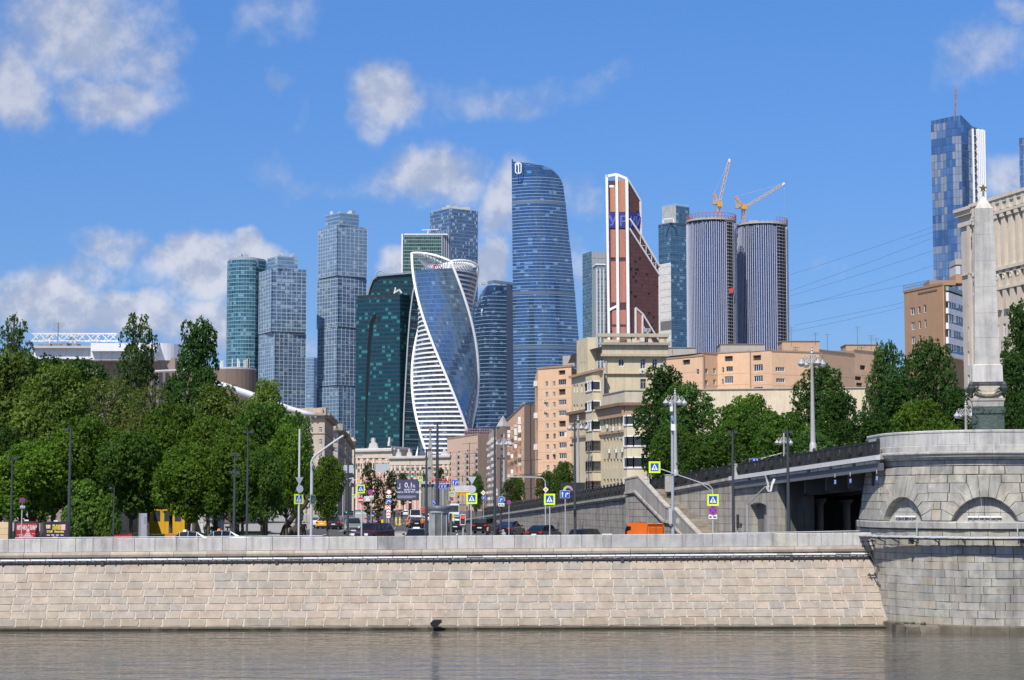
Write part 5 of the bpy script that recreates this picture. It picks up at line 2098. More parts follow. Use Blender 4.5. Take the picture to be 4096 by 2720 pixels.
mb.box(.12,w-.12,-.25,0,.1,6,(.5,)*3)
me=[mb.data('pane',PGL),mb.data('pane',PGD)]
for r in range(34):
 for c in range(3):
  inst('pane',me[int(rnd.random()<.5)],t16,(pl_[0][0]+c*w-O.x,pl_[0][1]-c-O.y,zat(556,D)-(r+1)*6.15),-.09)
XPY=1700
# low red steelwork behind the street houses
D=1200
O=at(1910,1750,D)
t=thing('steel_frame','reddish steel frame of a low building behind the street houses','building',O)
mb=MB()
for k in range(12):
 x=lerp(xat(1860,D),xat(1968,D),k/11)-O.x
 mb.box(x-.15,x+.15,-.2,.2,-30,zat(1714,D)-O.z,(.32,.2,.2))
for z in (1718,1728,1738):
 mb.box(xat(1860,D)-O.x,xat(1968,D)-O.x,-.25,.1,zat(z,D)-O.z,zat(z-2.5,D)-O.z,(.30,.16,.16))
mb.build('frame',METAL,t)
mb=MB()
mb.box(xat(1858,D)-O.x,xat(1970,D)-O.x,.6,20,-30,zat(1722,D)-O.z,(.14,.13,.15))
mb.build('wall',PLASTER,t)
XPY=1650
# ------------------------------------------------------------------ buildings along the street
WD={}
WHITE=(.74,.75,.76)
def win_data(w,h,style):
 key=(round(w,1),round(h,1),style)
 if key in WD:
  return WD[key]
 w,h=key[0],key[1]
 fr,gl=MB(),MB()
 c={'brown':(.16,.085,.06),'grey':(.34,.34,.34)}.get(style.split('_')[0],WHITE)
 b=min(.11,w*.09)
 if style.split('_')[0] != 'dark':
  fr.box(-w/2,w/2,-.05,.05,0,b,c)
  fr.box(-w/2,w/2,-.05,.05,h-b,h,c)
  nm=int(style.split('_')[1][0])
  for k in range(nm+1):
   x=lerp(-w/2+b/2,w/2-b/2,k/nm)
   fr.box(x-b/2,x+b/2,-.045,.045,b,h-b,c)
  if style.endswith('t'):
   fr.box(-w/2,w/2,-.04,.04,h*.66,h*.66+b*.8,c)
  if style.endswith('s'):
   fr.box(-w/2-.06,w/2+.06,-.22,.05,-.08,0,(.5,.5,.5))
  if style.endswith('b'):
   fr.box(w*.22,w/2-b,-.042,.02,b,h-b,(.68,.69,.7))
 else:
  fr.box(-w/2,w/2,-.03,.03,0,.06,(.2,.2,.2))
 gl.box(-w/2+.02,w/2-.02,-.01,.03,.02,h-.02,(.03,.03,.03))
 WD[key]=fr.data('window',WHITEFR),gl.data('pane',GLASS)
 return WD[key]
class Fac:
 """one flat facade from P0 to P1 (left to right as seen)"""
 def __init__(s,root,P0,P1,col,mat,z1a,z1b=None,z0=-.5,name='wall',depth=.22):
  s.root,s.O=root,Vector(root.location)
  s.P0,s.P1=Vector((P0[0],P0[1],0)),Vector((P1[0],P1[1],0))
  s.d=(s.P1-s.P0).normalized()
  s.n=Vector((s.d.y,-s.d.x,0))
  s.L=(s.P1-s.P0).length
  s.ang=math.atan2(s.d.y,s.d.x)
  s.col,s.mat,s.z0,s.z1a,s.z1b,s.name,s.depth=col,mat,z0,z1a,z1b if z1b is not None else z1a,name,depth
  s.holes,s.wins=[],[]
 def uz(s,px,py):
  p=onplane(px,py,s.P0,(s.d.x,s.d.y))
  return (p-s.P0).dot(s.d),p.z
 def win_px(s,px0,px1,y0,y1,style='w_2',**k):
  u0,za=s.uz(px0,y0)
  u1,zb=s.uz(px1,(y0+y1)/2)
  zc=s.uz(px0,y1)[1]
  s.win((u0+u1)/2,zc,u1-u0,za-zc,style,**k)
 def win(s,u,z,w,h,style='w_2',hole=True,sub=True):
  w,h=round(w,1),round(h,1)
  if w<.2 or h<.2:
   return
  if hole and 0<u-w/2 and u+w/2<s.L:
   s.holes.append((u-w/2,u+w/2,z,z+h))
   dep=s.depth
  else:
   dep=-.06
  s.wins.append((u,z,w,h,style,dep,sub))
 def pt(s,u,z,o=0):
  return s.P0+s.d*u-s.n*(-o)+Vector((0,0,z))-s.O
 def box(s,name,u0,u1,z0,z1,o0,o1,col,mat=None,build=True,mb=None):
  m=mb or MB()
  m.hexa([s.pt(u0,z0,o1),s.pt(u1,z0,o1),s.pt(u1,z0,o0),s.pt(u0,z0,o0)],[s.pt(u0,z1,o1),s.pt(u1,z1,o1),s.pt(u1,z1,o0),s.pt(u0,z1,o0)],col)
  if mb is None:
   return m.build(name,mat or s.mat,s.root)
 def px_box(s,name,px0,px1,y0,y1,o0,o1,col,mat=None):
  u0,za=s.uz(px0,y0)
  u1=s.uz(px1,y0)[0]
  zc=s.uz(px0,y1)[1]
  return s.box(name,u0,u1,zc,za,o0,o1,col,mat)
 def done(s):
  us=sorted({0.0,s.L} | {round(h[0],3) for h in s.holes} | {round(h[1],3) for h in s.holes})
  zs=sorted({s.z0} | {round(h[2],3) for h in s.holes} | {round(h[3],3) for h in s.holes})
  hs=[(round(a,3),round(b,3),round(c,3),round(d,3)) for a,b,c,d in s.holes]
  mb=MB()
  for a,b in zip(us,us[1:]):
   if b-a<1e-4:
    continue
   um=(a+b)/2
   col_h=[h for h in hs if h[0]<um<h[1]]
   ta,tb=lerp(s.z1a,s.z1b,a/s.L),lerp(s.z1a,s.z1b,b/s.L)
   cuts=sorted(col_h,key=lambda h:h[2])
   z=s.z0
   for h in cuts:
    if h[2]>z+1e-4:
     mb.face([s.pt(a,z),s.pt(b,z),s.pt(b,h[2]),s.pt(a,h[2])],s.col)
    z=max(z,h[3])
   mb.face([s.pt(a,z),s.pt(b,z),s.pt(b,tb),s.pt(a,ta)],s.col)
  D=-.45
  rc=tuple(c*.95 for c in s.col)
  for a,b,c,d in hs:
   mb.face([s.pt(a,c),s.pt(b,c),s.pt(b,c,D),s.pt(a,c,D)],rc)
   mb.face([s.pt(a,d,D),s.pt(b,d,D),s.pt(b,d),s.pt(a,d)],rc)
   mb.face([s.pt(a,c,D),s.pt(a,d,D),s.pt(a,d),s.pt(a,c)],rc)
   mb.face([s.pt(b,c),s.pt(b,d),s.pt(b,d,D),s.pt(b,c,D)],rc)
   mb.face([s.pt(a,c,D),s.pt(b,c,D),s.pt(b,d,D),s.pt(a,d,D)],(.06,.055,.05))
  mb.build(s.name,s.mat,s.root)
  for u,z,w,h,style,dep,sub in s.wins:
   fd,gd=win_data(w,h,style)
   o=inst('window',fd,s.root,s.pt(u,z,-dep),s.ang)
   if sub:
    inst('pane',gd,o,(0,.02,0))
  return s
def flat_roof(root,pts,z,col=(.2,.19,.18),h=.0):
 O=root.location
 mb=MB()
 mb.face([(x-O.x,y-O.y,z-.02) for x,y in pts],col)
 return mb.build('roof',ROOFM,root)
def house(name,label,loc,group='apartment blocks along the street',cat='building'):
 return thing(name,label,cat,loc,group=group)
def Pd(px,d,py=None):
 p=at(px,py or XPY,d)
 return (p.x,p.y)
def ac_unit(label,f,px,py):
 u,z=f.uz(px,py)
 p=f.pt(u,z)+f.O
 t=thing('air_conditioner',label,'air conditioner',p,f.ang,'air conditioners on the facades')
 mb=MB()
 mb.box(-.42,.42,-.42,-.08,-.3,.3,(.62,.62,.6))
 mb.build('casing',PLASTIC,t)
 mb=MB()
 mb.tube([(.1,-.43,0),(.1,-.40,0)],.2,12,(.12,.12,.12))
 mb.build('fan_grille',PLASTIC,t)
 mb=MB()
 mb.box(-.36,-.32,-.4,.02,-.36,-.30,(.3,.3,.3))
 mb.box(.32,.36,-.4,.02,-.36,-.30,(.3,.3,.3))
 mb.build('bracket',METAL,t)
ORANGE=(.66,.43,.275)
ORANGE2=(.74,.47,.295)
# --- R4: orange brick end block beside the cream corner house
d0=530
A,B=Pd(2152,d0),Pd(2286,d0-10)
r4=house('apartment_block','tall orange brick block whose windowed end wall touches the cream corner house',(A[0],A[1],0))
ztop=zat(1476,d0)
f=Fac(r4,A,B,ORANGE,BRICK,ztop)
ys=[1541,1583,1625,1668,1709,1751,1793,1834,1876]
for i,y in enumerate(ys):
 cxo=i*1.0
 st='w_2s' if i not in (5,7) else 'grey_2'
 f.win_px(2181+cxo*.6,2192+cxo*.6,y-16,y+5,st)
 f.win_px(2211+cxo*.3,2221+cxo*.3,y-17,y+4,st)
for i,(y0,y1,k) in enumerate(((1482,1500,'d'),(1518,1540,'grey_4'),(1557,1580,'d'),(1599,1621,'w_4'),(1642,1664,'w_4'),(1684,1707,'d'),(1726,1748,'w_3b'),(1769,1793,'w_4'),(1812,1836,'w_4'))):
 x0=2233+i*.3
 if k=='d':
  u0,za=f.uz(x0+1,y0)
  u1=f.uz(x0+28,y0)[0]
  zc=f.uz(x0,y1)[1]
  f.holes.append((u0,u1,zc,za))
 else:
  f.win_px(x0,x0+31,y0,y1,k)
f.done()
for y in ys:
 f.box('floor_joint',.02,f.L-.02,zat(y+17,d0),zat(y+16,d0),-.02,.03,tuple(c*.82 for c in ORANGE))
L2=Pd(2140,d0+34)
g=Fac(r4,L2,A,ORANGE,BRICK,ztop)
for i,y in enumerate(ys):
 g.win(g.L*.35,zat(y,d0+20),3.0,1.8,'grey_3')
 if i % 3==0:
  g.box('balcony',g.L*.65,g.L*.85,zat(y+8,d0+10),zat(y-14,d0+10),0,1.0,(.62,.6,.58),PLASTER)
g.done()
f.box('parapet',-.3,f.L+.3,ztop-.1,ztop+.45,-.3,.18,(.30,.21,.15),BRICK)
flat_roof(r4,[A,B,(B[0]+4,B[1]+30),(A[0]+4,A[1]+30)],ztop)
p=at(2272,1466,d0+14)
mb=MB()
mb.box(-1.5,1.8,-1,3,0,3.0,(.38,.35,.32))
mb.build('roof_hut',PLASTER,r4,p-Vector(r4.location))
for px,y in ((2182,1604),(2182,1645),(2217,1812)):
 ac_unit('white air conditioner under a window of the orange end wall, '+{1604:'upper',1645:'middle',1812:'lower'}[y]+' one',f,px,y)
# --- R3: long orange block seen along its balconied street front
d0=640
A=Pd(2097,d0)
far=Pd(2030,765)
r3=house('apartment_block','long orange brick block receding along the street, messy balconies on its front',(A[0],A[1],0))
zt=zat(1617,d0)
f=Fac(r3,far,A,ORANGE2,BRICK,zt)
nfl=11
for i in range(nfl):
 z=2.5+i*2.85
 for k in range(9):
  u=(k+.6)*f.L/9.2
  if k % 2==0:
   f.win(u,z,2.4,1.6,RN.choice(('w_3','w_3','grey_3')),sub=False)
  else:
   f.box('balcony',u-1.6,u+1.6,z-.6,z+.45,0,1.1,J(RN.choice(((.50,.40,.33),(.62,.60,.58),(.35,.22,.15),(.45,.3,.2))),.15),PLASTER)
   if RN.random()<.5:
    f.box('balcony_glazing',u-1.5,u+1.5,z+.5,z+1.9,.1,1.0,J(RN.choice(((.7,.7,.7),(.12,.11,.10),(.25,.18,.14))),.1),PLASTER)
   else:
    f.win(u,z,2.2,1.8,'dark_1',sub=False)
f.done()
B=Pd(2142,d0+12)
g=Fac(r3,A,B,ORANGE,BRICK,zt)
g.done()
g.box('downpipe',g.L*.52,g.L*.56,0,zt,0,.2,(.35,.22,.15))
f.box('parapet',-.2,f.L+.2,zt,zt+.5,-.3,.2,(.30,.2,.15),BRICK)
g.box('parapet',-.2,g.L,zt,zt+.5,-.3,.2,(.36,.26,.18),BRICK)
flat_roof(r3,[far,A,B,(far[0]+20,far[1])],zt)
# --- R2: block with white balconies
d0=850
A=Pd(1986,d0)
far=Pd(1955,938)
r2=house('apartment_block','orange brick block with a white cluttered balcony front further down the street',(A[0],A[1],0))
zt=zat(1707,d0)
f=Fac(r2,far,A,(.42,.36,.31),PLASTER,zt)
for i in range(11):
 z=2.5+i*2.95
 for k in range(6):
  u=(k+.6)*f.L/6.2
  f.box('balcony',u-3.2,u+3.2,z-.5,z+.7,0,RN.uniform(.9,1.5),J(RN.choice(((.62,.6,.56),(.7,.7,.68),(.45,.42,.4),(.3,.3,.3))),.12),PLASTER)
  f.win(u,z+.2,3.2,1.7,RN.choice(('w_3','grey_3')),sub=False)
f.done()
B=Pd(2032,d0+10)
g=Fac(r2,A,B,ORANGE,BRICK,zt)
for i in range(9):
 g.win_px(2003+.2*i,2013+.2*i,1736+i*27,1748+i*27,'w_2',sub=False)
g.done()
flat_roof(r2,[far,A,B,(far[0]+20,far[1])],zt)
mb=MB()
mb.lathe([(3,0),(0,5)],4,(.35,.33,.32))
mb.build('roof_turret',ROOFM,r2,at(2012,1706,d0+8)-Vector(r2.location))
# --- R1: pinkish block of flats with grey balconies
A,B=Pd(1789,1074),Pd(1912,1000)
r1=house('apartment_block','pinkish brick block with rows of small grey balconies, farthest on the right',(A[0],A[1],0))
za,zb=zat(1757,1074),zat(1738,1000)
f=Fac(r1,A,B,(.64,.45,.33),BRICK,zb)
for i in range(10):
 z=2.2+i*3.05
 for k in range(14):
  u=(k+.5)*f.L/14
  if k % 4==1:
   f.box('balcony',u-2.2,u+2.2,z-.4,z+.8,0,1.1,J((.40,.40,.41),.1),PLASTER)
   f.win(u,z+.2,3.6,1.9,'dark_1',sub=False)
  else:
   f.win(u,z,1.7,1.7,RN.choice(('w_2','w_2','grey_2')),sub=False)
f.done()
C=Pd(1958,1012)
g=Fac(r1,B,C,ORANGE,BRICK,zb)
for i in range(9):
 g.win(g.L*.78,3+i*3.05,1.8,1.6,'w_2',sub=False)
g.done()
f.box('parapet',0,f.L,zb,zb+.7,-.3,.2,(.36,.25,.2),BRICK)
flat_roof(r1,[A,B,C,(A[0]+20,A[1]+30)],zb)
# --- pink and cream palace closing the street
d0=1000
pk=house('pink_building','pink and cream ornate building with white cornices closing the street',Pd(1425,d0)+(0,),None)
PINK,CREAMY=(.60,.32,.27),(.62,.53,.42)
def pink_wing(px0,px1,d0,d1,yc,yroof,bays,rows,gable):
 A,B=Pd(px0,d0),Pd(px1,d1)
 zt=zat(yc,(d0+d1)/2)
 f=Fac(pk,A,B,PINK,PLASTER,zt,depth=.25)
 for k in range(bays):
  u=(k+.5)*f.L/bays
  for ri,(y0,y1) in enumerate(rows):
   z1_,z0_=zat(y0,d0),zat(y1,d0)
   f.win(u,z0_,1.7,z1_-z0_,'w_2',sub=False)
   f.box('surround',u-1.5,u-.95,z0_-.3,z1_+.5,0,.2,CREAMY)
   f.box('surround',u+.95,u+1.5,z0_-.3,z1_+.5,0,.2,CREAMY)
   f.box('pediment',u-1.5,u+1.5,z1_+.5,z1_+1.0,0,.3,CREAMY)
 for k in range(bays+1):
  u=min(max(k*f.L/bays,1.0),f.L-1)
  f.box('pilaster',u-.6,u+.6,0,zt,.003,.35,CREAMY)
  f.box('dark_bay',u-.35,u+.35,zt-9,zt-6,.35,.42,(.15,.14,.13),GLASS)
 f.done()
 f.box('frieze',-.3,f.L+.3,zt-3.4,zt,.36,.5,(.55,.48,.38))
 f.box('cornice',-.8,f.L+.8,zt,zt+1.0,-.3,1.6,(.50,.47,.43))
 zr=zat(yroof,(d0+d1)/2)
 f.box('parapet',-.3,f.L+.3,zt+1.0,zr,-.5,.3,(.60,.58,.55))
 f.box('string_course',-.2,f.L+.2,zt*.42,zt*.42+.8,.351,.6,(.35,.30,.28))
 flat_roof(pk,[A,B,(B[0],B[1]+30),(A[0],A[1]+30)],zr-.2,(.3,.3,.3))
 for gx,gh,gw in gable:
  u=f.uz(gx,yroof)[0]
  mb=MB()
  pts=[(-gw,0),(gw,0),(gw*.75,gh*.45),(gw*.35,gh*.55),(gw*.3,gh),(-gw*.3,gh),(-gw*.35,gh*.55),(-gw*.75,gh*.45)]
  mb.slab([f.pt(u+x,zr+z,.2) for x,z in pts],-f.n*1.0,(.52,.50,.48))
  mb.build('gable',PLASTER,pk)
pink_wing(1424,1572,1000,985,1806,1793,6,((1824,1840),(1856,1868),(1878,1892)),((1492,5.4,3.0),))
pink_wing(1571,1637,984,1010,1802,1788,3,((1824,1838),),((1560,4.5,1.6),))
pink_wing(1562,1704,970,960,1834,1824,7,((1848,1862),(1874,1886),(1896,1908)),((1594,3.6,1.6),(1637,3.6,1.5)))
pink_wing(1704,1800,955,948,1830,1819,4,((1848,1862),(1874,1886),(1896,1908)),((1778,3,2),))
# --- left side of the street
BEI=(.44,.37,.29)
def left_house(label,pxl,pxc,pxr,d0,d1,yroof,cols,ys,col,corn=True):
 A,B=Pd(pxl,d0+4),Pd(pxc,d0)
 C=Pd(pxr,d1)
 t=house('apartment_block',label,(B[0],B[1],0),'stone houses on the left side of the street')
 zt=zat(yroof,d0)
 f=Fac(t,A,B,col,PLASTER,zt)
 for px in cols:
  for y in ys:
   f.win_px(px-6,px+6,y,y+22,'w_2t')
 f.done()
 g=Fac(t,B,C,tuple(c*.9 for c in col),PLASTER,zt)  # street side coloured darker for the shade it lies in
 n=int(g.L/4.2)
 for k in range(n):
  for y in ys:
   g.win((k+.6)*g.L/n,zat(y+22,d0),1.5,2.0,'w_2t')
   if k % 3==1 and y != ys[0]:
    g.box('balcony',(k+.6)*g.L/n-1.4,(k+.6)*g.L/n+1.4,zat(y+30,d0),zat(y+14,d0),0,.9,(.4,.36,.3))
 g.done()
 for q in (f,g):
  q.box('string_course',-.1,q.L+.1,zat(ys[0]+26,d0),zat(ys[0]+24,d0),0,.25,tuple(c*.8 for c in col))
  if corn:
   q.box('cornice',-1.2,q.L+1.2,zt,zt+.7,-.3,1.5,tuple(c*.72 for c in col))
   q.box('cornice_bed',-.5,q.L+.5,zt-.7,zt,0,.7,tuple(c*.8 for c in col))
   for k in range(int(q.L/1.6)):
    q.box('modillion',k*1.6,k*1.6+.6,zt-.55,zt,.7,1.3,tuple(c*1.0 for c in col))
   q.box('attic',0,q.L,zt+.7,zt+2.2,-1.5,-.6,col)
 flat_roof(t,[A,B,C,(A[0],A[1]+40)],zt+.7)
 return t,f,g
left_house('beige stone house with a heavy dark cornice, nearest on the left side',1165,1299,1334,530,585,1662,(1193,1246,1282),(1708,1756,1806,1854,1902),BEI)
left_house('narrow beige house with an arcaded loggia under a curved white roof edge',1326,1353,1381,600,655,1722,(1344,),(1740,1790,1840,1890),(.40,.36,.30))
left_house('pale yellow house front in the row left of the street, third from the camera',1369,1382,1410,700,840,1748,(),(1770,1815,1860,1905),(.55,.47,.34))
t=house('stair_tower','small pale yellow tower top left of the pink building',Pd(1408,850)+(0,),None)
O=Vector(t.location)
mb=MB()
mb.box(xat(1398,850)-O.x,xat(1417,850)-O.x,0,6,0,zat(1750,850),(.58,.50,.38))
mb.build('wall',PLASTER,t)
mb=MB()
mb.box(xat(1409,850)-O.x,xat(1424,850)-O.x,-1,7,zat(1765,850),zat(1758,850),(.5,.44,.36))
mb.build('cornice',PLASTER,t)
# --- cream corner house with bays and balconies
CREAM=(.58,.50,.345)
CREAMB=(.42,.285,.19)
dL,dR=322.0,290.0
Lp,Rp=Pd(2286,dL),Pd(2499,dR)
ch=house('corner_house','cream corner house with curved glazed bays, brown cornices and narrow slit windows',(Rp[0],Rp[1],0))
zc1=zat(1620,dR)           # lower cornice
f=Fac(ch,Lp,Rp,CREAM,PLASTER,zc1)
dd=f.d
for cx in (2418,2431,2444,2457,2470,2484):
 for y in (1668,1753,1836,1916):
  f.win_px(cx-3.5,cx+3.5,y,y+38,'dark_1',sub=False)
for cx in (2298,2309,2343):
 for y in (1676,1770,1846):
  f.win_px(cx-3,cx+3,y,y+32,'w_1',sub=False)
f.done()
f.box('cornice',-.4,f.L+.4,zc1-.1,zc1+.35,-.3,1.0,(.22,.15,.11))
f.box('frieze',0,f.L,zc1-1.7,zc1-.12,0,.45,CREAMB)
f.box('string_course',0,f.L,zat(1738,300),zat(1728,300),0,.3,CREAMB)
# upper two storeys
up=zat(1498,312)
upR=f.uz(2414,1600)[0]
h1=Fac(ch,Lp,f.P0.lerp(f.P1,upR/f.L).to_2d(),CREAM,PLASTER,up,z0=zc1+.3,name='upper_wall')
for cx in (2297,2308,2326,2340):
 for y in (1538,1618):
  h1.win_px(cx-3,cx+3,y,y+32,'w_1',sub=False)
h1.done()
h1.box('string_course',0,h1.L,up,up+.4,-.2,.5,CREAMB)
# attic storey with curved left end
za2,za3=up+.4,zat(1362,318)
ac=[]
p0=f.P0+dd*.8
for k in range(8):
 a=math.pi*.5*k/7
 ac.append((p0.x+f.n.x*0+dd.x*(3.2-3.2*math.sin(a))*1-f.n.x*3.2*(1-math.cos(a)),p0.y+dd.y*(3.2-3.2*math.sin(a))-f.n.y*3.2*(1-math.cos(a))))
ac.reverse()
e1=f.P0+dd*f.uz(2350,1600)[0]
at_pts=ac+[(e1.x,e1.y)]
mb=MB()
for (a,b) in zip(at_pts,at_pts[1:]):
 mb.face([(a[0]-f.O.x,a[1]-f.O.y,za2),(b[0]-f.O.x,b[1]-f.O.y,za2),(b[0]-f.O.x,b[1]-f.O.y,za3),(a[0]-f.O.x,a[1]-f.O.y,za3)],CREAM)
mb.build('attic_wall',PLASTER,ch)
fd=Vector((-f.n.y,f.n.x,0))*0+Vector((.995,.05,0)).normalized()          # direction of the sunny front
s1=Vector((e1.x,e1.y,0))
q0=s1+fd*1.4
k1=Fac(ch,(e1.x,e1.y),(q0.x,q0.y),CREAM,PLASTER,za3,z0=za2,name='attic_wall')
k1.done()
for cx in (2297,2308,2324):
 pass
h2=Fac(ch,(f.P0+dd*f.uz(2308,1480)[0]).to_2d(),(e1.x,e1.y),CREAM,PLASTER,za3,z0=za2,name='attic_front')
h2.P0=h2.P0+h2.n*.04
for cx in (2324,2338):
 h2.win_px(cx-3.5,cx+3.5,1450,1487,'w_1')
h2.done()
# main sunny front
S0_=Vector((*Pd(2416,304),0))
S1_=S0_+fd*((Pd(2656,310)[0]-S0_.x)/fd.x)
zS=zat(1407,306)
m=Fac(ch,(S0_.x,S0_.y),(S1_.x,S1_.y),CREAM,PLASTER,zS,z0=-.5,name='front_wall')
for px0,px1,y0,y1,st_ in ((2474,2496,1435,1465,'w_2'),(2561,2582,1436,1475,'w_2t'),(2609,2629,1436,1475,'w_2t'),(2562,2584,1516,1556,'grey_2t')):
 m.win_px(px0,px1,y0,y1,st_)
m.done()
m.box('string_course',0,m.L,zat(1500,306),zat(1497,306),0,.35,CREAMB)
m.box('cornice',-.5,m.L+.4,zS-.9,zS-.5,0,.7,(.46,.40,.30))
m.box('cornice',-.9,m.L+.6,zS+.9,zS+1.3,-.4,.9,(.33,.31,.27))
m.box('frieze',-.3,m.L+.3,zS-.5,zS+.9,-.2,.35,(.50,.44,.33))
# roof pergola
zt1,zt2=zS+1.3,zat(1352,306)
for u in (.3,4.0,9.2,9.9):
 m.box('pergola_post',u-.3,u+.3,zt1,zt2,-.6,.2,CREAM)
for u in (m.L*.48,m.L*.74,m.L*.98):
 m.box('pergola_post',u-.3,u+.2,zt1,zt2,-.6,.2,CREAM)
m.box('pergola_beam',-1.0,m.L+.4,zt2,zt2+.55,-.7,.4,(.44,.40,.31))
m.box('attic_wall',.8,m.L*.62,zt1,zt2-.2,-3.4,-3.0,CREAM)
m.box('chimney',m.L*.28,m.L*.36,zt1,zt1+1.6,-2.6,-1.5,(.25,.15,.11),BRICK)
m.box('chimney',m.L*.60,m.L*.67,zt1,zt1+1.5,-2.6,-1.5,(.66,.64,.6),BRICK)
m.box('vent_duct',m.L*.70,m.L*.73,zt1,zt2+1.4,-1.5,-.8,(.4,.42,.43),METAL)
m.box('vent_duct',m.L*.66,m.L*.76,zt2+.9,zt2+1.5,-2.2,-.8,(.3,.32,.33),METAL)
m.box('downpipe',.25,.45,10,zS,0,.2,(.33,.34,.35),METAL)
m.box('downpipe',m.L-.5,m.L-.3,10,zS,0,.2,(.33,.34,.35),METAL)
flat_roof(ch,[Lp,(S0_.x,S0_.y),(S1_.x,S1_.y),(S1_.x,S1_.y+20),(Lp[0],Lp[1]+20)],zS+.8)
# terrace parapet over the lower wing
T0=f.P0+dd*f.uz(2413,1600)[0]
tz0,tz1=zc1+.35,zat(1563,dR)
for a,b in ((T0,f.P1),(f.P1,f.P1+fd*9)):
 q=Fac(ch,(a.x,a.y),(b.x,b.y),(.52,.47,.37),PLASTER,tz1,z0=tz0,name='terrace_parapet')
 q.done()
 q.box('coping',-.1,q.L+.1,tz1,tz1+.12,-.4,.12,(.36,.34,.30))
# street corner: round glazed bay and front
f2=Fac(ch,(f.P1.x,f.P1.y),tuple((f.P1+fd*9.5).to_2d()),CREAM,PLASTER,zc1)
f2.done()
f2.box('cornice',-.4,f2.L,zc1-.1,zc1+.35,-.3,1.0,(.22,.15,.11))
f2.box('frieze',0,f2.L,zc1-1.7,zc1-.12,0,.45,CREAMB)
def bay(cxp,rows,w,out,nseg,style,name='bay',sq=False):
 """projecting bay: apron walls with bands of glazing between"""
 base=f.P1+fd*2.35 if not sq else None
 pts=[]
 if sq:
  u0,u1=f.uz(2363,1700)[0],f.uz(2402,1700)[0]
  a,b=f.P0+dd*u0,f.P0+dd*u1
  pts=[a,a+f.n*out+dd*(u1-u0)*.30,b+f.n*out,b]
 else:
  for k in range(nseg+1):
   t_=k/nseg
   ang=math.pi*(1-t_)
   pts.append(base+fd*(math.cos(ang)*w)-Vector((-fd.y,fd.x,0))*(out*math.sin(ang) ** .6))
 z_prev=-.5
 for (y0,y1) in sorted(rows,reverse=True):
  dref=288 if not sq else 300
  za_,zb_=zat(y1,dref),zat(y0,dref)
  for kind,z0,z1 in (('apron',z_prev,za_),('glazing',za_,zb_)):
   mb,mg=MB(),MB()
   for a,b in zip(pts,pts[1:]):
    A_=Vector((a.x,a.y,0))-f.O
    B_=Vector((b.x,b.y,0))-f.O
    if kind=='apron':
     mb.face([A_+Vector((0,0,z0)),B_+Vector((0,0,z0)),B_+Vector((0,0,z1)),A_+Vector((0,0,z1))],(.58,.51,.37))
     if z1-z0>.5:
      n_=Vector(((B_-A_).y,-(B_-A_).x,0)).normalized()*.12
      mb.slab([A_+n_*0+Vector((0,0,z1-.12)),B_+Vector((0,0,z1-.12)),B_+Vector((0,0,z1)),A_+Vector((0,0,z1))],n_,(.5,.45,.35))
    else:
     c={'w':WHITE,'b':(.13,.075,.055)}[style if sq is False else ('w' if y0<1740 else 'b')]
     ns_=1 if not sq else (1 if (b-a).length<2.2 else 3)
     for q in range(ns_):
      a_,b_=A_.lerp(B_,q/ns_),A_.lerp(B_,(q+1)/ns_)
      mb.beam(a_+Vector((0,0,z0)),a_+Vector((0,0,z1)),.16,.16,c)
     mb.beam(B_+Vector((0,0,z0)),B_+Vector((0,0,z1)),.16,.16,c)
     mb.beam(A_+Vector((0,0,z0+.08)),B_+Vector((0,0,z0+.08)),.14,.16,c)
     mb.beam(A_+Vector((0,0,z1-.08)),B_+Vector((0,0,z1-.08)),.14,.16,c)
     if c[0]<.3:
      mb.beam(A_+Vector((0,0,lerp(z0,z1,.5))),B_+Vector((0,0,lerp(z0,z1,.5))),.08,.1,c)
     blind=(not sq) and RN.random()<.35
     mg.face([A_+Vector((0,0,z0)),B_+Vector((0,0,z0)),B_+Vector((0,0,z1)),A_+Vector((0,0,z1))],(.5,.55,.5))
     if blind:
      i_=(A_+B_)/2
      mb.face([A_.lerp(B_,.1)+Vector((0,0,z0+.3))*1,A_.lerp(B_,.9)+Vector((0,0,z0+.3)),A_.lerp(B_,.9)+Vector((0,0,z1-.1)),A_.lerp(B_,.1)+Vector((0,0,z1-.1))],(.45,.5,.47))
   o=mb.build('bay_'+kind,PLASTER if kind=='apron' else WHITEFR,ch)
   if kind=='glazing':
    mg.v=[(x*1.0,y,z) for x,y,z in mg.v]
    g_=mg.build('pane',GLASS,o)
    g_.location=-Vector((fd.y,-fd.x,0))*.05 if not sq else f.n*-.04
  z_prev=zb_
 top=zc1-1.5 if not sq else zat(1500,303)
 mb=MB()
 for a,b in zip(pts,pts[1:]):
  A_,B_=Vector((a.x,a.y,0))-f.O,Vector((b.x,b.y,0))-f.O
  mb.face([A_+Vector((0,0,z_prev)),B_+Vector((0,0,z_prev)),B_+Vector((0,0,top)),A_+Vector((0,0,top))],(.58,.51,.37))
 mb.face([Vector((p.x,p.y,top))-f.O for p in pts],(.4,.36,.3))
 mb.build('bay_top',PLASTER,ch)
bay(0,[(1660,1700),(1742,1785),(1827,1871),(1910,1954)],2.5,1.9,6,'w')
bay(0,[(1517,1557),(1597,1638),(1677,1718),(1759,1801),(1842,1882),(1922,1962)],2,1.3,3,'w',sq=True)
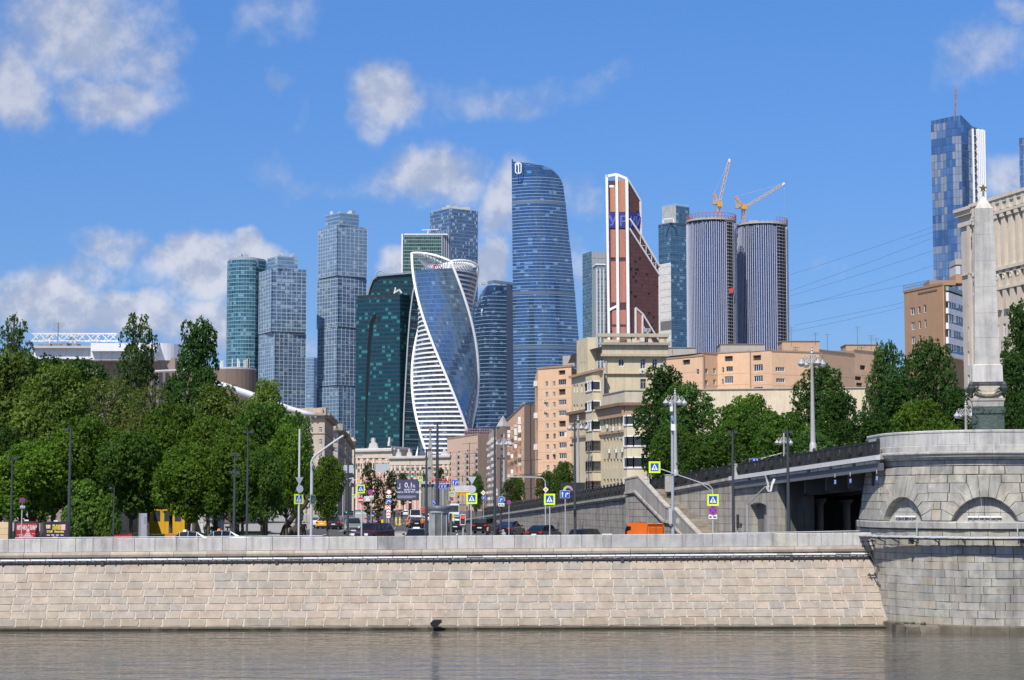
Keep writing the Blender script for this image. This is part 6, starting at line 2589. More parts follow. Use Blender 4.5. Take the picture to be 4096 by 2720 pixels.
for i,(px,y) in enumerate(((2376,1482),(2566,1487),(2432,1706),(2456,1716),(2482,1714),(2440,1805),(2468,1803),(2492,1800),(2355,1812))):
 ff=m if i==1 else (h1 if i==0 else f)
 ac_unit(('single white air conditioner under the attic window at the cream house corner','white air conditioner below a window on the sunny cream front','leftmost of the upper row of air conditioners between slit windows','middle of the upper row of air conditioners between slit windows',
             'air conditioner of the upper row next to the round bay','leftmost of the lower row of air conditioners between slit windows','middle of the lower row of air conditioners between slit windows','air conditioner of the lower row next to the round bay','air conditioner left of the square brown framed bay')[i],ff,px,y)
# --- long orange block behind the trees
r5=house('apartment_block','wide low orange brick block above the trees with scattered white windows',Pd(2660,530)+(0,))
segs=[(2656,2812,545,532,1438,1416),(2812,2872,532,536,1412,1414),(2872,3000,536,530,1413,1407),(3000,3090,530,524,1407,1404),(3090,3280,524,530,1405,1400),(3280,3420,530,545,1402,1404),(3420,3530,545,556,1402,1410)]
wl5=[(2785,2796,1477,1498,'w_1'),(2819,2832,1474,1495,'w_2s'),(2853,2864,1472,1493,'w_2s'),(2888,2896,1469,1490,'w_1'),(2905,2931,1466,1486,'grey_3'),(2898,2932,1506,1534,'w_4'),(2853,2864,1517,1540,'w_2s'),(2888,2894,1515,1538,'w_1'),
       (3014,3051,1458,1486,'w_4'),(3015,3051,1503,1528,'w_4'),(3015,3051,1549,1566,'w_4'),(3102,3139,1467,1485,'w_4'),(3105,3139,1513,1530,'w_4'),(2820,2832,1520,1540,'w_2s'),(3252,3277,1448,1466,'w_3')]
lg5=[(2730,2760,1440,1457),(2899,2931,1425,1444),(3012,3044,1422,1440),(3410,3434,1423,1445),(3440,3462,1460,1480),(3420,3446,1504,1522),(3425,3450,1530,1548)]
for i,(p0,p1,d0,d1,y0,y1) in enumerate(segs):
 A,B=Pd(p0,d0),Pd(p1,d1)
 q=Fac(r5,A,B,(.66,.44,.285) if i % 2==0 else (.62,.41,.265),BRICK,zat(y0,d0),zat(y1,d1))
 for w_ in wl5:
  if p0<=w_[0] and w_[1]<=p1:
   q.win_px(*w_)
 for a,b,ya,yb in lg5:
  if p0<=a and b<=p1:
   u0,z1_=q.uz(a,ya)
   u1,z0_=q.uz(b,yb)
   q.holes.append((u0,u1,z0_,z1_))
 q.done()
 for y in (1497,1541):
  q.box('floor_joint',.02,q.L-.02,zat(y+1.5,d0),zat(y,d0),-.02,.02,(.48,.32,.21))
 if i % 2:
  q.box('downpipe',q.L*.04,q.L*.04+.25,5,q.z1a-.3,.03,.25,(.36,.25,.18))
 q.box('parapet',-.1,q.L+.1,q.z1a-.05,min(q.z1a,q.z1b)+.35,-.4,.15,(.33,.24,.18))
flat_roof(r5,[Pd(a,d) for a,b,d,e,y0,y1 in segs]+[Pd(3530,556),Pd(3530,600),Pd(2656,600)],zat(1420,540))
for px0,px1,y0,y1,c in ((2656,2785,1392,1432,(.40,.36,.32)),(2884,3060,1378,1420,(.40,.36,.32)),(3132,3282,1366,1402,(.50,.33,.22)),(3388,3520,1380,1406,(.46,.32,.22))):
 d0=556
 mb=MB()
 O=Vector(r5.location)
 mb.box(xat(px0,d0)-O.x,xat(px1,d0)-O.x,d0-O.y,d0+9-O.y,zat(y1+20,d0),zat(y0,d0),c)
 mb.box(xat(px0,d0)-O.x-.2,xat(px1,d0)-O.x+.2,d0-.2-O.y,d0+9-O.y,zat(y0,d0),zat(y0-3,d0),(.25,.2,.17))
 mb.build('roof_hut',BRICK,r5)
for i,(px,y0,y1,bars) in enumerate(((2560,1340,1390,0),(3165,1305,1372,3),(3262,1330,1366,2),(3310,1335,1398,0),(3430,1305,1385,1),(3485,1340,1384,3),(3505,1352,1384,2),(2690,1375,1430,1),(232,1290,1345,4))):
 d0=552 if px>2600 else 320
 p=at(px,y1,d0)
 t=thing('roof_antenna','thin rooftop aerial, '+('on the white roofed hall' if px<500 else ('above the cream corner house' if px==2560 else f'{("first", "second", "third", "fourth", "fifth", "sixth", "seventh")[min(i-1, 6)] if i else ""} from the left over the wide orange block')),'antenna',p)
 h=zat(y0,d0)-p.z
 mb=MB()
 mb.tube([(0,0,-1),(0,0,h)],.07,5,(.12,.12,.12))
 mb.build('mast',METAL,t)
 mb=MB()
 for k in range(bars+1):
  mb.beam((-.9,0,h*(.95-.14*k)),(1.1-.2*k,0,h*(.95-.14*k)),.06,.06,(.14,.14,.14))
 mb.build('crossbar',METAL,t)
# pale low wing in front of it
lw=house('low_wing','plain pale yellow low wall of a building between trees and orange block',Pd(2870,430)+(0,),None)
q=Fac(lw,Pd(2780,432),Pd(3475,425),(.60,.52,.38),PLASTER,zat(1556,430))
for px in (3430,3450,3260):
 q.win_px(px,px+12,1640,1672,'w_2t')
q.done()
q.box('coping',-.2,q.L+.2,zat(1557,430),zat(1554,430),-.3,.3,(.42,.38,.33))
XPY=1300
# --- brown brick block with white balconies
d0=400
A,B,C=Pd(3618,415),Pd(3771,d0),Pd(3880,418)
r6=house('apartment_block','brown brick block with white balcony bands left of the stone obelisk',(B[0],B[1],0))
zt=zat(1140,d0)
BRN=(.34,.215,.135)
q=Fac(r6,A,B,BRN,BRICK,zt)
for x0,x1,y0,y1 in ((3641,3659,1231,1260),(3671,3682,1226,1256),(3694,3704,1220,1251),(3645,3660,1289,1320),(3674,3683,1284,1315),(3697,3706,1278,1310),(3646,3661,1346,1376),(3675,3684,1341,1371),(3647,3662,1402,1432)):
 q.win_px(x0,x1,y0,y1,'w_2' if x1-x0>12 else 'w_1')
q.done()
q.box('parapet',-.2,q.L,zt,zt+.5,-.3,.15,(.30,.19,.12))
q.px_box('dark_band',3673,3748,1172,1178,0,.1,(.13,.10,.08))
w6=Fac(r6,B,C,BRN,BRICK,zt)
w6.done()
w6.px_box('brick_pier',3769,3776,1142,1700,0,.35,(.40,.24,.14))
for y0,y1,c,m_ in ((1146,1162,(.30,.40,.40),PLASTER),(1163,1169,(.03,.03,.03),PLASTER),(1170,1205,(.74,.75,.76),PLASTER),(1232,1254,(.74,.75,.76),PLASTER),(1291,1316,(.74,.75,.76),PLASTER),(1348,1374,(.74,.75,.76),PLASTER),(1409,1425,(.74,.75,.76),PLASTER)):
 w6.px_box('balcony_band',3777,3862,y0,y1,0,.9,c,m_)
for i,(y0,y1) in enumerate(((1206,1231),(1258,1290),(1318,1347),(1378,1408))):
 w6.px_box('glazing',3778,3862,y0,y1,.1,.75,(.04,.045,.05),GLASS)
 for k in range(9):
  if (k*7+i*3) % 4 != 1:
   x=3779+k*9.5
   w6.px_box('glazing_bar',x,x+2.2,y0,y1,.75,.84,WHITE,WHITEFR)
  elif i != 3:
   x=3779+k*9.5
   w6.px_box('white_panel',x,x+9,y0,y1,.75,.84,WHITE,WHITEFR)
flat_roof(r6,[A,B,C,(C[0]+5,C[1]+14),(A[0]+6,A[1]+14)],zt)
O=Vector(r6.location)
d0=408
for px0,px1,y0,y1,c in ((3720,3826,1121,1140,(.34,.22,.14)),(3826,3875,1098,1132,(.42,.25,.15)),(3827,3846,1064,1100,(.5,.5,.5)),(3826,3860,1036,1058,(.36,.36,.35))):
 mb=MB()
 mb.box(xat(px0,d0)-O.x,xat(px1,d0)-O.x,d0-O.y,d0+6-O.y,zat(y1,d0),zat(y0,d0),c)
 mb.build('roof_hut',BRICK,r6)
mb=MB()
for k in range(16):
 p0_=Vector((*A,0)).lerp(Vector((*B,0)),k/22)-O
 mb.tube([p0_+Vector((0,.3,zt+.4)),p0_+Vector((0,.3,zt+1.6))],.05,5,(.12,.16,.22))
a_,b_=Vector((*A,0))-O,Vector((*A,0)).lerp(Vector((*B,0)),15/22)-O
for z in (1.0,1.6):
 mb.beam(a_+Vector((0,.3,zt+z)),b_+Vector((0,.3,zt+z)),.09,.09,(.12,.16,.22))
mb.build('roof_rail',METAL,r6)
# --- ornate cream block behind the obelisk
A,B=Pd(3852,300),Pd(4240,272)
r7=house('ornate_block','ornate cream stone block with tall pilasters behind the obelisk',(A[0],A[1],0))
LC=(.55,.49,.41)
mid=Vector(A).lerp(Vector(B),.16)
zt=zat(905,299)
q=Fac(r7,A,tuple(mid),(.47,.42,.37),PLASTER,zt)
for y0,y1 in ((949,1006),(1039,1098),(1133,1188),(1220,1277),(1308,1364),(1406,1462),(1500,1556)):
 q.win_px(3870,3888,y0,y1,'w_2t')
q.done()
for z0_,z1_,o in ((zt-.1,zt+.6,.35),(zt+.6,zt+1.5,.2),(zt+1.5,zt+2.2,.8),(zt+2.2,zt+2.7,1.1)):
 q.box('cornice',-.5,q.L+.2,z0_,z1_,-.4,o,LC)
q.box('string_course',0,q.L,zat(1103,299),zat(1099,299),0,.3,LC)
q.box('pilaster',q.L-2.2,q.L-1.4,3,zt-.1,0,.3,LC)
e=Vector(B)
zt2=zat(892,290)+1.0
q2=Fac(r7,tuple(mid),tuple(e),(.55,.48,.39),PLASTER,zt2)
n7=Vector((q2.n.x,q2.n.y,0))
rows7=((915,972),(1012,1070),(1184,1240),(1300,1350))
for k in range(9):
 u=2.0+k*2.15
 if u<q2.L-1:
  for y0,y1 in rows7:
   q2.win(u,zat(y1,290),.95,zat(y0,290)-zat(y1,290),'w_2t')
q2.done()
zb=zat(1070,288)
for k in range(10):
 u=.9+k*2.15
 if u>q2.L:
  break
 q2.box('pilaster',u-.42,u+.42,zb,zt2-.6,0,.55,(.60,.53,.43))
 q2.box('pilaster_cap',u-.55,u+.55,zt2-.6,zt2,0,.75,(.62,.55,.45))
 q2.box('pedestal',u-.55,u+.55,zat(1240,288),zat(1082,288),0,.5,(.56,.49,.40))
 c=q2.pt(u,zat(1109,288),.5)
 mb=MB()
 ring=[c+q2.d*(.33*math.cos(a))+Vector((0,0,.36*math.sin(a))) for a in [2*math.pi*j/12 for j in range(13)]]
 mb.tube(ring,.09,6,(.62,.55,.46))
 mb.build('rosette',PLASTER,r7)
for z0_,z1_,o in ((zb-.5,zb,.7),(zb-1.0,zb-.5,.5),(zat(1160,288),zat(1150,288),.6),(zt2,zt2+.5,.8),(zt2+.5,zt2+1.6,.6),(zt2+1.6,zt2+2.2,.8),(zt2+2.2,zt2+2.7,1.0)):
 q2.box('cornice',-.2,q2.L,z0_,z1_,-.5,o,J((.60,.53,.43),.03))
for k in range(10):
 u=.9+k*2.15
 q2.box('console',u-.4,u+.4,zt2+.5,zt2+2.6,.6,.85,(.60,.53,.43))
flat_roof(r7,[A,B,(B[0],B[1]+30),(A[0]+12,A[1]+30)],zt+1,(.25,.25,.25))
XPY=1450
# --- hall with the white roof behind the park trees
d0=330
hl=house('hall','large brown hall with a white metal roof storey behind the park trees',Pd(500,d0)+(0,),None)
O=Vector(hl.location)
def hbox(name,px0,px1,y0,y1,d_,dep,col,mat=PLASTER,z0=None):
 mb=MB()
 mb.box(xat(px0,d_)-O.x,xat(px1,d_)-O.x,d_-O.y,d_+dep-O.y,zat(y1,d_) if z0 is None else z0,zat(y0,d_),col)
 return mb.build(name,mat,hl)
WHM=std('white_cladding',.5,ns=.6,na=.06,spec=.4)
for k in range(11):
 hbox('white_panel',128+k*22.6,150+k*22.6,1392,1436,330,22,J((.62,.63,.66),.03),WHM)
hbox('white_upper_storey',128,362,1391,1436,330.4,22,(.58,.59,.62),WHM)
for k in range(6):
 hbox('white_panel',362+k*43,404+k*43,1404,1440,328,20,J((.60,.61,.64),.03),WHM)
hbox('roof_edge',128,365,1383,1392,329,24,(.40,.41,.43),WHM)
hbox('roof_edge',362,625,1372,1404,327,24,(.66,.67,.70),WHM)
mb=MB()
rr=(xat(700,330)-xat(590,330))*.75
cx_=xat(620,330)-O.x
arc=[(cx_+rr*math.sin(a),330-O.y+rr-rr*math.cos(a)) for a in [math.pi*.5*k/8 for k in range(9)]]
mb.prism(arc+[(cx_,330+rr-O.y)],zat(1440,330),zat(1372,330),(.60,.61,.64))
mb.build('rounded_white_end',WHM,hl)
hbox('brown_storey',130,700,1434,1500,331,30,(.26,.20,.17),z0=0)
mb=MB()
d_=318
cx_,rr=xat(905,d_)-O.x,xat(1011,d_)-xat(905,d_)
arc=[(cx_+rr*math.sin(a),d_-O.y+rr-rr*math.cos(a)) for a in [math.pi*.6*k/10 for k in range(11)]]
arc=[(xat(600,d_+10)-O.x,d_+8-O.y)]+arc+[(xat(600,d_)-O.x,d_+30-O.y)]
mb.prism(arc,0,zat(1474,d_),(.20,.15,.125))
mb.build('brown_drum',PLASTER,hl)
mb=MB()
mb.prism([(x,y) for x,y in arc],zat(1474,d_),zat(1468,d_),(.5,.5,.5))
mb.build('drum_coping',METAL,hl)
for k in range(9):
 hbox('glazed_strip',610+k*26,622+k*26,1490,1700,d_+4,1,(.05,.05,.05),GLASS)
mb=MB()
r_=random.Random(4)
for k in range(14):
 px=r_.uniform(860,1005)
 a=at(px,1470,d_+6)-O
 mb.rbox((a.x,a.y,a.z+.6),(r_.uniform(.1,.28),.2,r_.uniform(.8,2)),0,J((.6,.6,.6),.2))
tag(mb.build('roof_aerials',METAL,hl),kind='stuff')
mb=MB()
a,b=at(130,1350,334)-O,at(470,1350,334)-O
lattice(mb,a,b,1.3,1.3,(.66,.66,.67),.16)
for px in (284,390,300,200):
 p=at(px,1352,334)-O
 mb.beam(p+Vector((0,0,.5)),p-Vector((0,0,2.4)),.3,.3,(.6,.6,.6))
mb.build('roof_truss',METAL,hl)
for k,(px,w,h) in enumerate(((150,80,12),(200,60,16),(245,30,22),(290,25,18))):
 hbox('roof_unit',px,px+w*.7,1384-h*.6,1386,332,3,J((.18,.18,.19),.3),METAL)
cb=thing('canopy_tube','long curved white canopy tube sloping down towards the street','canopy',at(1050,1590,300))
O2=Vector(cb.location)
pts=[at(px,py,300)-O2 for px,py in ((830,1526),(900,1546),(980,1572),(1060,1600),(1150,1634),(1215,1652),(1261,1661))]
mb=MB()
mb.tube(pts,[.55,.55,.55,.55,.5,.42,.30],12,(.55,.55,.58))
mb.build('tube',WHM,cb,smooth=True)
for px,py in ((1205,1650),(1226,1655),(1244,1659)):
 mb=MB()
 p=at(px,py,300)-O2
 mb.tube([p,Vector((p.x+.15,p.y,-O2.z))],.07,6,(.25,.25,.25))
 mb.build('stay',METAL,cb)
XPY=1850
# --- distant grey obelisk at the end of the street
d0=820
ob=thing('grey_obelisk','distant grey obelisk topped by a gilt star, in front of the pink building','obelisk',Pd(1721,d0)+(0,))
zt=zat(1728,d0)
h0=11.0*d0/F
mb=MB()
mb.hexa([(-1.5,-1.5,0),(1.5,-1.5,0),(1.5,1.5,0),(-1.5,1.5,0)],[(-.9,-.9,zt*.72),(.9,-.9,zt*.72),(.9,.9,zt*.72),(-.9,.9,zt*.72)],(.34,.33,.30))
mb.build('shaft',GRANITE,ob)
mb=MB()
mb.hexa([(-.95,-.95,zt*.72),(.95,-.95,zt*.72),(.95,.95,zt*.72),(-.95,.95,zt*.72)],[(-.2,-.2,zt),(.2,-.2,zt),(.2,.2,zt),(-.2,.2,zt)],(.30,.29,.27))
mb.build('tip',GRANITE,ob)
def star_mesh(mb,c,r,th,col):
 v=[]
 for k in range(10):
  a=math.pi/2+k*math.pi/5
  q=r if k % 2==0 else r*.42
  v.append(Vector((c[0]+q*math.cos(a),c[1],c[2]+q*math.sin(a))))
 f_,b_=Vector(c)+Vector((0,-th,0)),Vector(c)+Vector((0,th,0))
 for k in range(10):
  mb.face([f_,v[(k+1) % 10],v[k]],col)
  mb.face([b_,v[k],v[(k+1) % 10]],col)
mb=MB()
star_mesh(mb,(0,0,zt+1.3),1.2,.4,(.65,.42,.08))
mb.build('star',GOLD,ob)
# ------------------------------------------------------------------ stone obelisk on the pier
XPY=1350
do=135.0
ob=thing('stone_obelisk','pale stone obelisk with gilt star and green bronze plaques on the bridge pier','obelisk',(xat(3945,do),do,zat(1776,DP)))
O=Vector(ob.location)
ro=math.radians(-12)
ca,sa=math.cos(ro),math.sin(ro)
def osec(name,y0,y1,hw0,hw1,col,mat=GRANITE,gap=.012):
 z0,z1=zat(y0,do)-O.z+gap,zat(y1,do)-O.z
 q=lambda h,z:[(x*ca-y*sa,x*sa+y*ca,z) for x,y in ((-h,-h),(h,-h),(h,h),(-h,h))]
 mb=MB()
 mb.hexa(q(hw0,z0),q(hw1,z1),col)
 return mb.build(name,mat,ob)
# apparent width divided by (cos + sin) of the turn
wf=(ca+abs(sa))*2*F/do
SG=(.44,.43,.41)
lv=[(1459,206+26),(1355,201+22),(1255,186+22),(1153,178+20),(1048,168+18),(944,160+15),(838,152+13)]
hw=lambda wpx:wpx*.5*2/wf*.5*2*.5
HW_=[(1459,117),(1355,111.5),(1256,106.5),(1152,101),(1047,96),(943,90),(839,85)]
for (y0,w0),(y1,w1) in zip(HW_,HW_[1:]):
 osec('shaft_stone',y0,y1,w0/wf,w1/wf,J(SG,.03))
osec('pyramid',839,785,85/wf,6/wf,(.52,.49,.42))
osec('base_block',1531,1466,142/wf,138/wf,J((.50,.48,.46),.02))
osec('base_cap',1466,1459,138/wf,118/wf,J((.50,.47,.42),.02))
osec('necking',1538,1531,130/wf,132/wf,(.40,.37,.33))
osec('die',1570,1538,116/wf,112/wf,(.47,.42,.34))
osec('die',1596,1570,140/wf,118/wf,(.46,.42,.36))
osec('cornice',1606,1596,154/wf,156/wf,(.44,.42,.38))
osec('cornice',1629,1606,140/wf,148/wf,(.42,.40,.37))
osec('bronze_plaque',1790,1629,147/wf,143/wf,(.065,.095,.082),BRONZE)
zpl0,zpl1=zat(1708,do)-O.z,zat(1662,do)-O.z
hp=146/wf
for zz0,zz1,x0,x1 in ((zpl0-.6,zpl1,-.62,.62),(zat(1656,do)-O.z,zat(1636,do)-O.z,-1.1,1.1)):
 mb=MB()
 q=lambda x,y,z:(x*ca-y*sa,x*sa+y*ca,z)
 mb.hexa([q(x0,-hp-.05,zz0),q(x1,-hp-.05,zz0),q(x1,-hp+.1,zz0),q(x0,-hp+.1,zz0)],[q(x0,-hp-.05,zz1),q(x1,-hp-.05,zz1),q(x1,-hp+.1,zz1),q(x0,-hp+.1,zz1)],(.075,.105,.09))
 mb.build('relief_panel',BRONZE,ob)
mb=MB()
r_=random.Random(8)
for k in range(26):
 x,z=r_.uniform(-1.2,1.2),r_.choice((r_.uniform(zat(1655,do),zat(1635,do)),r_.uniform(zat(1715,do),zat(1660,do))))-O.z
 if abs(x)<.65 and z<zpl1:
  continue
 c=q(x,-hp-.05,z)
 a=r_.uniform(0,3)
 mb.beam((c[0]-.14*math.cos(a),c[1],c[2]-.14*math.sin(a)),(c[0]+.14*math.cos(a),c[1],c[2]+.14*math.sin(a)),.06,.07,(.06,.085,.075))
tag(mb.build('relief',BRONZE,ob),kind='stuff')
# sag garlands and corner trophies
for face in (0,1):
 ff=(lambda x,y,z:q(x,y,z)) if face==0 else (lambda x,y,z:q(y,-x,z))
 n=14
 pts,rad=[],[]
 hh=143/wf
 for k in range(n+1):
  t_=k/n*2-1
  z=zat(1567,do)-O.z-.36*(1-t_*t_)
  pts.append(ff(t_*hh,-hh-.03,z))
  rad.append(.05+.09*(1-abs(t_)))
 mb=MB()
 mb.tube(pts,rad,8,(.16,.15,.125))
 mb.build('garland',BRONZE,ob)
 mb=MB()
 for k in (0,3,6,7,8,11):
  p=Vector(pts[k])
  mb.lathe([(.0,-.09),(.08,0),(0,.09)],6,(.7,.48,.10),(p.x,p.y-.09,p.z))
 mb.build('gilt_blossoms',GOLD,ob)
for sx in (-1,1):
 for sy in ((-1,) if sx==1 else (-1,1)):
  mb=MB()
  c=q(sx*1.12,sy*1.12,zat(1552,do)-O.z)
  mb.lathe([(0,.42),(.13,.36),(.20,.2),(.2,.05),(.3,-.05),(.24,-.2),(.1,-.42),(0,-.45)],10,(.06,.075,.07),c)
  for k in range(5):
   a=.5+k*.5
   mb.beam(c,(c[0]-sx*.5*math.cos(a*.5),c[1],c[2]+.3-.18*k),.09,.06,(.05,.065,.06))
  mb.build('trophy_helmet',BRONZE,ob)
  mb=MB()
  w0,w1=q(sx*.95,sy*1.14,zat(1548,do)-O.z),q(sx*.42,sy*1.1,zat(1568,do)-O.z)
  mb.slab([Vector(w0),Vector((w0[0],w0[1],w1[2])),Vector(w1),Vector(((w0[0]+w1[0])/2,w1[1],w0[2]-.16))],(0,.08,0),(.05,.06,.058))
  mb.build('trophy_wing',BRONZE,ob)
mb=MB()
zt=zat(785,do)-O.z
mb.tube([(0,0,zt-.1),(0,0,zt+.38)],.07,8,(.2,.16,.08))
mb.build('star_stem',BRONZE,ob)
mb=MB()
star_mesh(mb,(0,0,zt+.58),.34,.14,(.50,.33,.08))
mb.build('star',GOLD,ob)
XPY=1900
# ------------------------------------------------------------------ trees
def leaf_mesh(name,seed,lobes,n,size,pal,flat=.35):
 """leaf sized faces gathered in twigs over the shells of the lobes (x, y, z, r)"""
 rg=np.random.default_rng(seed)
 lob=np.array(lobes,float)
 area=lob[:,3] ** 2
 pick=rg.choice(len(lob),n // 5,p=area/area.sum())
 d=rg.normal(size=(len(pick),3))
 d[:,2]=d[:,2]*.9+.22
 d /= np.linalg.norm(d,axis=1)[:,None]
 rad=lob[pick,3]*np.clip(rg.normal(.95,.11,len(pick)),.3,1.22)
 tw=lob[pick,:3]+d*rad[:,None]*np.array([1,1,.82])
 c=np.repeat(tw,5,0)+rg.normal(scale=size*.62,size=(len(tw)*5,3))*np.array([1,1,.7])
 out=np.repeat(d,5,0)
 nr=out*.55+np.array([0,0,flat])+rg.normal(scale=.5,size=c.shape)
 nr /= np.linalg.norm(nr,axis=1)[:,None]
 a=np.cross(nr,rg.normal(size=c.shape))
 a /= np.linalg.norm(a,axis=1)[:,None]
 b=np.cross(nr,a)
 s=size*rg.uniform(.65,1.3,(len(c),1))
 v=np.stack([c-a*s,c+b*s*.62,c+a*s,c-b*s*.62],1).reshape(-1,3)
 N=len(c)
 me=bpy.data.meshes.new(name)
 me.vertices.add(N*4)
 me.vertices.foreach_set('co',v.astype(np.float32).ravel())
 me.loops.add(N*4)
 me.loops.foreach_set('vertex_index',np.arange(N*4,dtype=np.int32))
 me.polygons.add(N)
 me.polygons.foreach_set('loop_start',np.arange(0,N*4,4,dtype=np.int32))
 me.polygons.foreach_set('loop_total',np.full(N,4,np.int32))
 me.update()
 pal=np.array(pal,float)
 lobc=rg.uniform(0,1,len(lob))
 t=np.clip(lobc[np.repeat(pick,5)]*.55+np.repeat(rg.uniform(0,1,len(tw)),5)*.45,0,1)
 col=pal[0]*(1-t[:,None])+pal[1]*t[:,None]
 col *= rg.uniform(.78,1.25,(N,1))
 at_=me.attributes.new('Col','FLOAT_COLOR','FACE')
 at_.data.foreach_set('color',np.concatenate([col,np.ones((N,1))],1).astype(np.float32).ravel())
 me.materials.append(LEAF)
 return me
def tree_proto(seed,H,base,rmax,shape,nl,n,size,pal,trunk_r,bark=(.10,.085,.065),tc=.8):
 r=random.Random(seed)
 lobes=[]
 for k in range(nl):
  t=(k+.5)/nl
  z=lerp(base,H,t)
  w=shape(t)*rmax
  a=k*2.4+r.uniform(-.5,.5)
  q=w*math.sqrt(r.uniform(.12,.75))
  lr=max(.6,w*r.uniform(.34,.56))
  lobes.append((q*math.cos(a),q*math.sin(a),min(z,H-lr*.75),lr))
 leaf=leaf_mesh('crown',seed,lobes,n,size,pal)
 mb=MB()
 p=[Vector((0,0,-.6)),Vector((r.uniform(-.1,.1),0,base*.6)),Vector((r.uniform(-.3,.3),r.uniform(-.2,.2),base*1.2)),Vector((r.uniform(-.3,.3),0,H*tc))]
 mb.tube(p,[trunk_r*1.25,trunk_r,trunk_r*.8,trunk_r*.15],8,bark)
 for (x,y,z,q) in lobes:
  s=Vector((0,0,max(base*.75,z-math.hypot(x,y)*1.2-1)))
  e=Vector((x,y,z))
  mb.tube([s,s.lerp(e,.5)+Vector((0,0,-.15)),e],[trunk_r*.42,trunk_r*.28,trunk_r*.08],5,bark)
  for j in range(2):
   e2=e+Vector((r.uniform(-1,1),r.uniform(-1,1),r.uniform(-.3,1)))*q*.8
   mb.tube([s.lerp(e,.6),e2],[trunk_r*.18,trunk_r*.04],4,bark)
 return mb.data('trunk',BARK),leaf,H,rmax
rnd_sh=lambda t:math.sin(math.pi*(t*.86+.10)) ** .6
oval=lambda t:math.sin(math.pi*(t*.84+.06)) ** .65
pop=lambda t:.72+.28*math.sin(math.pi*t)-.35*max(0,t-.85)/.15
PROTO={
 'maple':tree_proto(1,13,3.9,4.6,rnd_sh,26,22500,0.168,((0.054,0.120,0.012),(0.146,0.239,0.025)),.26),
 'maple2':tree_proto(2,12,3.7,4.4,rnd_sh,24,21000,0.168,((0.037,0.091,0.012),(0.095,0.174,0.023)),.24),
 'lime':tree_proto(3,17,3.5,4.4,oval,34,27000,0.168,((0.075,0.140,0.018),(0.193,0.265,0.052)),.3),
 'elm':tree_proto(4,16,3.5,5.0,rnd_sh,26,16500,0.136,((0.081,0.121,0.022),(0.174,0.201,0.048)),.36,(.17,.145,.11),.9),
 'poplar':tree_proto(5,20,3,3.4,pop,40,18000,0.160,((0.043,0.098,0.018),(0.093,0.162,0.036)),.28,(.14,.12,.10),.96),
 'dark':tree_proto(6,18,3,4.2,oval,24,21000,0.176,((0.021,0.064,0.010),(0.050,0.112,0.016)),.3),
 'ash':tree_proto(7,15,2.5,4.2,oval,30,24000,0.160,((0.036,0.093,0.021),(0.090,0.170,0.036)),.25),
 'sapling':tree_proto(8,6.5,1.6,1.0,oval,14,2250,0.136,((0.041,0.065,0.023),(0.103,0.104,0.046)),.06),
 'shrub':tree_proto(9,5.0,.3,2.2,rnd_sh,18,9000,0.136,((0.076,0.152,0.024),(0.144,0.240,0.038)),.08),
}
SEEN_LABEL={}
def tree(kind,px,ytop,d,wpx,label,group,zbase=None,name=None,flip=0):
 tr,cr,H,rm=PROTO[kind]
 z0=gz(d) if zbase is None else zbase
 p=at(px,ytop,d)
 h=p.z-z0
 w=wpx*d/F/2
 t=thing(name or {'lime':'lime_tree','maple':'maple_tree','maple2':'maple_tree','elm':'elm_tree','poplar':'poplar_tree','dark':'broadleaf_tree','ash':'ash_tree','sapling':'young_tree','shrub':'shrub'}[kind],label,'shrub' if kind=='shrub' else 'tree',(p.x,p.y,z0),RN.uniform(0,6.28),group)
 t.scale=(w/rm/1.12,w/rm/1.12,h/H/1.02)
 inst('trunk',tr,t)
 inst('crown',cr,t)
 return t
G1='park trees on the left bank'
for a in (
 ('lime',40,1392,178,300,'tall yellow green lime tree cut by the left edge of the view'),
 ('lime',225,1445,174,270,'yellow green lime tree behind the posters, second from the left edge'),
 ('poplar',62,1245,215,170,'thin topped poplar sticking up at the left edge against the sky'),
 ('dark',190,1412,205,300,'dark green tree under the white roof truss of the hall'),
 ('poplar',545,1238,205,190,'airy tall poplar standing above the park in front of the white roof'),
 ('dark',790,1262,198,210,'dark dense tall tree leaning right against the round teal tower'),
 ('elm',430,1490,180,330,'sparse olive elm with pale branches in the middle of the park'),
 ('elm',600,1530,172,270,'second sparse olive elm, nearer and right of the first'),
 ('maple',690,1600,168,250,'bright green maple between the elm and the light limes'),
 ('lime',870,1530,172,250,'yellow green lime tree below the brown hall drum'),
 ('lime',1065,1508,190,170,'tall light tree whose top touches the stacked glass tower'),
 ('maple2',1060,1600,168,250,'dark green maple right of the limes behind the slim lamp pole'),
 ('maple',1150,1690,162,170,'green maple with low branches left of the crossing sign pole'),
 ('maple',330,1655,160,300,'dark low maple behind the tall dark lamp post'),
 ('maple',130,1760,156,290,'green maple overhanging the red poster'),
 ('maple2',530,1720,158,260,'dark maple over the red plastic barriers'),
 ('maple',760,1770,156,240,'bright maple over the orange benches'),
 ('maple',930,1730,154,230,'green maple with hanging branches above the white taxis'),
 ('maple2',1050,1790,152,180,'dark maple right above the slim grey lamp poles'),
 ('maple',1312,1815,180,130,'round bright green tree left of the street entrance'),
 ('dark',330,1425,225,300,'dark background tree in the park under the hall, left one'),
 ('dark',660,1610,225,320,'dark background tree in the park under the hall, middle one'),
 ('dark',950,1640,220,280,'dark background tree in front of the hall drum'),
 ('maple2',10,1700,165,260,'dark green maple at the left edge above the wooden board'),
 ('maple',840,1650,164,200,'green maple below the yellow lime, left of the dark pole'),
 ('ash',1195,1640,200,130,'light leaved tree in front of the beige house'),
):
 tree(a[0],*a[1:4],a[4]*(1.0 if a[0]=='poplar' else 1.17),a[5],G1)
tree('shrub',345,1915,150,190,'bright green bush with low branches beside the purple poster',None)
tree('shrub',440,1975,149,110,'small bright bush left of the thin grey pole',None)
rt=random.Random(3)
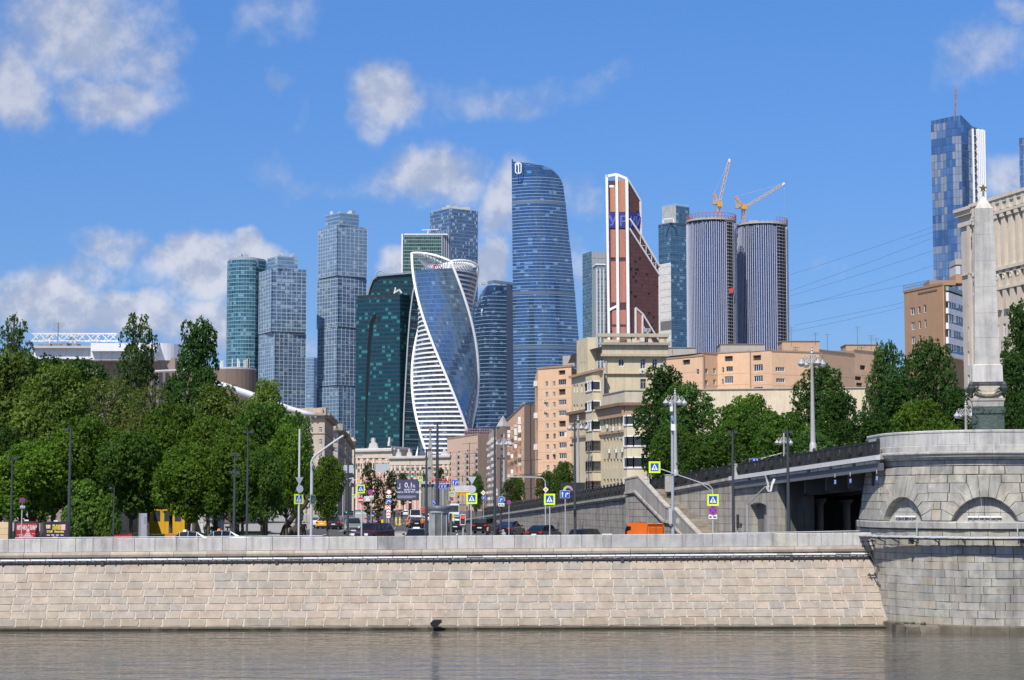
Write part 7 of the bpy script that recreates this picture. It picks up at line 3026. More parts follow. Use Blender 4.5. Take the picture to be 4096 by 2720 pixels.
# extra trees set deep in the park to darken the gaps, crowns lost in the canopy
for k,w in enumerate(('wooden board','red poster','purple poster','tall dark post','red barriers','info pylon','orange benches','yellow kiosk','white container','dark floodlight post','thin dark post','leaning trunk')):
 d=rt.uniform(185,235)
 tree(rt.choice(('dark','maple2')),40+k*92+rt.uniform(-20,20),rt.uniform(1640,1760),d,rt.uniform(160,210),'dark tree deep in the shaded park, behind the '+w,'deeper park trees')
# leaning trunk near the street
p=at(1128,2105,178)
t=thing('leaning_trunk','bare dark tree trunk leaning right at the park corner','tree trunk',(p.x,p.y,0))
mb=MB()
mb.tube([(0,0,-.3),(.3,0,.9),(1.1,0,2.0),(2.1,0,2.9),(2.9,0,4.6)],[.36,.28,.24,.2,.1],8,(.06,.05,.04))
mb.build('trunk',BARK,t)
G2='trees along the ramp'
for a in (
 ('dark',2650,1450,255,230,'dark tree beside the cream corner house with its top above the roof edge'),
 ('ash',2740,1520,250,260,'green tree behind the ornate lamp with four bells'),
 ('maple2',2690,1690,235,200,'low dark tree behind the left railing and stair posts'),
 ('maple2',2950,1610,235,260,'dark chestnut like tree in the middle above the blue lane sign'),
 ('maple',3010,1568,265,240,'taller round tree in the middle behind the chestnut'),
 ('maple2',3120,1640,230,260,'dark leafy tree left of the tallest ornate lamp'),
 ('maple2',2840,1730,225,260,'dark low tree behind the railing right of the stair'),
 ('ash',3290,1440,275,250,'tall grey green tree behind the tallest ornate lamp'),
 ('dark',3350,1560,255,230,'dark tree right of the tallest ornate lamp'),
 ('ash',3240,1720,215,230,'low green tree behind the bridge railing'),
 ('ash',3540,1355,265,180,'tall narrow green tree left of the brown brick block'),
 ('ash',3720,1345,245,270,'tall bright green tree in front of the brown brick block'),
 ('dark',3600,1500,235,260,'dark dense tree behind the bridge railing end'),
 ('maple',3690,1590,215,250,'lower yellowish green tree left of the pier lamp'),
 ('dark',3480,1640,220,220,'dark tree above the right end of the railing'),
 ('dark',4090,1190,215,220,'very dark tree at the right edge behind the obelisk'),
 ('dark',4030,1400,200,200,'dark tree close behind the obelisk foot'),
 ('dark',3830,1540,230,180,'dark tree between the pier lamp and obelisk'),
):
 tree(a[0],*a[1:5],a[5],G2,1.0)
for a in (
 ('sapling',2040,1915,330,60,'green young tree behind the ramp below the ornate lamp','tree'),
 ('maple2',2255,1840,290,90,'small tree at the foot of the cream corner house'),
 ('ash',2195,1880,300,110,'pinkish green bush like tree above the railing'),
 ('maple',2060,1900,340,90,'bright green bushy tree in front of the long orange block'),
 ('ash',1905,1890,420,70,'light tree in front of the cluttered balcony block'),
 ('dark',1614,1888,800,60,'small dark tree in front of the pink building, left one'),
 ('dark',1760,1870,700,60,'small dark tree in front of the pink building, right one'),
 ('ash',1700,1890,700,36,'small dark tree beside the distant grey obelisk'),
):
 tree(a[0],*a[1:5],a[5],'street trees',0.0)
for px,yt,lab in ((1470,1845,'left'),(1515,1905,'middle'),(1562,1880,'right')):
 tree('sapling',px,yt,224,56,lab+' one of three staked young trees on the traffic island','staked young trees',.12)
 for k,dx_ in enumerate((-16,12)):
  p=at(px+dx_,2090,223.5+k)
  t=thing('tree_stake',('left' if k==0 else 'right')+f' wooden stake of the {lab} young tree on the island','stake',(p.x,p.y,.12),group='wooden stakes')
  mb=MB()
  mb.tube([(0,0,-.2),(.05,0,1.9)],.045,6,(.45,.29,.14))
  mb.build('stake',BARK,t)
# ------------------------------------------------------------------ lamps, poles, signs
DARKP,GREYP=(.045,.052,.062),(.42,.43,.45)
def slim_pole(px,ytop,d,label,r=.09,col=DARKP,heads=1,group='slim dark lamp posts'):
 p=at(px,ytop,d)
 zb=gz(d)
 t=thing('lamp_post',label,'lamp post',(p.x,p.y,zb),0,group)
 h=p.z-zb
 mb=MB()
 mb.tube([(0,0,-.1),(0,0,h*.4),(0,0,h)],[r*1.15,r,r*.6],10,col)
 mb.build('pole',METAL,t)
 mb=MB()
 mb.lathe([(r*1.9,-.05),(r*1.9,.5),(r*1.2,.55)],10,col)
 mb.build('base',METAL,t)
 for k in range(heads):
  mb=MB()
  s=1 if k % 2 else-1
  zz=h*(.985-.18*(k // 2))
  mb.beam((0,0,zz),(s*.22,0,zz+.02),.05,.05,col)
  mb.box(min(s*.14,s*.36),max(s*.14,s*.36),-.14,.10,zz-.06,zz+.12,col)
  mb.build('lamp_head',METAL,t)
 return t
for px,yt,d,lab,r,hd in ((50,1830,141,'dark floodlight post at the left edge',.085,2),(283,1712,141,'tall dark lamp post between the two posters',.12,1),(457,1950,143,'short thin grey post by the red barriers',.06,1),(940,1815,141,'dark post with small floodlights right of the taxis',.10,4),(992,1722,146,'tall thin dark post beside it, left of the crossing sign',.085,2),
                              (1393,1775,146,'dark pole in front of the red car',.09,1),(1706,1795,145,'dark pole with camera boxes left of the glass shelter',.11,4),(1750,1690,190,'tall thick dark pole with boxes before the grey obelisk',.17,2),(1979,1705,146,'dark pole in front of the black estate car',.11,2),(2003,1830,175,'dark pole carrying the blue right turn disc',.09,2),(2299,1680,141,'tall dark pole before the cream corner house',.10,3),
                              (2930,1722,143,'dark lamp post at the left end of the bridge deck',.11,2),(3150,1722,139,'dark lamp post before the bridge opening',.13,2)):
 slim_pole(px,yt,d,lab,r,heads=hd)
for px,yt,d,lab in ((2125,1835,300,'thin dark cable pole left of the tall orange block'),(1878,1770,420,'bent dark cable pole in front of the pinkish block'),(1500,1830,480,'thin dark cable pole before the pink building, left one'),(1640,1835,480,'thin dark cable pole before the pink building, right one'),(1850,1900,330,'thin dark pole behind the blue lane sign'),(1420,1780,420,'thin dark cable pole before the yellow house')):
 t=slim_pole(px,yt,d,lab,.1,heads=0,group='overhead cable poles')
 mb=MB()
 h=zat(yt,d)-gz(d)
 for k in range(3):
  mb.beam((-1.6,0,h-.3-k*2.2),(1.6,.4,h-.1-k*2.2),.08,.08,DARKP)
 mb.build('crossarm',METAL,t)
def ornate_lamp(px,ytop,d,label,sc=1.0,H=12.6,arms=4,rot=.35):
 p=at(px,ytop,d)
 t=thing('ornate_lamp',label,'street lamp',(p.x,p.y,p.z-H*sc),rot,'ornate grey street lamps')
 t.scale=(sc,sc,sc)
 c=(.36,.355,.35)
 mb=MB()
 mb.lathe([(.42,-.6),(.42,.9),(.34,1.0),(.30,1.2),(.27,3.0),(.22,6),(.17,H-2.2),(.21,H-2.1),(.17,H-1.9),(.13,H-.9)],14,c)
 mb.build('pole',METAL,t,smooth=True)
 mb=MB()
 mb.lathe([(.13,H-.95),(.2,H-.8),(.1,H-.6),(.17,H-.45),(.05,H-.25),(.12,H-.14),(0,H)],10,c)
 mb.build('finial',METAL,t)
 for k in range(arms):
  a=2*math.pi*k/arms
  g=lambda r_,z:(r_*math.cos(a),r_*math.sin(a),z)
  mb=MB()
  z=H-1.75
  mb.tube([g(.1,z-.1),g(.5,z-.28),g(.95,z-.05),g(1.2,z+.35),g(1.05,z+.62),g(.85,z+.45),g(.95,z+.3)],.055,6,c)
  mb.tube([g(.15,z+.7),g(.4,z+.5),g(.55,z+.15),g(.4,z-.05),g(.28,z+.12)],.05,6,c)
  mb.tube([g(1.2,z+.35),g(1.42,z+.3),g(1.42,z+.05)],.05,6,c)
  ar=mb.build('scroll_arm',METAL,t)
  mb=MB()
  mb.lathe([(.05,.18),(.12,.1),(.14,0),(.3,-.12),(.44,-.34),(.46,-.40)],14,(.34,.35,.36),g(1.42,z))
  bl=mb.build('lamp_shade',METAL,t,smooth=True)
  mb=MB()
  mb.lathe([(.43,-.4),(.36,-.58),(.2,-.72),(0,-.76)],14,(.5,.5,.5),g(1.42,z))
  mb.build('glass_bowl',LAMPGLASS,bl,smooth=True)
for px,yt,d,lab,sc in ((3247,1385,206,'tallest ornate lamp with hanging bell shades, above the bridge railing',.9),(2700,1552,216,'ornate bell lamp beside the white boxed pole, above the stairs',.8),(2312,1660,302,'ornate bell lamp in front of the cream corner house',1),(2016,1733,370,'ornate bell lamp before the long orange block, smallest on the left',1),(3135,1725,200,'small pale ornate lamp behind the bridge railing',.565),(3862,1602,200,'ornate lamp next to the bronze plaque of the obelisk',.76)):
 ornate_lamp(px,yt,d,lab,sc)
BLUE_,YEL,RED_,WHT,BLK=(.008,.075,.52),(.68,.92,.01),(.62,.035,.03),(.80,.80,.80),(.02,.02,.02)
def circ(cx,cz,r,n=22,a0=0,a1=2*math.pi):
 return [(cx+r*math.cos(lerp(a0,a1,k/n)),cz+r*math.sin(lerp(a0,a1,k/n))) for k in range(n)]
def rect(cx,cz,w,h):
 return [(cx-w/2,cz-h/2),(cx+w/2,cz-h/2),(cx+w/2,cz+h/2),(cx-w/2,cz+h/2)]
def flat(mb,pts,layer,col):
 y=-.012-.004*layer
 p=[(x,y,z) for x,z in pts]
 ar=sum(p[i][0]*p[(i+1) % len(p)][2]-p[(i+1) % len(p)][0]*p[i][2] for i in range(len(p)))
 mb.face(p if ar>0 else p[::-1],col)
def bar(mb,a,b,w,layer,col):
 dx_,dz_=b[0]-a[0],b[1]-a[1]
 L_=math.hypot(dx_,dz_)
 nx,nz=-dz_/L_*w/2,dx_/L_*w/2
 flat(mb,[(a[0]+nx,a[1]+nz),(b[0]+nx,b[1]+nz),(b[0]-nx,b[1]-nz),(a[0]-nx,a[1]-nz)],layer,col)
def arrow(mb,x,z0,z1,w,layer,col,turn=0):
 if not turn:
  bar(mb,(x,z0),(x,z1-w),w*.45,layer,col)
  flat(mb,[(x-w*.6,z1-w*1.1),(x+w*.6,z1-w*1.1),(x,z1)],layer,col)
 else:
  zc=z1-w*.8
  bar(mb,(x,z0),(x,zc),w*.45,layer,col)
  bar(mb,(x-w*.2,zc),(x+w*.8,zc),w*.45,layer,col)
  flat(mb,[(x+w*.7,zc+w*.6),(x+w*.7,zc-w*.6),(x+w*1.6,zc)],layer,col)
def sign_face(kind,s):
 """returns (outline of the plate, plate colour, drawing)"""
 m=MB()
 if kind=='ped':
  out,pc=rect(0,0,s,s),YEL
  q=s*.70
  flat(m,rect(0,0,q,q),1,BLUE_)
  flat(m,[(-q*.42,-q*.36),(q*.42,-q*.36),(0,q*.44)],2,WHT)
  f=q*.5
  flat(m,circ(0,f*.38,f*.085,10),3,BLK)
  bar(m,(0,f*.28),(-f*.02,-f*.12),f*.17,3,BLK)
  bar(m,(-f*.01,-f*.1),(-f*.26,-f*.58),f*.12,3,BLK)
  bar(m,(0,-f*.1),(f*.2,-f*.32),f*.12,3,BLK)
  bar(m,(f*.2,-f*.32),(f*.3,-f*.6),f*.10,3,BLK)
  bar(m,(0,f*.22),(-f*.24,-f*.08),f*.09,3,BLK)
  bar(m,(0,f*.22),(f*.22,-f*.02),f*.09,3,BLK)
  for k in (-.34,-.12,.1,.32):
   bar(m,(q*k-q*.05,-q*.30),(q*k+q*.04,-q*.345),q*.03,3,BLK)
 elif kind=='nostop':
  out,pc=circ(0,0,s/2),RED_
  flat(m,circ(0,0,s*.40),1,BLUE_)
  bar(m,(-s*.28,-s*.28),(s*.28,s*.28),s*.085,2,RED_)
  bar(m,(-s*.28,s*.28),(s*.28,-s*.28),s*.085,3,RED_)
 elif kind=='noentry':
  out,pc=circ(0,0,s/2),WHT
  flat(m,circ(0,0,s*.47),1,(.62,.05,.03))
  flat(m,rect(0,0,s*.7,s*.16),2,WHT)
 elif kind=='tow':
  out,pc=rect(0,0,s,s*.5),WHT
  bar(m,(-s*.42,-s*.03),(-s*.12,-s*.03),s*.10,1,BLK)
  bar(m,(-s*.36,s*.04),(-s*.2,s*.04),s*.08,1,BLK)
  bar(m,(.0,-s*.02),(s*.4,-s*.10),s*.10,1,BLK)
  bar(m,(s*.02,s*.1),(s*.4,-s*.02),s*.05,1,BLK)
  for x in (-.38,-.18,.12,.36):
   flat(m,circ(s*x,-s*.11,s*.045,8),2,BLK)
 elif kind=='disc':
  out,pc=circ(0,0,s/2),WHT
  flat(m,circ(0,0,s*.48),1,RED_)
  flat(m,circ(0,0,s*.37),2,WHT)
 elif kind=='right':
  out,pc=circ(0,0,s/2),WHT
  flat(m,circ(0,0,s*.475),1,(.01,.16,.52))
  arrow(m,-s*.14,-s*.32,s*.25,s*.22,2,WHT,1)
 elif kind=='bump':
  out,pc=circ(0,0,s/2),WHT
  flat(m,circ(0,0,s*.475),1,BLUE_)
  bar(m,(-s*.3,-s*.18),(-s*.16,s*.1),s*.12,2,WHT)
  bar(m,(s*.3,-s*.18),(s*.16,s*.1),s*.12,2,WHT)
  bar(m,(-s*.2,s*.1),(s*.2,s*.1),s*.14,3,WHT)
 elif kind=='keep':
  out,pc=circ(0,0,s/2),WHT
  flat(m,circ(0,0,s*.475),1,BLUE_)
  bar(m,(-s*.26,s*.26),(s*.22,-s*.22),s*.12,2,WHT)
 elif kind=='lanes':
  out,pc=rect(0,0,s,s*.78),WHT
  flat(m,rect(0,0,s*.95,s*.73),1,BLUE_)
  arrow(m,-s*.24,-s*.28,s*.28,s*.2,2,WHT)
  arrow(m,s*.10,-s*.28,s*.24,s*.2,2,WHT,1)
 elif kind=='lanes4':
  out,pc=rect(0,0,s,s*.32),WHT
  flat(m,rect(0,0,s*.98,s*.30),1,BLUE_)
  for k in (-.36,-.12,.12,.36):
   arrow(m,s*k,-s*.12,s*.12,s*.09,2,WHT)
 elif kind=='under':
  out,pc=rect(0,0,s*.42,s),WHT
  flat(m,rect(0,0,s*.37,s*.95),1,BLUE_)
  arrow(m,s*.03,-s*.38,s*.38,s*.12,2,WHT)
  for k in range(4):
   bar(m,(-s*.1,-s*.36+k*s*.17),(-s*.1,-s*.28+k*s*.17),s*.03,2,WHT)
 elif kind=='priority':
  out,pc=[(-s*.6,0),(0,-s*.6),(s*.6,0),(0,s*.6)],WHT
  flat(m,[(-s*.34,0),(0,-s*.34),(s*.34,0),(0,s*.34)],1,(.75,.42,.01))
 elif kind=='chevron':
  out,pc=rect(0,0,s,s*3.1),WHT
  for k in range(4):
   z=-s*1.35+k*s*.78
   flat(m,[(-s*.42,z),(0,z+s*.36),(s*.42,z),(s*.42,z+s*.34),(0,z+s*.70),(-s*.42,z+s*.34)][0:3]+[(s*.42,z+s*.34),(0,z+s*.68),(-s*.42,z+s*.34)],1,RED_)
 elif kind=='tri':
  out,pc=[(-s/2,s*.43),(s/2,s*.43),(0,-s*.43)],(.42,.44,.46)
 elif kind=='back':
  out,pc=circ(0,0,s/2),(.45,.48,.50)
 elif kind=='plate':
  out,pc=rect(0,0,s,s*.8),(.60,.62,.63)
 elif kind=='greyboard':
  out,pc=rect(0,0,s,s*.62),(.40,.44,.47)
 elif kind=='blank':
  out,pc=rect(0,0,s,s*.42),(.62,.62,.62)
  for k in range(4):
   bar(m,(-s*.42,s*.13-k*s*.085),(s*(.1+.3*(k % 2)),s*.13-k*s*.085),s*.02,1,(.3,.3,.32))
 elif kind=='detour':
  out,pc=rect(0,0,s,s*.24),(.66,.36,.02)
  flat(m,circ(-s*.38,0,s*.07,12),1,(.35,.12,.05))
  bar(m,(-s*.22,0),(s*.4,0),s*.05,1,(.45,.2,.02))
 return out,pc,m
NAMES={'ped':'crossing_plate','nostop':'no_stopping_disc','noentry':'no_entry_disc','tow':'tow_plate','disc':'no_vehicles_disc','right':'turn_disc','bump':'hump_disc','keep':'parking_disc','lanes':'lane_board','lanes4':'lane_board','under':'lane_plate','priority':'priority_plate','chevron':'chevron_board','tri':'triangle_back','back':'disc_back','plate':'plate','greyboard':'board_back','blank':'info_board','detour':'detour_board'}
def sign(label,d,plates,post=None,yaw=0,pcol=GREYP,pr=.04,extra=None,group=None):
 """plates: (kind, px, py, width in px[, yaw]); post: (px, ytop, ybottom or None for the ground)"""
 px0=post[0] if post else plates[0][1]
 base=Vector((xat(px0,d,2000),d,gz(d)))
 t=thing('road_sign',label,'road sign',base,0,group)
 for iq,q in enumerate(plates):
  kind,px,py,w=q[:4]
  yw=q[4] if len(q)>4 else yaw
  s=w*d/F/max(.25,math.cos(yw))
  out,pc,m=sign_face(kind,s)
  c=at(px,py,d)-base+Vector((0,-.07-.035*(len(plates)-1-iq),0))
  mb=MB()
  mb.slab([(x,-.012,z) for x,z in out],(0,.022,0),pc)
  o=mb.build(NAMES[kind],PRINT,t,c,yw)
  if m.f:
   m.build('pictogram',PRINT,o)
 if post:
  mb=MB()
  zt=at(post[0],post[1],d).z-base.z
  mb.tube([(0,0,-.1 if post[2] is None else at(post[0],post[2],d).z-base.z),(0,0,zt)],pr,8,pcol)
  mb.build('post',METAL,t)
 if extra:
  mb=MB()
  for pts,r_ in extra:
   mb.tube([at(x,y,d)-base for x,y in pts],r_,8,pcol)
  mb.build('arm',METAL,t)
 return t
sign('crossing sign with grey triangle and disc backs on a tall pale park corner pole',139,[('tri',1198,1925,30),('back',1200,1956,25),('ped',1195,1996,33),],(1196,1716,None),pr=.075,pcol=(.50,.51,.53),yaw=.6)
sign('crossing sign turned edgewise on the curved signal mast',141,[('ped',1252,1998,16,1.15),('greyboard',1238,1998,9)],(1246,1885,None),pr=.11,extra=[([(1246,1890),(1245,1850),(1252,1832),(1270,1815),(1320,1778),(1374,1742)],.075),([(1248,1868),(1264,1822)],.03)],pcol=(.44,.46,.49))
sign('crossing sign above a red no entry disc in front of the grey van',139,[('ped',1443,1956,33),('noentry',1443,2000,26),('greyboard',1450,1999,24)],(1447,1940,None),pr=.06,yaw=.3)
sign('crossing sign with triangle and disc backs right of the glass shelter',137,[('tri',1888,1922,36),('back',1888,1957,32),('ped',1887,1994,43)],(1885,1906,None))
sign('crossing sign on a grey post in front of the black hatchback by the wall',138,[('ped',2198,1997,44)],(2199,2000,None))
sign('crossing sign with no stopping disc and tow plate, hung on a curved arm',139,[('ped',2851,2000,46),('nostop',2851,2041,36),('tow',2851,2067,34)],(2851,1965,None),pr=.06,extra=[([(2640,1875),(2692,1893),(2800,1930),(2838,1941),(2850,1956),(2850,1975)],.035),([(2793,1925),(2847,1964)],.028)])
sign('high crossing sign on the boxed pole in front of the cream house bay',138.8,[('ped',2618,1869,46)],None,extra=[([(2640,1876),(2660,1882)],.035)])
sign('blue lane arrow board on a thin post below the ramp',140,[('lanes',2259,1977,38)],(2261,1965,None),pr=.035)
sign('blue right turn disc over a small white plate on a dark pole',174.5,[('right',2005,1998,26),('tow',2005,2019,25)],None)
sign('no stopping disc half behind the ornate lamp foot',200,[('nostop',2036,2009,18)],(2036,2005,None))
sign('no stopping disc over a tow plate behind the left red poster',138,[('nostop',91,2001,19),('tow',91,2028,17)],(89,2000,None),yaw=.5)
sign('stack of no vehicles disc, tow plate, blue hump disc and red chevrons',215,[('disc',1556,1968,21),('tow',1555,1986,20),('bump',1555,2005,22),('chevron',1554,2046,16)],(1556,1965,None),pr=.05)
sign('no stopping disc and tow plate right of the no entry disc',215,[('nostop',1482,1969,21),('tow',1485,1988,18),('plate',1469,1995,25)],(1485,1965,None))
sign('blue diagonal parking disc left of the shelter roof',230,[('keep',1738,2010,18)],(1738,2008,None))
sign('small crossing sign deep in the street left of the no entry disc',330,[('ped',1415,1985,14)],(1415,1985,None))
sign('crossing sign above the far right corner of the billboard',350,[('ped',1682,1915,18)],(1684,1912,None))
sign('crossing sign behind the lane board, left of the white bus',240,[('ped',1808,1976,19),('nostop',1807,1996,15),('ped',1794,2011,11,.9)],(1796,1965,None))
sign('blue lane board with two arrows before the pinkish block',260,[('lanes',1820,1931,29),('blank',1850,1955,60),('detour',1856,1974,52)],(1850,1925,None))
sign('wide blue four lane board over the street crossing',300,[('lanes4',1762,1946,50)],(1770,1942,None))
sign('small yellow diamond over a blue disc before the cluttered balcony block',250,[('priority',1933,1971,17),('right',1935,1991,17)],(1934,1965,None))
sign('yellow diamond sign on the curved grey mast above the railing',215,[('priority',2183,1958,19)],(2182,1935,None),pr=.07,extra=[([(2182,1950),(2181,1925),(2170,1912),(2140,1909),(2040,1908)],.06)])
sign('yellow diamond and blue disc on the curved masts left of the street',270,[('priority',1356,1937,17),('right',1368,1955,11)],(1372,1935,None),pr=.07,extra=[([(1372,1940),(1373,1928),(1385,1917),(1414,1912)],.06),([(1400,1945),(1400,1935),(1410,1922),(1450,1915)],.06)])
sign('back of a large grey road board on a long arm before the pink building',300,[('greyboard',1530,1872,54)],None,extra=[([(1440,1903),(1500,1882),(1553,1864)],.07)])
sign('back of a grey road board left of it, above the small crossing sign',300,[('greyboard',1389,1876,50)],None,extra=[([(1355,1890),(1410,1873)],.07)])
sign('grey disc back and plate behind the ramp, left of the ornate lamp',240,[('back',1983,1962,18),('plate',1983,1975,16)],(1984,1955,None))
sign('blue board with lane arrows above the bridge railing',215,[('lanes4',3022,1842,52)],None,extra=[([(3030,1838),(3060,1830),(3128,1812)],.045)])
for k,(px,py) in enumerate(((3340,1928),(3401,1923),(3507,1913))):
 sign('blue lane plate hung under the bridge, '+('left','middle','right')[k]+' of three',(136.0,133.4,129.4)[k],[('under',px,py,15)],None,yaw=-.45,group='blue lane plates below the bridge',extra=[([(px,py-18),(px,py-34)],.03)])
# thin pole with white boxes right of the stairs
p=at(2692,2140,139.2)
t=thing('camera_pole','grey square pole with white boxes and cameras in front of the stairs','pole',(p.x,p.y,gz(139)))
g=lambda px,py:at(px,py,139.2)-Vector(t.location)
mb=MB()
mb.tube([(0,0,-.1),(0,0,g(2692,1602).z)],[.13,.09],10,(.33,.36,.40))
mb.build('pole',METAL,t)
for x0,x1,y0,y1,c in ((2683,2700,1697,1723,(.72,.73,.74)),(2679,2690,1627,1646,(.7,.7,.72)),(2684,2698,1673,1684,(.12,.22,.5)),(2674,2688,2033,2095,(.42,.43,.42)),(2703,2716,2073,2093,(.36,.37,.37))):
 a,b=g(x0,y1),g(x1,y0)
 mb=MB()
 mb.box(a.x,b.x,-.3,-.08,a.z,b.z,c)
 mb.build('box',PLASTIC,t)
mb=MB()
a=g(2706,1855)
mb.tube([a,a+Vector((.18,-.3,-.05))],.07,8,(.05,.05,.05))
mb.build('camera',PLASTIC,t)
# bent flag pole with torn white banners
d=141
p=at(2989,2140,d)
t=thing('flag_pole','bent grey pole with torn white banners in front of the bridge abutment','flag pole',(p.x,p.y,gz(d)))
g=lambda px,py:at(px,py,d)-Vector(t.location)
mb=MB()
mb.tube([(0,0,-.1),g(2989,2018)],.06,8,(.36,.37,.38))
mb.tube([g(2989,2018),g(3062,1946)],.05,8,(.16,.16,.17))
mb.tube([g(2989,2010),g(2992,2060),g(2991,2068)],.035,6,(.16,.16,.17))
mb.build('pole',METAL,t)
for q in (((3060,1946),(3071,1942),(3079,1966),(3073,1968)),((3078,1968),(3086,1964),(3093,1938),(3102,1917),(3094,1914),(3086,1930)),((3062,1918),(3068,1916),(3078,1948),(3072,1950)),((3058,1900),(3062,1899),(3076,1935),(3073,1937))):
 mb=MB()
 mb.slab([g(*c)+Vector((0,RN.uniform(-.1,.1),0)) for c in q],(.02,.06,0),(.62,.62,.6))
 mb.build('banner',CLOTH,t)
# traffic lights
def signal(label,px,py,d,lens,hpx,wpx,face=WHT,pole=True):
 p=at(px,py,d)
 t=thing('traffic_light',label,'traffic light',(p.x,p.y,gz(d)),group='traffic lights')
 zc=p.z-gz(d)
 h,w=hpx*d/F,wpx*d/F
 if pole:
  mb=MB()
  mb.tube([(0,.12,-.1),(0,.12,zc+h/2)],.05,8,GREYP)
  mb.build('post',METAL,t)
 mb=MB()
 mb.box(-w/2,w/2,-.1,.08,zc-h/2,zc+h/2,(.03,.03,.03))
 mb.build('housing',PLASTIC,t)
 if face:
  mb=MB()
  for x0,x1,z0,z1 in ((-w*.6,-w*.5,-h*.55,h*.55),(w*.5,w*.6,-h*.55,h*.55),(-w*.6,w*.6,h*.5,h*.56),(-w*.6,w*.6,-h*.56,-h*.5)):
   mb.box(x0,x1,-.12,-.09,zc+z0,zc+z1,face)
  mb.build('backboard',PRINT,t)
 n=len(lens)
 for k,c in enumerate(lens):
  mb=MB()
  z=zc+h/2-(k+.5)*h/n
  r_=min(w,h/n)*.36
  mb.tube([(0,-.10,z),(0,-.13,z)],r_,14,c or (.05,.05,.05))
  mb.build('lens',LAMPON if c and max(c)>.3 else PLASTIC,t)
signal('pedestrian light showing red on a short post right of the glass shelter',1851,2078,139,((.75,.03,.02),None),38,18)
signal('traffic light showing green by the taxis left of the street',1387,2041,235,(None,None,(.02,.62,.35)),24,9,None)
signal('dark traffic light seen from behind at the foot of the ramp wall',2951,2085,147,(None,None,None),54,10,None)
signal('small pedestrian light beside it, dim green',2963,2102,147,(None,(.03,.16,.12)),18,9,None,False)
signal('far traffic light showing green above the billboard',1647,1910,420,((.02,.6,.35),None),18,9,None)
signal('far traffic light showing red, white bordered, left of the grey lane poles',1773,1908,330,((.75,.05,.03),None,None),20,9,(.75,.7,.55))
signal('far traffic light with white border above the shelter',1720,1932,380,((.5,.05,.03),None,None),15,8,(.7,.6,.5))
signal('dark pedestrian light on the pale crossing pole at the park',1208,2067,139.2,(None,None),28,9,None,False)
# billboard with its advertisement
d=420
p=at(1640,2071,d)
t=thing('billboard','dark blue billboard advertising 0,1 percent on a black post in the street','billboard',(p.x,p.y,0))
g=lambda px,py:at(px,py,d)-Vector(t.location)
a,b=g(1583,2001),g(1676,1917)
mb=MB()
mb.box(a.x,b.x,-.3,.3,a.z,b.z,(.03,.035,.045))
mb.build('frame',METAL,t)
mb=MB()
a2,b2=g(1586,1999),g(1672,1919)
mb.box(a2.x,b2.x,-.33,-.3,a2.z,b2.z,(.060,.065,.13))
mb.build('poster',PRINT,t)
mb=MB()
mb.box(-.32,.32,-.2,.2,-.1,a.z,(.02,.02,.022))
mb.build('post',METAL,t)
mb=MB()
mb.box(-.26,.26,-.24,-.2,a.z-.6,a.z-.3,(.7,.7,.7))
mb.build('plate',PRINT,t)
PI2=math.pi/2
for s_,px,py,sz in (('0,1',1618,1950,1.55),('%',1651,1950,.85),('ипотека',1617,1962,.62),('на весь срок',1617,1971,.62),('level.ru',1580+6,1971,.5),('lev',1590,1956,.55)):
 c=g(px,py)
 text_mesh(s_,sz,'lettering',PRINT,(.70,.70,.76),t,(c.x,-.345,c.z),(PI2,0,0),.004,bold=.012)
mb=MB()
for q0,q1 in (((1600,1932),(1585,1932)),((1600,1932),(1600,1955)),((1600,1955),(1596,1955)),((1586,1932),(1586,1955))):
 mb.beam(g(*q0)+Vector((0,-.345,0)),g(*q1)+Vector((0,-.345,0)),.12,.01,(.70,.70,.76))
for k in range(3):
 a,b=g(1590,1984+k*3.6),g(1664-14*(k==2),1984+k*3.6)
 for q in range(26):
  x=lerp(a.x,b.x,q/26)
  mb.box(x,x+(b.x-a.x)/34,-.345,-.335,a.z-.06,a.z+.06,(.42,.42,.48))
tag(mb.build('small_print',PRINT,t),kind='stuff')
# glass kiosk shelter
d=144
p=at(1756,2150,d)
t=thing('glass_shelter','round grey kiosk with a drum roof and curved glass behind the wall','kiosk',(p.x,p.y,gz(d)))
zt,zg=zat(2037,d)-gz(d),zat(2046,d)-gz(d)
R_=46*d/F
mb=MB()
mb.lathe([(R_*1.0,zt-.02),(R_*1.02,zt+.12),(R_*.98,zt+.24),(0,zt+.30)],28,(.10,.115,.13))
mb.build('roof',METAL,t,smooth=True)
mb=MB()
mb.lathe([(R_*.86,zg-.12),(R_*.9,zg),(R_*.9,zt-.02),(0,zt-.02)],28,(.40,.42,.44))
mb.build('fascia',METAL,t)
for k in range(5):
 a0,a1=math.pi*(1+k/5),math.pi*(1+(k+1)/5)
 mb=MB()
 mb.face([(R_*.82*math.cos(a),R_*.82*math.sin(a),z) for a,z in ((a0,.2),(a1,.2),(a1,zg-.1),(a0,zg-.1))],(.2,)*3)
 mb.build('glass_panel',SHELTER,t)
 mb=MB()
 mb.rbox((R_*.84*math.cos(a0),R_*.84*math.sin(a0),zg/2),(.06,.06,zg),a0,(.38,.39,.40) if k != 2 else (.06,.065,.07))
 mb.build('post',METAL,t)
mb=MB()
ar=[math.pi*(1.12+.66*k/8) for k in range(9)]
mb.prism([(R_*.88*math.cos(a),R_*.88*math.sin(a)) for a in ar]+[(R_*.84*math.cos(a),R_*.84*math.sin(a)) for a in reversed(ar)],-.1,.92,(.34,.35,.36))
mb.build('lower_panel',METAL,t)
mb=MB()
mb.lathe([(R_*.6,-.1),(R_*.6,zg)],20,(.22,.22,.23))
mb.build('inner_drum',PLASTIC,t)
mb=MB()
mb.box(R_*.9,R_*1.12,-.05,.05,.1,zt-.3,(.62,.68,.70))
mb.build('side_glass',SHELTER,t)
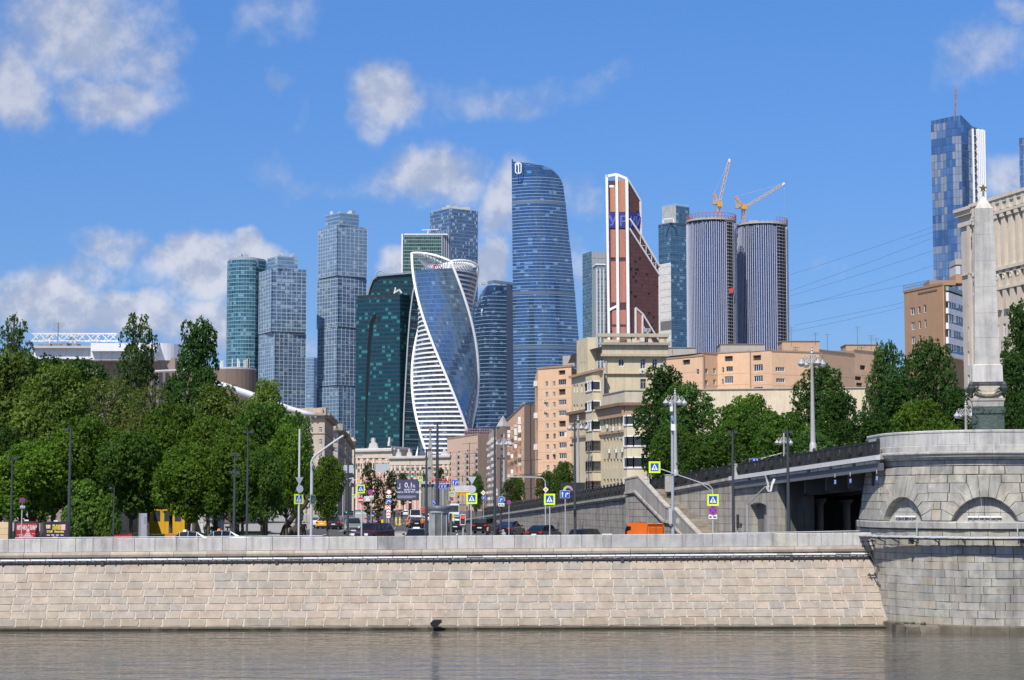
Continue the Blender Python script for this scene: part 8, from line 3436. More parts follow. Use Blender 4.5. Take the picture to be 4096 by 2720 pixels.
# posters at the left
d=139.5
def poster(label,px0,px1,y0,bg,draw):
 p=at((px0+px1)/2,2150,d)
 t=thing('poster_stand',label,'poster',(p.x,p.y,gz(d)),group='poster stands by the park')
 w,zt=(px1-px0)*d/F,zat(y0,d)-gz(d)
 mb=MB()
 for x in (-w/2-.08,w/2+.08):
  mb.box(x-.07,x+.07,-.06,.08,-.1,zt+.1,(.03,.03,.032))
 mb.box(-w/2,w/2,-.02,.08,zt,zt+.1,(.03,.03,.032))
 mb.box(-w/2-.01,w/2+.01,.0,.08,.1,zt,(.03,.03,.03))
 mb.build('frame',METAL,t)
 mb=MB()
 mb.box(-w/2,w/2,-.05,-.0,.3,zt-.03,bg)
 mb.build('sheet',PRINT,t)
 mb=MB()
 mb.box(-.15,.15,-.05,0,zt+.1,zt+.2,(.7,.7,.7))
 mb.build('number_tag',PRINT,t)
 draw(t,w,zt)
def draw_a(t,w,zt):
 text_mesh('МУЗЫКА С ВАМИ',.40,'headline',PRINT,(.72,.68,.68),t,(-w/2+.05,-.056,zt-.52),(PI2,0,0),.003,scale=(.42,1.15,1),bold=.012)
 text_mesh('АРБЕНИНА',.26,'headline',PRINT,(.75,.7,.7),t,(-w/2+.2,-.056,zt-1.10),(PI2,0,0),.003,scale=(.72,1,1))
 m=MB()
 flat(m,rect(0,zt-.78,w*.98,.22),9,(.26,.015,.02))
 flat(m,circ(.12,zt-.58,.11,12),10,(.62,.5,.5))
 flat(m,[(-.16,zt-1.0),(.36,zt-1.0),(.28,zt-.78),(.16,zt-.66),(.06,zt-.66),(-.08,zt-.8)],10,(.5,.33,.33))
 bar(m,(-w/2+.08,zt-.9),(-.2,zt-.84),.03,10,(.6,.5,.5))
 bar(m,(.4,zt-.78),(w/2-.1,zt-.82),.03,10,(.6,.5,.5))
 m.build('picture',PRINT,t)
def draw_b(t,w,zt):
 m=MB()
 flat(m,rect(0,zt-.28,w*.98,.48),9,(.62,.03,.10))
 flat(m,rect(0,zt-.62,w*.98,.20),9,(.035,.02,.05))
 flat(m,rect(w*.36,zt-.3,w*.2,.4),10,(.72,.42,.48))
 flat(m,rect(-w*.36,zt-.26,w*.2,.26),10,(.6,.55,.58))
 for k in range(4):
  bar(m,(-w*.42+k*w*.22,zt-.86),(-w*.28+k*w*.22,zt-.87),.07,10,(.6,.6,.62))
 bar(m,(-w*.15,zt-1.02),(w*.12,zt-1.02),.05,10,(.6,.6,.6))
 m.build('picture',PRINT,t)
 for s_,x,z,sz,sc in (('PUNK',-.22,.30,.26,.9),('КОРОБКА',-.22,.48,.22,.62),('25-26',-w/2+.08,.30,.16,.8),('Anacondaz',-.08,.68,.22,.7),('Стой',-w/2+.12,.68,.22,.8)):
  text_mesh(s_,sz,'headline',PRINT,(.75,.62,.04),t,(x,-.060,zt-z),(PI2,0,0),.003,scale=(sc,1,1),bold=.01)
poster('red concert poster with a portrait and large white words, behind the wall',65,146,2090,(.36,.018,.03),draw_a)
poster('purple and pink punk festival poster with yellow lettering behind the wall',181,264,2092,(.045,.02,.07),draw_b)
p=at(10,2150,139)
t=thing('wooden_board','pale plywood board at the left edge behind the parapet','board',(p.x,p.y,gz(139)))
for k in range(3):
 mb=MB()
 a=zat(2162-k*25,139)-gz(139)
 b=zat(2138-k*25,139)-gz(139)
 mb.box(-1.2,.40,-.03,.03,a,b,J((.62,.46,.26),.06))
 mb.build('plank',PRINT,t)
mb=MB()
mb.box(.42,.56,-.05,.08,0,zat(2086,139)-gz(139),(.03,.03,.03))
mb.build('frame',METAL,t)
# info pylon, benches, barriers
p=at(572,2150,140)
t=thing('info_pylon','narrow grey metal info pylon standing by the benches','pylon',(p.x,p.y,gz(140)),.35)
h=zat(2053,140)-gz(140)
mb=MB()
mb.box(-.20,.24,-.12,.12,-.1,h,(.36,.38,.42))
mb.build('slab',METAL,t)
mb=MB()
mb.box(-.31,-.2,-.13,.13,-.1,h+.005,(.30,.26,.24))
mb.build('side',METAL,t)
mb=MB()
for k in range(5):
 mb.box(.02,.2,-.128,-.12,h-.3-k*.11,h-.26-k*.11,(.2,.22,.25))
mb.build('text_lines',PRINT,t)
for k,(px,d,lab) in enumerate(((690,152,'orange slatted bench with high back behind the first taxi'),(665,149.8,'orange slatted bench seat nearer the wall, left of the first taxi'),(590,151,'short orange bench half hidden behind the pylon'))):
 p=at(px,2150,d)
 t=thing('park_bench',lab,'bench',(p.x,p.y,gz(d)),group='orange park benches')
 w=(1.35,1.5,.7)[k]
 z=(.95,.72,.72)[k]
 for q in range(3):
  mb=MB()
  mb.box(-w/2,w/2,-.1+q*.13,.0+q*.13,z-.35,z-.30,(.50,.21,.035))
  mb.build('seat_slat',PRINT,t)
  if k==0:
   mb=MB()
   mb.box(-w/2,w/2,.32,.36,z-.15+q*.14,z-.04+q*.14,(.52,.22,.035))
   mb.build('back_slat',PRINT,t)
 for x in (-w/2+.1,w/2-.1):
  mb=MB()
  mb.box(x-.03,x+.03,-.08,.3,-.1,z-.35,(.4,.4,.4))
  mb.build('leg',METAL,t)
for k,(px,d) in enumerate(((425,149),(462,148.5),(508,148))):
 p=at(px,2150,d)
 t=thing('water_barrier','red plastic barrier by the park edge, '+('left dark one','middle one','right bright one')[k],'barrier',(p.x,p.y,gz(d)),group='red plastic barriers')
 mb=MB()
 z=zat(2139,d)-gz(d)
 prof=[(-.25,0),(.25,0),(.22,z*.4),(.1,z*.55),(.09,z),(-.09,z),(-.1,z*.55),(-.22,z*.4)]
 mb.slab([(-.42,y,q) for y,q in prof],(.84,0,0),(.50,.015,.03))
 mb.build('body',PLASTIC,t)
 mb=MB()
 mb.box(-.36,-.28,-.28,-.2,.05,.25,(.3,.01,.02))
 mb.box(.28,.36,-.28,-.2,.05,.25,(.3,.01,.02))
 mb.build('foot_slot',PLASTIC,t)
# park pavilion, yellow kiosk, white container
for nm,lab,cat,px0,px1,y0,d,col,c2 in (('pavilion','dark flat roofed pavilion in the shade under the park trees','pavilion',425,560,1982,196,(.045,.042,.042),(.12,.11,.1)),('yellow_kiosk','yellow kiosk with a green roof edge seen between park trunks','kiosk',598,738,2022,200,(.62,.36,.03),(.02,.09,.055)),('white_container','plain white site container behind the park trunks','container',785,880,2038,204,(.62,.62,.62),(.5,.5,.5))):
 p=at((px0+px1)/2,2100,d)
 t=thing(nm,lab,cat,(p.x,p.y,0))
 w,h=(px1-px0)*d/F,zat(y0,d)
 mb=MB()
 mb.box(-w/2,w/2,0,3,0,h-.12,col)
 mb.build('wall',PLASTER,t)
 mb=MB()
 mb.box(-w/2-.15,w/2+.15,-.2,3.2,h-.12,h+.12,c2)
 mb.build('roof',METAL,t)
 for k in range(3):
  mb=MB()
  x=-w/2+w*(.12+.3*k)
  mb.box(x,x+w*.18,-.04,.02,.3 if nm=='pavilion' else h*.45,h*.82,(.06,.06,.06) if nm != 'white_container' else (.5,.5,.52))
  mb.build('window',GLASS if nm != 'white_container' else PLASTER,t)
# ------------------------------------------------------------------ vehicles (front towards +x)
def car_proto(name,L,Wd,H,hood,cowl,roof0,roof1,tail,belt,bootz,clear=.22,wr=.33,van=False):
 t=thing(name,None,'car')
 hw=Wd/2
 x=lambda f:L/2-f*L
 # lower hull: sections along the length
 secs=[(0.0,.42,hood*.82,hw*.80),(.03,clear+.06,hood*.92,hw*.93),(.12,clear,hood*.99,hw),(cowl,clear,hood*1.06,hw),(cowl+.08,clear,belt,hw),
   (.75,clear,belt+.02,hw),(tail,clear,bootz,hw*.99),(.97,clear+.08,bootz*.97,hw*.95),(1.0,.45,bootz*.86,hw*.84)]
 mb=MB()
 vs,n=[],10
 for f,zb,zt,w in secs:
  m=lerp(zb,zt,.55)
  pr=[(-w*.92,zb),(-w,zb+.12),(-w,m),(-w*.96,zt-.08),(-w*.86,zt),(w*.86,zt),(w*.96,zt-.08),(w,m),(w,zb+.12),(w*.92,zb)]
  vs+=[(x(f),y,z) for y,z in pr]
 fs=[(i*n+k,i*n+(k+1) % n,(i+1)*n+(k+1) % n,(i+1)*n+k) for i in range(len(secs)-1) for k in range(n)]
 fs+=[tuple(range(n-1,-1,-1)),tuple((len(secs)-1)*n+k for k in range(n))]
 mb.mesh(vs,fs,(1,1,1))
 # cabin
 wb,wt=hw*.90,hw*(.70 if not van else .84)
 rows=[(cowl,hood*1.05,hood*1.05+.01,wb),(roof0,belt-.02,H-.04,wt),((roof0+roof1)/2,belt-.02,H,wt),(roof1,belt-.02,H-.05,wt),(tail,bootz-.03,bootz+.0,wb*.96)]
 cv=[]
 for f,zb,zt,w in rows:
  w2=w
  cv+=[(x(f),-wb,zb),(x(f),-w2,zt),(x(f),w2,zt),(x(f),wb,zb)]
 cf=[]
 for i in range(len(rows)-1):
  for k in range(3):
   cf.append((i*4+k,i*4+k+1,(i+1)*4+k+1,(i+1)*4+k))
 mb.mesh(cv,cf,(1,1,1))
 mb.build('body',PAINT,t,smooth=False)
 P=[[Vector(cv[i*4+k]) for k in range(4)] for i in range(len(rows))]
 def pane(nm,q,ins=.08,off=.012):
  c=sum(q,Vector())/len(q)
  nrm=(q[1]-q[0]).cross(q[2]-q[1]).normalized()
  if nrm.dot(c-Vector((c.x*.6,0,.8)))<0:
   nrm=-nrm
  m=MB()
  m.face([p.lerp(c,ins)+nrm*off for p in q],(.1,)*3)
  return m.build(nm,CARGLASS,t)
 pane('windscreen',[P[0][0].lerp(P[1][1],.06),P[1][1],P[1][2],P[0][3].lerp(P[1][2],.06)],.07)
 if not van:
  pane('rear_window',[P[3][1],P[4][1],P[4][2],P[3][2]],.12)
 for s,k in ((0,0),(3,2)):
  a,b=(0,1) if s==0 else (3,2)
  pane('side_window',[P[0][a].lerp(P[1][a],.35),P[1][a]+Vector((0,0,.02)),P[1][b],P[0][a].lerp(P[1][b],.4)],.07)
  if not van:
   pane('side_window',[P[1][a]+Vector((0,0,.05)),P[2][a]+Vector((0,0,.05)),P[2][b],P[1][b]],.045)
   pane('side_window',[P[2][a]+Vector((0,0,.05)),P[3][a]+Vector((0,0,.05)),P[3][b],P[2][b]],.045)
   pane('side_window',[P[3][a]+Vector((0,0,.05)),P[4][a].lerp(P[3][a],.35)+Vector((0,0,.05)),P[3][b]],.14)
 if van:
  for sg in (-1,1):
   m=MB()
   m.hexa([(x(.39),sg*hw*.875,1.3),(x(.22),sg*hw*.885,1.3),(x(.22),sg*hw*.84,1.3),(x(.39),sg*hw*.84,1.3)],[(x(.39),sg*hw*.872,1.98),(x(.265),sg*hw*.872,1.98),(x(.265),sg*hw*.8,1.98),(x(.39),sg*hw*.8,1.98)],(.1,)*3)
   m.build('cab_window',CARGLASS,t)
 for f in (.185,.80):
  for sg in (-1,1):
   mt,mr=MB(),MB()
   y=sg*(hw-.09)
   mt.tube([(x(f),y-.1,wr),(x(f),y+.1,wr)],wr,18,(.018,.018,.018))
   w=mt.build('wheel',RUBBER,t)
   mr.tube([(x(f),y+sg*.08,wr),(x(f),y+sg*.115,wr)],wr*.62,12,(.38,.38,.39))
   mr.build('rim',STEEL,w)
 for sg in (-1,1):
  m=MB()
  m.box(x(.02),x(-.004),min(sg*hw*.5,sg*hw*.84),max(sg*hw*.5,sg*hw*.84),hood*.68,hood*.86,(.75,.77,.78))
  m.build('headlight',PLASTIC,t)
  m=MB()
  zt=bootz*(.74 if not van else .5)
  m.box(x(1.006),x(.965),min(sg*hw*.56,sg*hw*.93),max(sg*hw*.56,sg*hw*.93),zt,zt+.17,(.50,.012,.012))
  m.build('tail_light',PLASTIC,t)
  m=MB()
  m.rbox((x(cowl+.07),sg*(hw+.10),belt+.07),(.14,.2,.15),0,(1,1,1))
  m.build('wing_mirror',PAINT,t)
 m=MB()
 m.box(x(0)-.02,x(0)+.012,-hw*.45,hw*.45,.5,hood*.72,(.05,.05,.05))
 m.build('grille',PLASTIC,t)
 for f,s in ((1.0,-1),(0.0,1)):
  m=MB()
  z=.62 if f else .38
  m.box(x(f)+s*.012-.012,x(f)+s*.012+.012,-.26,.26,z,z+.12,(.7,.7,.7))
  m.build('number_plate',PRINT,t)
 m=MB()
 m.box(x(.99),x(.01),-hw*.9,hw*.9,clear-.03,clear+.12,(.02,.02,.02))
 m.build('sill_trim',PLASTIC,t)
 return t
CARS={
 'sedan':car_proto('sedan_car',4.7,1.82,1.45,.82,.30,.44,.70,.87,.94,1.02),
 'suv':car_proto('estate_car',4.7,1.92,1.75,1.02,.26,.38,.90,.99,1.12,1.18,.28,.37),
 'hatch':car_proto('hatchback_car',4.3,1.80,1.55,.92,.27,.40,.78,.97,1.0,1.06,.25,.35),
 'coupe':car_proto('fastback_car',4.9,1.98,1.68,1.0,.28,.43,.62,.97,1.1,1.16,.28,.38),
 'van':car_proto('panel_van',5.4,2.0,2.3,1.12,.14,.26,.985,.997,1.15,2.2,.28,.35,True),
}
USED=set()
def paint(o,col):
 o.color=(*col,1)
 for c in o.children:
  paint(c,col)
def car(kind,px,d,head,col,label,zoff=0.0,group='vehicles in the street and on the embankment'):
 src=CARS[kind]
 o=src if kind not in USED else copy_tree(src)
 USED.add(kind)
 p=at(px,2120,d)
 o.location=(p.x,p.y,gz(d)+.015+zoff)
 o.rotation_euler=(0,0,math.radians(head))
 tag(o,label,'car',group)
 paint(o,col)
 return o
# heading: 90 drives away, -90 comes towards the camera, 180 faces left
WHITEC,BLACKC,NAVY=(.74,.75,.76),(.010,.011,.013),(.012,.018,.045)
tx=car('sedan',742,138.2,178,WHITEC,'white taxi with an orange door stripe, left of the two parked taxis',.08)
tx2=car('sedan',878,141.5,176,WHITEC,'white taxi with an orange roof lamp, right of the two parked taxis',.10)
for o,c in ((tx,(.6,.6,.62)),(tx2,(.70,.16,.03))):
 mb=MB()
 mb.hexa([(-.12,-.3,1.44),(.12,-.3,1.44),(.12,.3,1.44),(-.12,.3,1.44)],[(-.07,-.26,1.58),(.07,-.26,1.58),(.07,.26,1.58),(-.07,.26,1.58)],c)
 mb.build('roof_sign',PLASTIC,o)
for sg in (-1,1):
 mb=MB()
 mb.box(-1.3,1.2,sg*.915-.006,sg*.915+.006,.72,.90,(.72,.36,.02))
 mb.build('door_stripe',PRINT,tx)
car('suv',1412,202,-84,(.20,.24,.22),'grey green off-road car coming towards the wall, headlights on view',.3)
car('suv',1490,166,-114,(.055,.012,.018),'dark red estate car turning left behind the wall',.12)
car('hatch',1662,268,97,BLACKC,'black hatchback seen from behind, in front of an orange one')
car('hatch',1650,278,92,(.75,.26,.03),'orange car half hidden by the black hatchback')
car('sedan',1666,160,-92,NAVY,'dark blue saloon facing the camera left of the glass kiosk')
car('van',1451,288,88,(.40,.41,.41),'grey panel van seen from behind at the street entrance')
car('sedan',1500,295,95,NAVY,'dark blue saloon half hidden behind the grey van')
car('hatch',1304,262,80,(.72,.40,.02),'yellow taxi seen from behind, left of the street')
car('suv',1347,258,84,(.03,.033,.04),'dark estate car right of the yellow taxi')
car('hatch',1274,270,86,(.6,.6,.6),'white car at the left end of the queue, left of the yellow taxi')
car('hatch',1376,262,84,(.02,.05,.22),'blue car in the queue right of the dark estate car')
car('sedan',1828,236,86,BLACKC,'black saloon braking behind the pedestrian light')
car('suv',1944,226,72,BLACKC,'black estate car with red tail lights below the ramp')
car('coupe',2040,204,70,(.010,.013,.022),'large black fastback car braking, right of the dark pole')
car('hatch',2178,180,62,(.012,.016,.026),'dark hatchback behind the wall under the crossing sign')
w_=car('suv',2350,165,64,BLACKC,'black car with only its roof above the wall, ladder bars on top',-.35)
mb=MB()
for x_ in (-1.0,-.5):
 mb.beam((x_,.3,1.7),(x_+.25,.3,2.4),.05,.05,(.05,.05,.06))
mb.build('roof_bars',METAL,w_)
yt=car('sedan',2428,138.6,180,(.72,.42,.03),'yellow delivery car hidden but for the white box on its roof',-.42)
mb=MB()
mb.hexa([(-.5,-.3,1.46),(.5,-.3,1.46),(.5,.3,1.46),(-.5,.3,1.46)],[(-.34,-.24,1.78),(.34,-.24,1.78),(.34,.24,1.78),(-.34,.24,1.78)],(.70,.66,.55))
mb.build('roof_box',PLASTIC,yt)
r=text_mesh('Яндекс',.17,'lettering',PRINT,(.5,.05,.03),yt,(.36,.30,1.53),(PI2*.78,0,math.pi),.004)
vn=car('van',2566,158,121,(.80,.155,.012),'bright orange service van with roof beacons by the stair foot',-.22)
vn.scale=(.76,.86,.95)
for x_,s_ in ((1.35,.09),(-.2,.1)):
 mb=MB()
 mb.lathe([(s_,2.25),(s_*.9,2.42),(0,2.46)],8,(.30,.08,.02),(x_,.3,0))
 mb.build('beacon',PLASTIC,vn)
mb=MB()
mb.box(-.5,.7,-.3,.3,2.27,2.33,(.2,.06,.03))
mb.build('light_bar',PLASTIC,vn)
mb=MB()
for k in range(8):
 mb.box(-2.62,-2.5,.90-.05*(k>3)-.01*k,1.0-.02*k,1.0+k*.14,1.08+k*.14,(.8,.75,.7))
mb.build('reflective_tape',PRINT,vn)
for y0,y1 in ((-.80,-.04),(.04,.80)):
 mb=MB()
 for p,q in (((y0,.95),(y1,.95)),((y1,.95),(y1,2.02)),((y1,2.02),(y0,2.02)),((y0,2.02),(y0,.95))):
  xx=lambda z:-2.70+(.02 if z>1.5 else 0)
  mb.beam((xx(p[1]),p[0],p[1]),(xx(q[1]),q[0],q[1]),.035,.035,(.42,.075,.008))
 mb.build('panel_seam',PRINT,vn)
# cars further up the street, each told by colour and neighbour
FAR=[('van',1662,330,-88,(.6,.6,.6),'white van coming down the street below the billboard'),('sedan',1622,470,92,(.72,.72,.72),'white car driving away left of the billboard post'),('hatch',1604,520,92,(.10,.11,.12),'dark grey car driving away beside the white one'),
       ('sedan',1492,400,92,(.02,.12,.5),'bright blue car behind the no stopping sign'),('van',1700,430,90,(.5,.06,.04),'red lorry like van far up the street'),('sedan',1720,330,88,(.68,.68,.69),'silver car in the queue left of the white bus'),('hatch',1695,370,88,(.05,.05,.06),'black car in the queue before the red van'),
       ('suv',1742,410,88,(.66,.66,.66),'white estate car in the far queue'),('hatch',1760,350,88,(.3,.02,.03),'dark red car in the far queue'),('sedan',1780,300,86,(.62,.63,.64),'light grey saloon behind the shelter roof'),('hatch',1668,560,90,(.7,.33,.02),'orange taxi far up the street'),
       ('sedan',1640,640,90,(.6,.6,.6),'tiny pale car far up the street'),('suv',1725,520,90,(.08,.08,.09),'tiny dark estate car far up the street'),('hatch',1560,600,92,(.5,.5,.52),'tiny grey car far up the left lane'),('sedan',1985,330,78,(.7,.7,.7),'white car parked behind the ramp railing'),('hatch',2050,330,78,(.45,.45,.46),'silver car parked behind the ramp railing')]
for a in FAR:
 car(*a,zoff=.5 if a[1]>1900 else 0)
p=at(1828,2032,420)
bus=thing('bus','white and teal bus coming down the street behind the crossing sign','bus',(p.x,p.y,0),math.radians(-96))
mb=MB()
mb.box(-6,6,-1.25,1.25,.35,2.0,(.70,.72,.73))
mb.box(-6,6,-1.25,1.25,2.0,3.1,(.70,.72,.73))
mb.build('body',PLASTIC,bus)
mb=MB()
mb.box(5.98,6.03,-1.15,1.15,1.35,2.75,(.04,.12,.13))
mb.build('windscreen',GLASS,bus)
mb=MB()
mb.box(-5.6,5.6,-1.28,1.28,1.5,2.7,(.04,.06,.07))
mb.build('side_windows',GLASS,bus)
mb=MB()
mb.box(5.97,6.04,-1.2,1.2,.5,.8,(.02,.3,.34))
mb.build('bumper',PLASTIC,bus)
for f in (-3.6,3.8):
 for sg in (-1,1):
  mb=MB()
  mb.tube([(f,sg*1.0,.48),(f,sg*1.27,.48)],.48,14,(.02,.02,.02))
  mb.build('wheel',RUBBER,bus)
# yellow bollards of the road works
for k,(px,d) in enumerate(((1530,222),(1497,226),(1585,300),(1600,305),(1650,330),(1815,235))):
 p=at(px,2080,d)
 t=thing('plastic_bollard',('tall yellow plastic post on the traffic island, right one','tall yellow plastic post on the traffic island, left one','yellow plastic block beside the red chevron board, left','yellow plastic block beside the red chevron board, right','yellow plastic post right of the billboard post','yellow post behind the kiosk')[k],'bollard',(p.x,p.y,gz(d)+(.12 if k<2 else 0)),group='yellow plastic posts')
 h=(1.5,1.9,1.2,1.2,1.9,2.2)[k]
 mb=MB()
 mb.lathe([(.26,0),(.24,.15),(.16,.2),(.14,h),(0,h+.05)],12,(.70,.52,.02))
 mb.build('tube',PLASTIC,t)
 mb=MB()
 mb.lathe([(.15,h*.6),(.155,h*.62),(.152,h*.75),(.14,h*.77)],12,(.7,.7,.7))
 mb.build('reflector_band',PRINT,t)
for px,d,lab in ((1853,137,'short grey post behind the wall right of the kiosk'),):
 p=at(px,2150,d)
 t=thing('bollard',lab,'bollard',(p.x,p.y,gz(d)))
 mb=MB()
 mb.lathe([(.07,-.1),(.07,zat(2112,d)-gz(d)),(0,zat(2110,d)-gz(d))],12,(.33,.34,.35))
 mb.build('tube',METAL,t)
p=at(1862,2146,134.5)
t=thing('traffic_cone','orange cone tip just showing above the wall','cone',(p.x,p.y,.12+gz(134)))
mb=MB()
mb.lathe([(.16,0),(.04,zat(2142,134.5)-gz(134)-.16),(.07,zat(2141,134.5)-gz(134)-.12),(0,zat(2140,134.5)-gz(134)-.06)],10,(.65,.14,.02))
mb.build('cone_body',PLASTIC,t)
mb=MB()
mb.box(-.2,.2,-.2,.2,-.1,.03,(.05,.05,.05))
mb.build('base',RUBBER,t)
# ------------------------------------------------------------------ people
def person(label,px,d,H,top,legs,skin=(.48,.29,.21),hair=(.03,.022,.016),rot=0,stride=.12,zoff=0.0,bald=False):
 s=H/1.75
 V=[(0,0,.95),(0,.0,1.15),(0,0,1.38),(0,0,1.50),(0,-.02,1.57),(0,-.025,1.66),(0,0,1.71),
         (-.10,0,.90),(-.11,-stride,.50),(-.11,-stride*.2,.10),(-.11,-stride*.2-.17,.04),
         (.10,0,.90),(.11,stride*.6,.50),(.11,stride*1.3,.10),(.11,stride*1.3-.17,.04),
         (-.19,0,1.42),(-.25,.04,1.14),(-.26,-.06,.90),(-.26,-.09,.80),(.19,0,1.42),(.25,-.02,1.14),(.26,-.12,.92),(.26,-.16,.82)]
 E=[(0,1),(1,2),(2,3),(3,4),(4,5),(5,6),(0,7),(7,8),(8,9),(9,10),(0,11),(11,12),(12,13),(13,14),(2,15),(15,16),(16,17),(17,18),(2,19),(19,20),(20,21),(21,22)]
 Rr=[.15,.15,.155,.065,.075,.10,.075,.105,.075,.05,.04,.105,.075,.05,.04,.075,.052,.038,.035,.075,.052,.038,.035]
 me=bpy.data.meshes.new('p')
 me.from_pydata([(x*s,y*s,z*s) for x,y,z in V],E,[])
 o=bpy.data.objects.new('p',me)
 COL.objects.link(o)
 o.modifiers.new('k','SKIN')
 for i,sv in enumerate(me.skin_vertices[0].data):
  sv.radius=(Rr[i]*s,Rr[i]*s*(.72 if i<3 else 1))
  sv.use_root=i==0
 o.modifiers.new('s','SUBSURF').levels=1
 m2=bpy.data.meshes.new_from_object(o.evaluated_get(bpy.context.evaluated_depsgraph_get()))
 bpy.data.objects.remove(o)
 m2.name='body'
 arr=np.ones((len(m2.polygons),4),np.float32)
 for i,f in enumerate(m2.polygons):
  x,y,z=f.center/s
  c=skin
  if z<.07:
   c=(.03,.03,.03)
  elif z<.97 and abs(x)<.215:
   c=legs
  elif z<1.50 and (abs(x)<.2 or z>1.10):
   c=top
  elif z>1.60 and (y>.0 or z>1.70) and not bald:
   c=hair
  arr[i,:3]=c
 a=m2.attributes.new('Col','FLOAT_COLOR','FACE')
 a.data.foreach_set('color',arr.ravel())
 m2.polygons.foreach_set('use_smooth',np.ones(len(m2.polygons),bool))
 m2.materials.clear()
 m2.materials.append(CLOTH)
 p=at(px,2100,d)
 t=thing('person',label,'person',(p.x,p.y,gz(d)+zoff),rot)
 inst('body',m2,t)
 return t
person('bald man in a dark shirt seen from the chest up behind the wall',1950,134.3,1.80,(.02,.022,.028),(.03,.03,.04),rot=math.pi/2+.4,zoff=.12,bald=True)
person('person in a grey top walking behind the wall before the black fastback',2015,134.6,1.66,(.30,.31,.33),(.05,.05,.06),rot=-1.0,zoff=.12)
person('man in dark clothes standing in the shade by the crossing sign pole',1216,190,1.8,(.015,.015,.017),(.015,.015,.017),rot=math.pi)  # clothes coloured near black to give a shaded silhouette
person('person in a pale dress with a white bag crossing the traffic island',1576,226,1.68,(.55,.58,.54),(.52,.54,.5),rot=1.2,zoff=.12)
person('cyclist like person in orange behind the black hatchback',1690,250,1.7,(.65,.18,.04),(.03,.03,.04),rot=math.pi)
person('pedestrian in black on the street left of the white car',1607,400,1.75,(.02,.02,.02),(.02,.02,.025),rot=0)
person('worker in an orange vest on the ramp behind the railing',2165,250,1.75,(.75,.20,.03),(.06,.07,.10),rot=.3,zoff=1.6)
for i,px in enumerate((828,853,910,1150,1180)):
 d=176+3*i
 p=at(px,2120,d)
 t=thing('viewing_stand','dark outdoor stand in the shaded park, '+('left one before the white container','right one before the white container','by the thick trunk','left one near the leaning trunk','right one near the leaning trunk')[i],'stand',(p.x,p.y,gz(d)),.3*i)
 mb=MB()
 mb.tube([(0,0,0),(0,0,1.25)],.07,8,(.02,.02,.022))
 mb.build('post',METAL,t)
 mb=MB()
 mb.rbox((.15,0,1.32),(.7,.3,.16),.2,(.02,.02,.022))
 mb.build('top',METAL,t)
p=at(1182,2130,183)
t=thing('standing_stone','black pointed memorial stone in the shade left of the crossing pole','stone',(p.x,p.y,0))
mb=MB()
mb.hexa([(-.7,-.3,-.1),(.7,-.3,-.1),(.7,.4,-.1),(-.7,.4,-.1)],[(-.55,-.25,.9),(.6,-.25,1.0),(.6,.3,1.0),(-.5,.3,.9)],(.015,.015,.015))
mb.hexa([(-.1,-.22,.98),(.58,-.22,1.02),(.58,.28,1.02),(-.1,.28,.98)],[(.2,-.1,3.0),(.45,-.1,3.1),(.45,.1,3.1),(.2,.1,3.0)],(.015,.015,.015))
mb.build('rock',STONE,t)
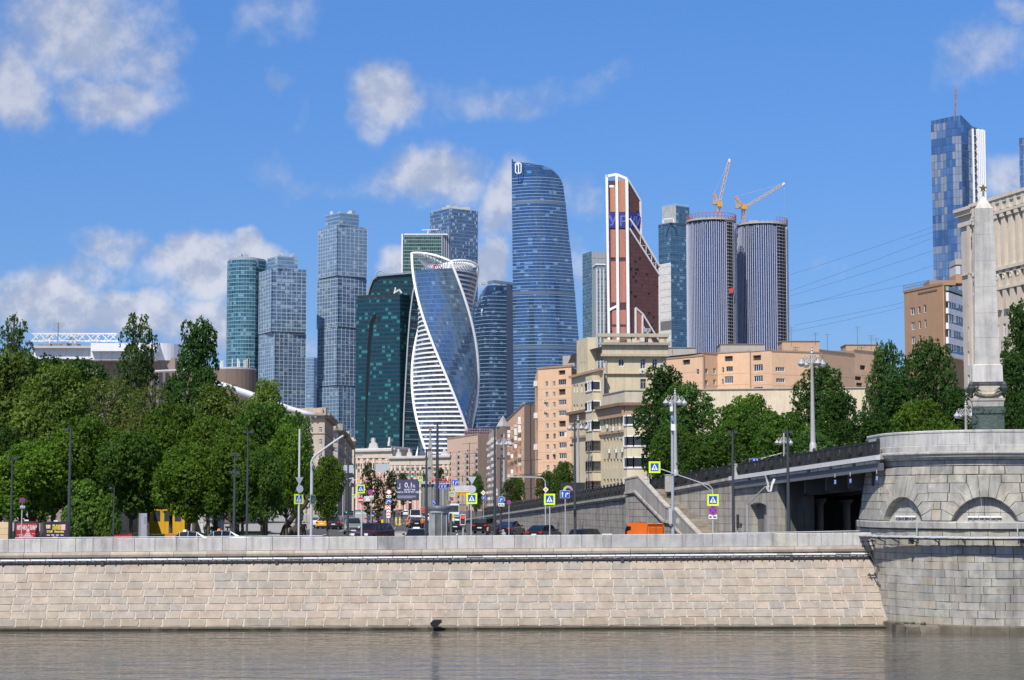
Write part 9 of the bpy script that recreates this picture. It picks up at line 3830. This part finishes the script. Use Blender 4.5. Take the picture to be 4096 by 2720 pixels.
# dark shop sign, wooden slats and green board beyond the ramp
d=250
p=at(2290,1960,d)
t=thing('shop_panel','black shop panel with a multicoloured ring behind the ramp railing','sign',(p.x,p.y,.8))
g=lambda px,py:at(px,py,d)-Vector(t.location)
a,b=g(2243,1965),g(2341,1930)
mb=MB()
mb.box(a.x,b.x,0,.3,0,b.z,(.025,.03,.03))
mb.build('panel',PRINT,t)
c=g(2272,1962)
mb=MB()
for k in range(12):
 a0,a1=math.pi*k/12,math.pi*(k+1)/12
 mb.face([(c.x+r_*math.cos(q),-.02,c.z+r_*math.sin(q)) for r_,q in ((.34,a0),(.64,a0),(.64,a1),(.34,a1))],[(.45,.2,.4),(.4,.3,.4),(.3,.5,.15),(.45,.55,.1)][k // 3])
mb.build('ring',PRINT,t)
d=300
p=at(2160,2000,d)
t=thing('slat_screen','reddish vertical wooden slat screen beside the tall orange block','screen',(p.x,p.y,0))
for k in range(9):
 mb=MB()
 x=(k-4)*4.3*d/F
 mb.box(x-.05,x+.05,-.05,.05,0,zat(1905+(k % 3)*2,d),(.38,.15,.07))
 mb.build('slat',BARK,t)
mb=MB()
mb.box(-2.8,2.4,-.1,.9,zat(1908,d),zat(1902,d),(.08,.09,.07))
mb.build('canopy',METAL,t)
# pedestrian underpass roof with red letters at the far crossing
d=600
p=at(1750,2010,d)
t=thing('station_roof','grey glazed pavilion with red roof letters at the end of the street','pavilion',(p.x,p.y,0))
g=lambda px,py:at(px,py,d)-Vector(t.location)
a,b=g(1676,1936),g(1800,1924)
mb=MB()
mb.box(a.x,b.x,0,12,a.z,b.z,(.42,.42,.43))
mb.build('roof',METAL,t)
mb=MB()
mb.box(a.x+.6,b.x-.4,.8,10,0,a.z,(.14,.16,.16))
mb.build('glazing',SHELTER,t)
for k in range(12):
 mb=MB()
 x=lerp(a.x+.6,b.x-.4,k/11)
 mb.box(x-.1,x+.1,.6,.85,0,a.z,(.3,.3,.3))
 mb.build('mullion',METAL,t)
c=g(1725,1929)
text_mesh('РОСБАНК',1.5,'letters',PRINT,(.60,.03,.05),t,(c.x,-.1,b.z-.3),(PI2,0,0),.1,bold=.03)
# overhead wires
w=thing('overhead_wires','thin black wires strung across the sky from the obelisk side to the left','wires',at(3400,1000,320))
O=Vector(w.location)
for x0,y0,x1,y1,s in ((3160,1099,3740,904,14),(3160,1163,3740,948,16),(3160,1184,3740,1000,10),(3160,1236,3740,1060,14),(3160,1225,3620,1140,8),(3180,1300,3615,1210,8),(3170,1325,3615,1228,8),(3640,960,4096,800,10)):
 a,b=at(x0,y0,330),at(x1,y1,310)
 mb=MB()
 pts=[]
 for k in range(9):
  t_=k/8
  q=a.lerp(b,t_)-O
  q.z -= s*320/F*4*t_*(1-t_)*.25
  pts.append(q)
 mb.tube(pts,.018,4,(.05,.06,.08))
 mb.build('wire',METAL,w)
